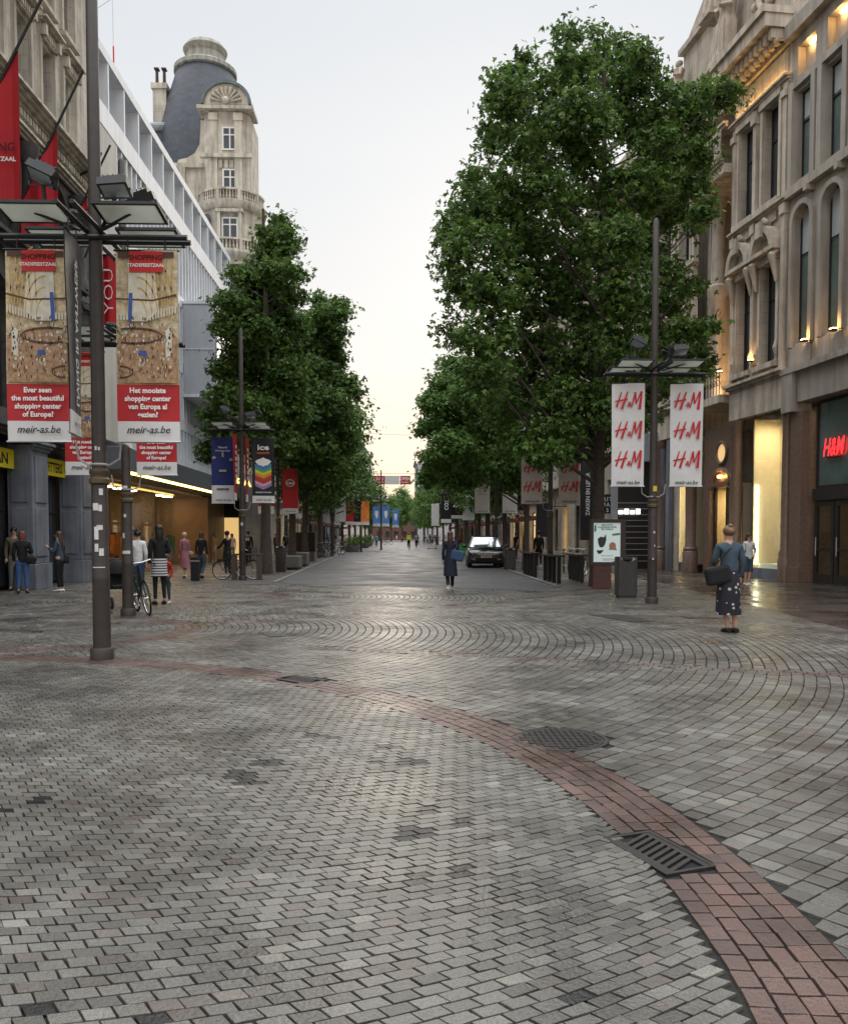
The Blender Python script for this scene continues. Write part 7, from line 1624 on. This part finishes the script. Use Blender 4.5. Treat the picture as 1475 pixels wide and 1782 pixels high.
# wooden bicycle stand at left, black racks at right
p = W(408, 1009); p2_ = W(454, 1008); o = thing('bicycle_stand', 'brown timber bicycle stand of two posts and a top rail', 'bicycle stand', ((p.x + p2_.x) / 2, p.y, 0)); hw = (p2_.x - p.x) / 2; m_tim = M('weathered_timber', (.085, .065, .05), .8, .2, 10)
for s in (-1, 1): mb = MB(); mb.box(s * hw - .09, s * hw + .09, -.08, .08, 0, .85); mb.build('post', m_tim, o, bevel=.01)
mb = MB(); mb.box(-hw - .12, hw + .12, -.09, .09, .853, .92); mb.build('rail', m_tim, o, bevel=.01)
def rack(pxa, pya, pxb, pyb, n, lab):
    a, b = W(pxa, pya), W(pxb, pyb); o = thing('bicycle_rack', lab, 'bicycle rack', (a.x, a.y, 0), 0, 'black bicycle racks')
    for k in range(n): t_ = k / (n - 1); x, y = (b.x - a.x) * t_, (b.y - a.y) * t_; mb = MB(); mb.box(x - .06, x + .06, y - .04, y + .04, 0, .86); mb.build('leg', m_black, o)
    d = Vector((b.x - a.x, b.y - a.y, 0)); ang = math.atan2(d.y, d.x); mb = MB(); mb.cbox((d.x / 2, d.y / 2, .89), (d.length + .2, .34, .05), Matrix.Rotation(ang, 3, 'Z')); mb.build('top_plate', m_black, o)
rack(913, 1000, 931, 1005, 4, 'black metal bicycle rack farthest from the poster case, four legs')
rack(948, 1010, 972, 1016, 4, 'black metal bicycle rack in the middle, nearest the camera')
rack(992, 1008, 1012, 1014, 4, 'black metal bicycle rack touching the poster case')
# ---- poster case
A = W(1021, 1022); o = thing('poster_case', 'brown free standing poster case with green bordered museum poster', 'poster case', (at(1048, 932, 25.0).x, 24.4, 0), R(-4)); m_case = M('brown_case', (.05, .033, .028), .5, .2, 8)
Z0, Z1 = .68, 2.02
mb = MB(); mb.box(-.42, .10, -.12, .12, 0, Z0); mb.build('pedestal', M('rusty_pedestal', (.10, .045, .035), .7, .25, 8), o, bevel=.01)
mb = MB(); mb.box(-.50, .50, -.13, .13, Z0, Z0 + .1); mb.box(-.50, .50, -.13, .13, Z1 - .1, Z1); mb.box(-.50, -.42, -.13, .13, Z0 + .1, Z1 - .1); mb.box(.36, .50, -.13, .13, Z0 + .1, Z1 - .1); mb.box(-.42, .36, -.06, .06, Z0 + .1, Z1 - .1); mb.build('frame', m_case, o)
mb = MB(); mb.box(-.415, .355, -.085, -.065, Z0 + .105, Z1 - .105); mb.build('poster', M('poster_paper', (.5, .58, .56), .4, .06, 3, emit=(.7, .85, .82), es=.25), o)
for i, (t_, z) in enumerate((('GROOTSTE', 1.83), ('KONIJNENKNUFFEL', 1.77), ('TER WERELD', 1.71))): txt(o, t_, .062, -.03, z, M('poster_text', (.03, .10, .10), .6), 'poster_lettering', -.09, bold=.002)
mb = MB()
for x, z, a in ((.22, 1.60, .12), (.24, 1.57, .12)): mb.poly([(x - .12, -.09, z - .03), (x + .10, -.09, z - .0), (x + .12, -.09, z + .03), (x - .10, -.09, z)])
for k in range(7): a = k * .45; mb.poly([(.28, -.091, .80), (.28 + .13 * math.cos(a + .8), -.091, .80 + .13 * math.sin(a + .8)), (.28 + .15 * math.cos(a + 1), -.091, .80 + .15 * math.sin(a + 1))])
for k in range(4): mb.poly([(-.41, -.091, 1.8 - k * .04), (-.33, -.091, 1.89 - k * .05), (-.36, -.091, 1.80 - k * .05)])
mb.build('leaf_print', m_grn, o)
mb = MB(); mb.poly([(-.30, -.09, 1.45), (-.22, -.09, 1.52), (-.12, -.09, 1.50), (-.06, -.09, 1.60), (-.05, -.09, 1.42), (-.09, -.09, 1.28), (-.16, -.09, 1.20), (-.24, -.09, 1.22), (-.28, -.09, 1.32)]); mb.poly([(-.33, -.09, 1.12), (-.12, -.09, 1.13), (-.20, -.09, 1.03), (-.28, -.09, 1.02)]); mb.build('animal_print', M('print_dark_grey', (.05, .045, .045), .6), o)
mb = MB(); mb.poly([(.13 + .10 * math.cos(2 * PI * k / 14), -.09, 1.26 + .10 * math.sin(2 * PI * k / 14)) for k in range(14)]); mb.poly([(.02, -.0895, 1.14), (.26, -.0895, 1.13), (.22, -.0895, 1.22), (.06, -.0895, 1.22)]); mb.build('portrait_print', M('print_face', (.45, .22, .15), .6), o)
txt(o, 'GRATIS INGANG', .045, -.03, .95, M('poster_text'), 'poster_lettering', -.09)
mb = MB(); mb.box(-.16, .14, -.09, -.086, .82, .90); mb.build('sponsor_panel', m_pw, o)
# ---- small things
p = W(752, 957); o = thing('electric_scooter', 'dark electric kick scooter parked in mid street on the right', 'scooter', (p.x, p.y, 0), R(20))
mb = MB(); mb.box(-.4, .35, -.07, .07, .12, .17); mb.build('deck', m_black, o); mb = MB(); mb.tube([(.45, 0, .12), (.36, 0, 1.1)], .02, 6); mb.tube([(.36, -.22, 1.1), (.36, .22, 1.1)], .016, 6); mb.build('steering_column', m_black, o)
for x in (-.48, .46): mb = MB(); mb.torus((x, 0, .11), .09, .022, 'y', 16, 6); mb.build('wheel', m_tyre, o)
p = W(806, 972); o = thing('pavement_sign', 'small green sign board standing left of the parked car', 'sign board', (p.x, p.y, 0)); mb = MB(); mb.box(-.25, .25, -.03, .03, .15, 1.0); mb.build('board', M('sign_green', (.05, .30, .06), .5), o); mb = MB(); mb.box(-.22, -.18, -.02, .02, 0, .15); mb.box(.18, .22, -.02, .02, 0, .15); mb.build('feet', m_black, o)
for i, (px, py, d, w_, h_, c_, lab) in enumerate(((945, 905, 55, .9, 2.2, (.03, .03, .035), 'tall dark hanging shop sign beside the pinkish banners'), (1022, 860, 46, .8, 5.0, (.03, .028, .028), 'tall black vertical shop sign with white lettering'), (1056, 877, 40, 1.0, .9, (.02, .02, .02), 'small square black shop sign reading RITUALS'))):
    p = at(px, py, d); o = thing('hanging_sign', lab, 'sign', (p.x, d, p.z)); mb = MB(); mb.box(-w_ / 2, w_ / 2, -.06, .06, -h_ / 2, h_ / 2); mb.build('board', M('sign_%d' % i, c_, .4), o, bevel=.01); mb = MB(); mb.tube([(w_ / 2, 0, h_ * .4), (3.5, 0, h_ * .4)], .03, 6); mb.build('bracket', m_black, o)
    if i == 2:
        for k, t_ in enumerate(('RIT', 'UAL', 'S')): txt(o, t_, .26, 0, .14 - .26 * k, m_pw, yo=-.07, bold=.008, sp=1.3)
    if i == 1: mb = MB(); v, f = text_geo('ZAKKEN EN LEDER', .3, bold=.006); mb.add([(-y + .1, -.07, x * .9) for x, y in v], f); mb.build('lettering', m_pw, o)
# dark shop with lit shelves between column and bank (photo x 1095-1140)
d = 39; p = at(1112, 900, d); o = thing('shop_entrance', 'dark shop entrance with metal shutter bars and white pillars behind the poster case', 'shop front', (p.x, d, 0))
mb = MB(); mb.box(-1.3, -1.05, -.15, .15, 0, 5.0); mb.box(.75, 1.0, -.15, .15, 0, 5.0); mb.box(-1.3, 1.0, -.15, .15, 5.003, 6.2); mb.build('pillar_frame', M('pale_blue_stone', (.27, .29, .33), .6, .15, 2), o)
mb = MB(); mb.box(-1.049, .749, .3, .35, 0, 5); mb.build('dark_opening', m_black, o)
mb = MB()
for k in range(11): mb.box(-1.04, .74, .1, .13, .35 + k * .27, .38 + k * .27)
mb.build('shutter', m_steel, o)
mb = MB(); [mb.box(-.95 + .27 * q, -.75 + .27 * q, .06, .09, 2.55, 2.72 + .06 * (q % 2)) for q in range(4)]; mb.build('lit_sign', M('lit_white', (1, 1, 1), emit=(1, 1, 1), es=3), o)
for s in (-1.18, .88): mb = MB(); mb.box(s - .05, s + .05, -.25, -.16, 1.85, 2.05); mb.build('wall_lamp', m_warm, o)
# pandora-like lit shop by left trees
d = 57.8; p = at(405, 900, d)
o = thing('lit_shop_front', 'white jewellery shop front with lit golden doorway under the round tower', 'shop front', (p.x, d - 4.2, 0))
mb = MB(); mb.box(-1.9, -1.5, -.2, 1.8, 0, 4.4); mb.box(1.6, 2.9, -.2, 1.8, 0, 4.4); mb.box(-1.9, 2.9, -.2, 1.8, 4.403, 5.4); mb.build('white_surround', m_whb, o)
mb = MB(); mb.box(-1.49, 1.59, .9, .95, 2.7, 4.4); mb.build('dark_transom', m_black, o)
mb = MB(); mb.box(-1.49, -.9, .9, .95, 0, 2.69); mb.box(1.0, 1.59, .9, .95, 0, 2.69); mb.build('dark_side_panel', m_frame, o)
mb = MB(); mb.box(-.89, .99, 1.3, 1.35, 0, 2.69); mb.build('lit_doorway', M('lit_doorway', (.8, .6, .3), emit=(1, .66, .25), es=.6), o)
mb = MB(); put_text(mb, 'PANDORA', .75, (.2, -.25, 4.6), (1, 0, 0), (0, 0, 1), bold=.01); mb.build('lettering', M('gold_letters', (.9, .6, .1), emit=(1, .7, .2), es=2), o)

# roof mast and thin wires
d = 33; b = at(193, 96, d); tp = at(190, -60, d)
o = thing('roof_mast', 'thin white roof mast with red foot on the modern building, beside the big lamp post', 'mast', (-12.5, d, 18.6))
k_ = -12.5 / b.x; X_, Y_ = b.x * 1, d
mb = MB(); mb.cyl((X_, Y_ + .3, 18.9), (X_, Y_ + .3, b.z + .5), .03, n=8); mb.build('red_foot', m_rp, o, world=True)
mb = MB(); mb.cyl((X_, Y_ + .3, b.z + .5), (X_ - .02, Y_ + .3, tp.z), .016, n=8); mb.build('mast_pole', m_white, o, world=True)
for i, (d, py, lab) in enumerate(((130, 756, 'thin cable strung across the street just above the far trees'), (26, -8, 'thin cable running from the ornate cornice up over the street'))):
    a, c_ = (at(600, py - 4, d), at(800, py, d)) if i == 0 else (at(158, 22, 27), at(330, -120, 34))
    mb = MB(); mb.tube([a, a.lerp(c_, .5) + Vector((0, 0, -.25)), c_], .02 if i == 0 else .008, 4); tag(mb.build('cable', m_black), lab, 'cable')
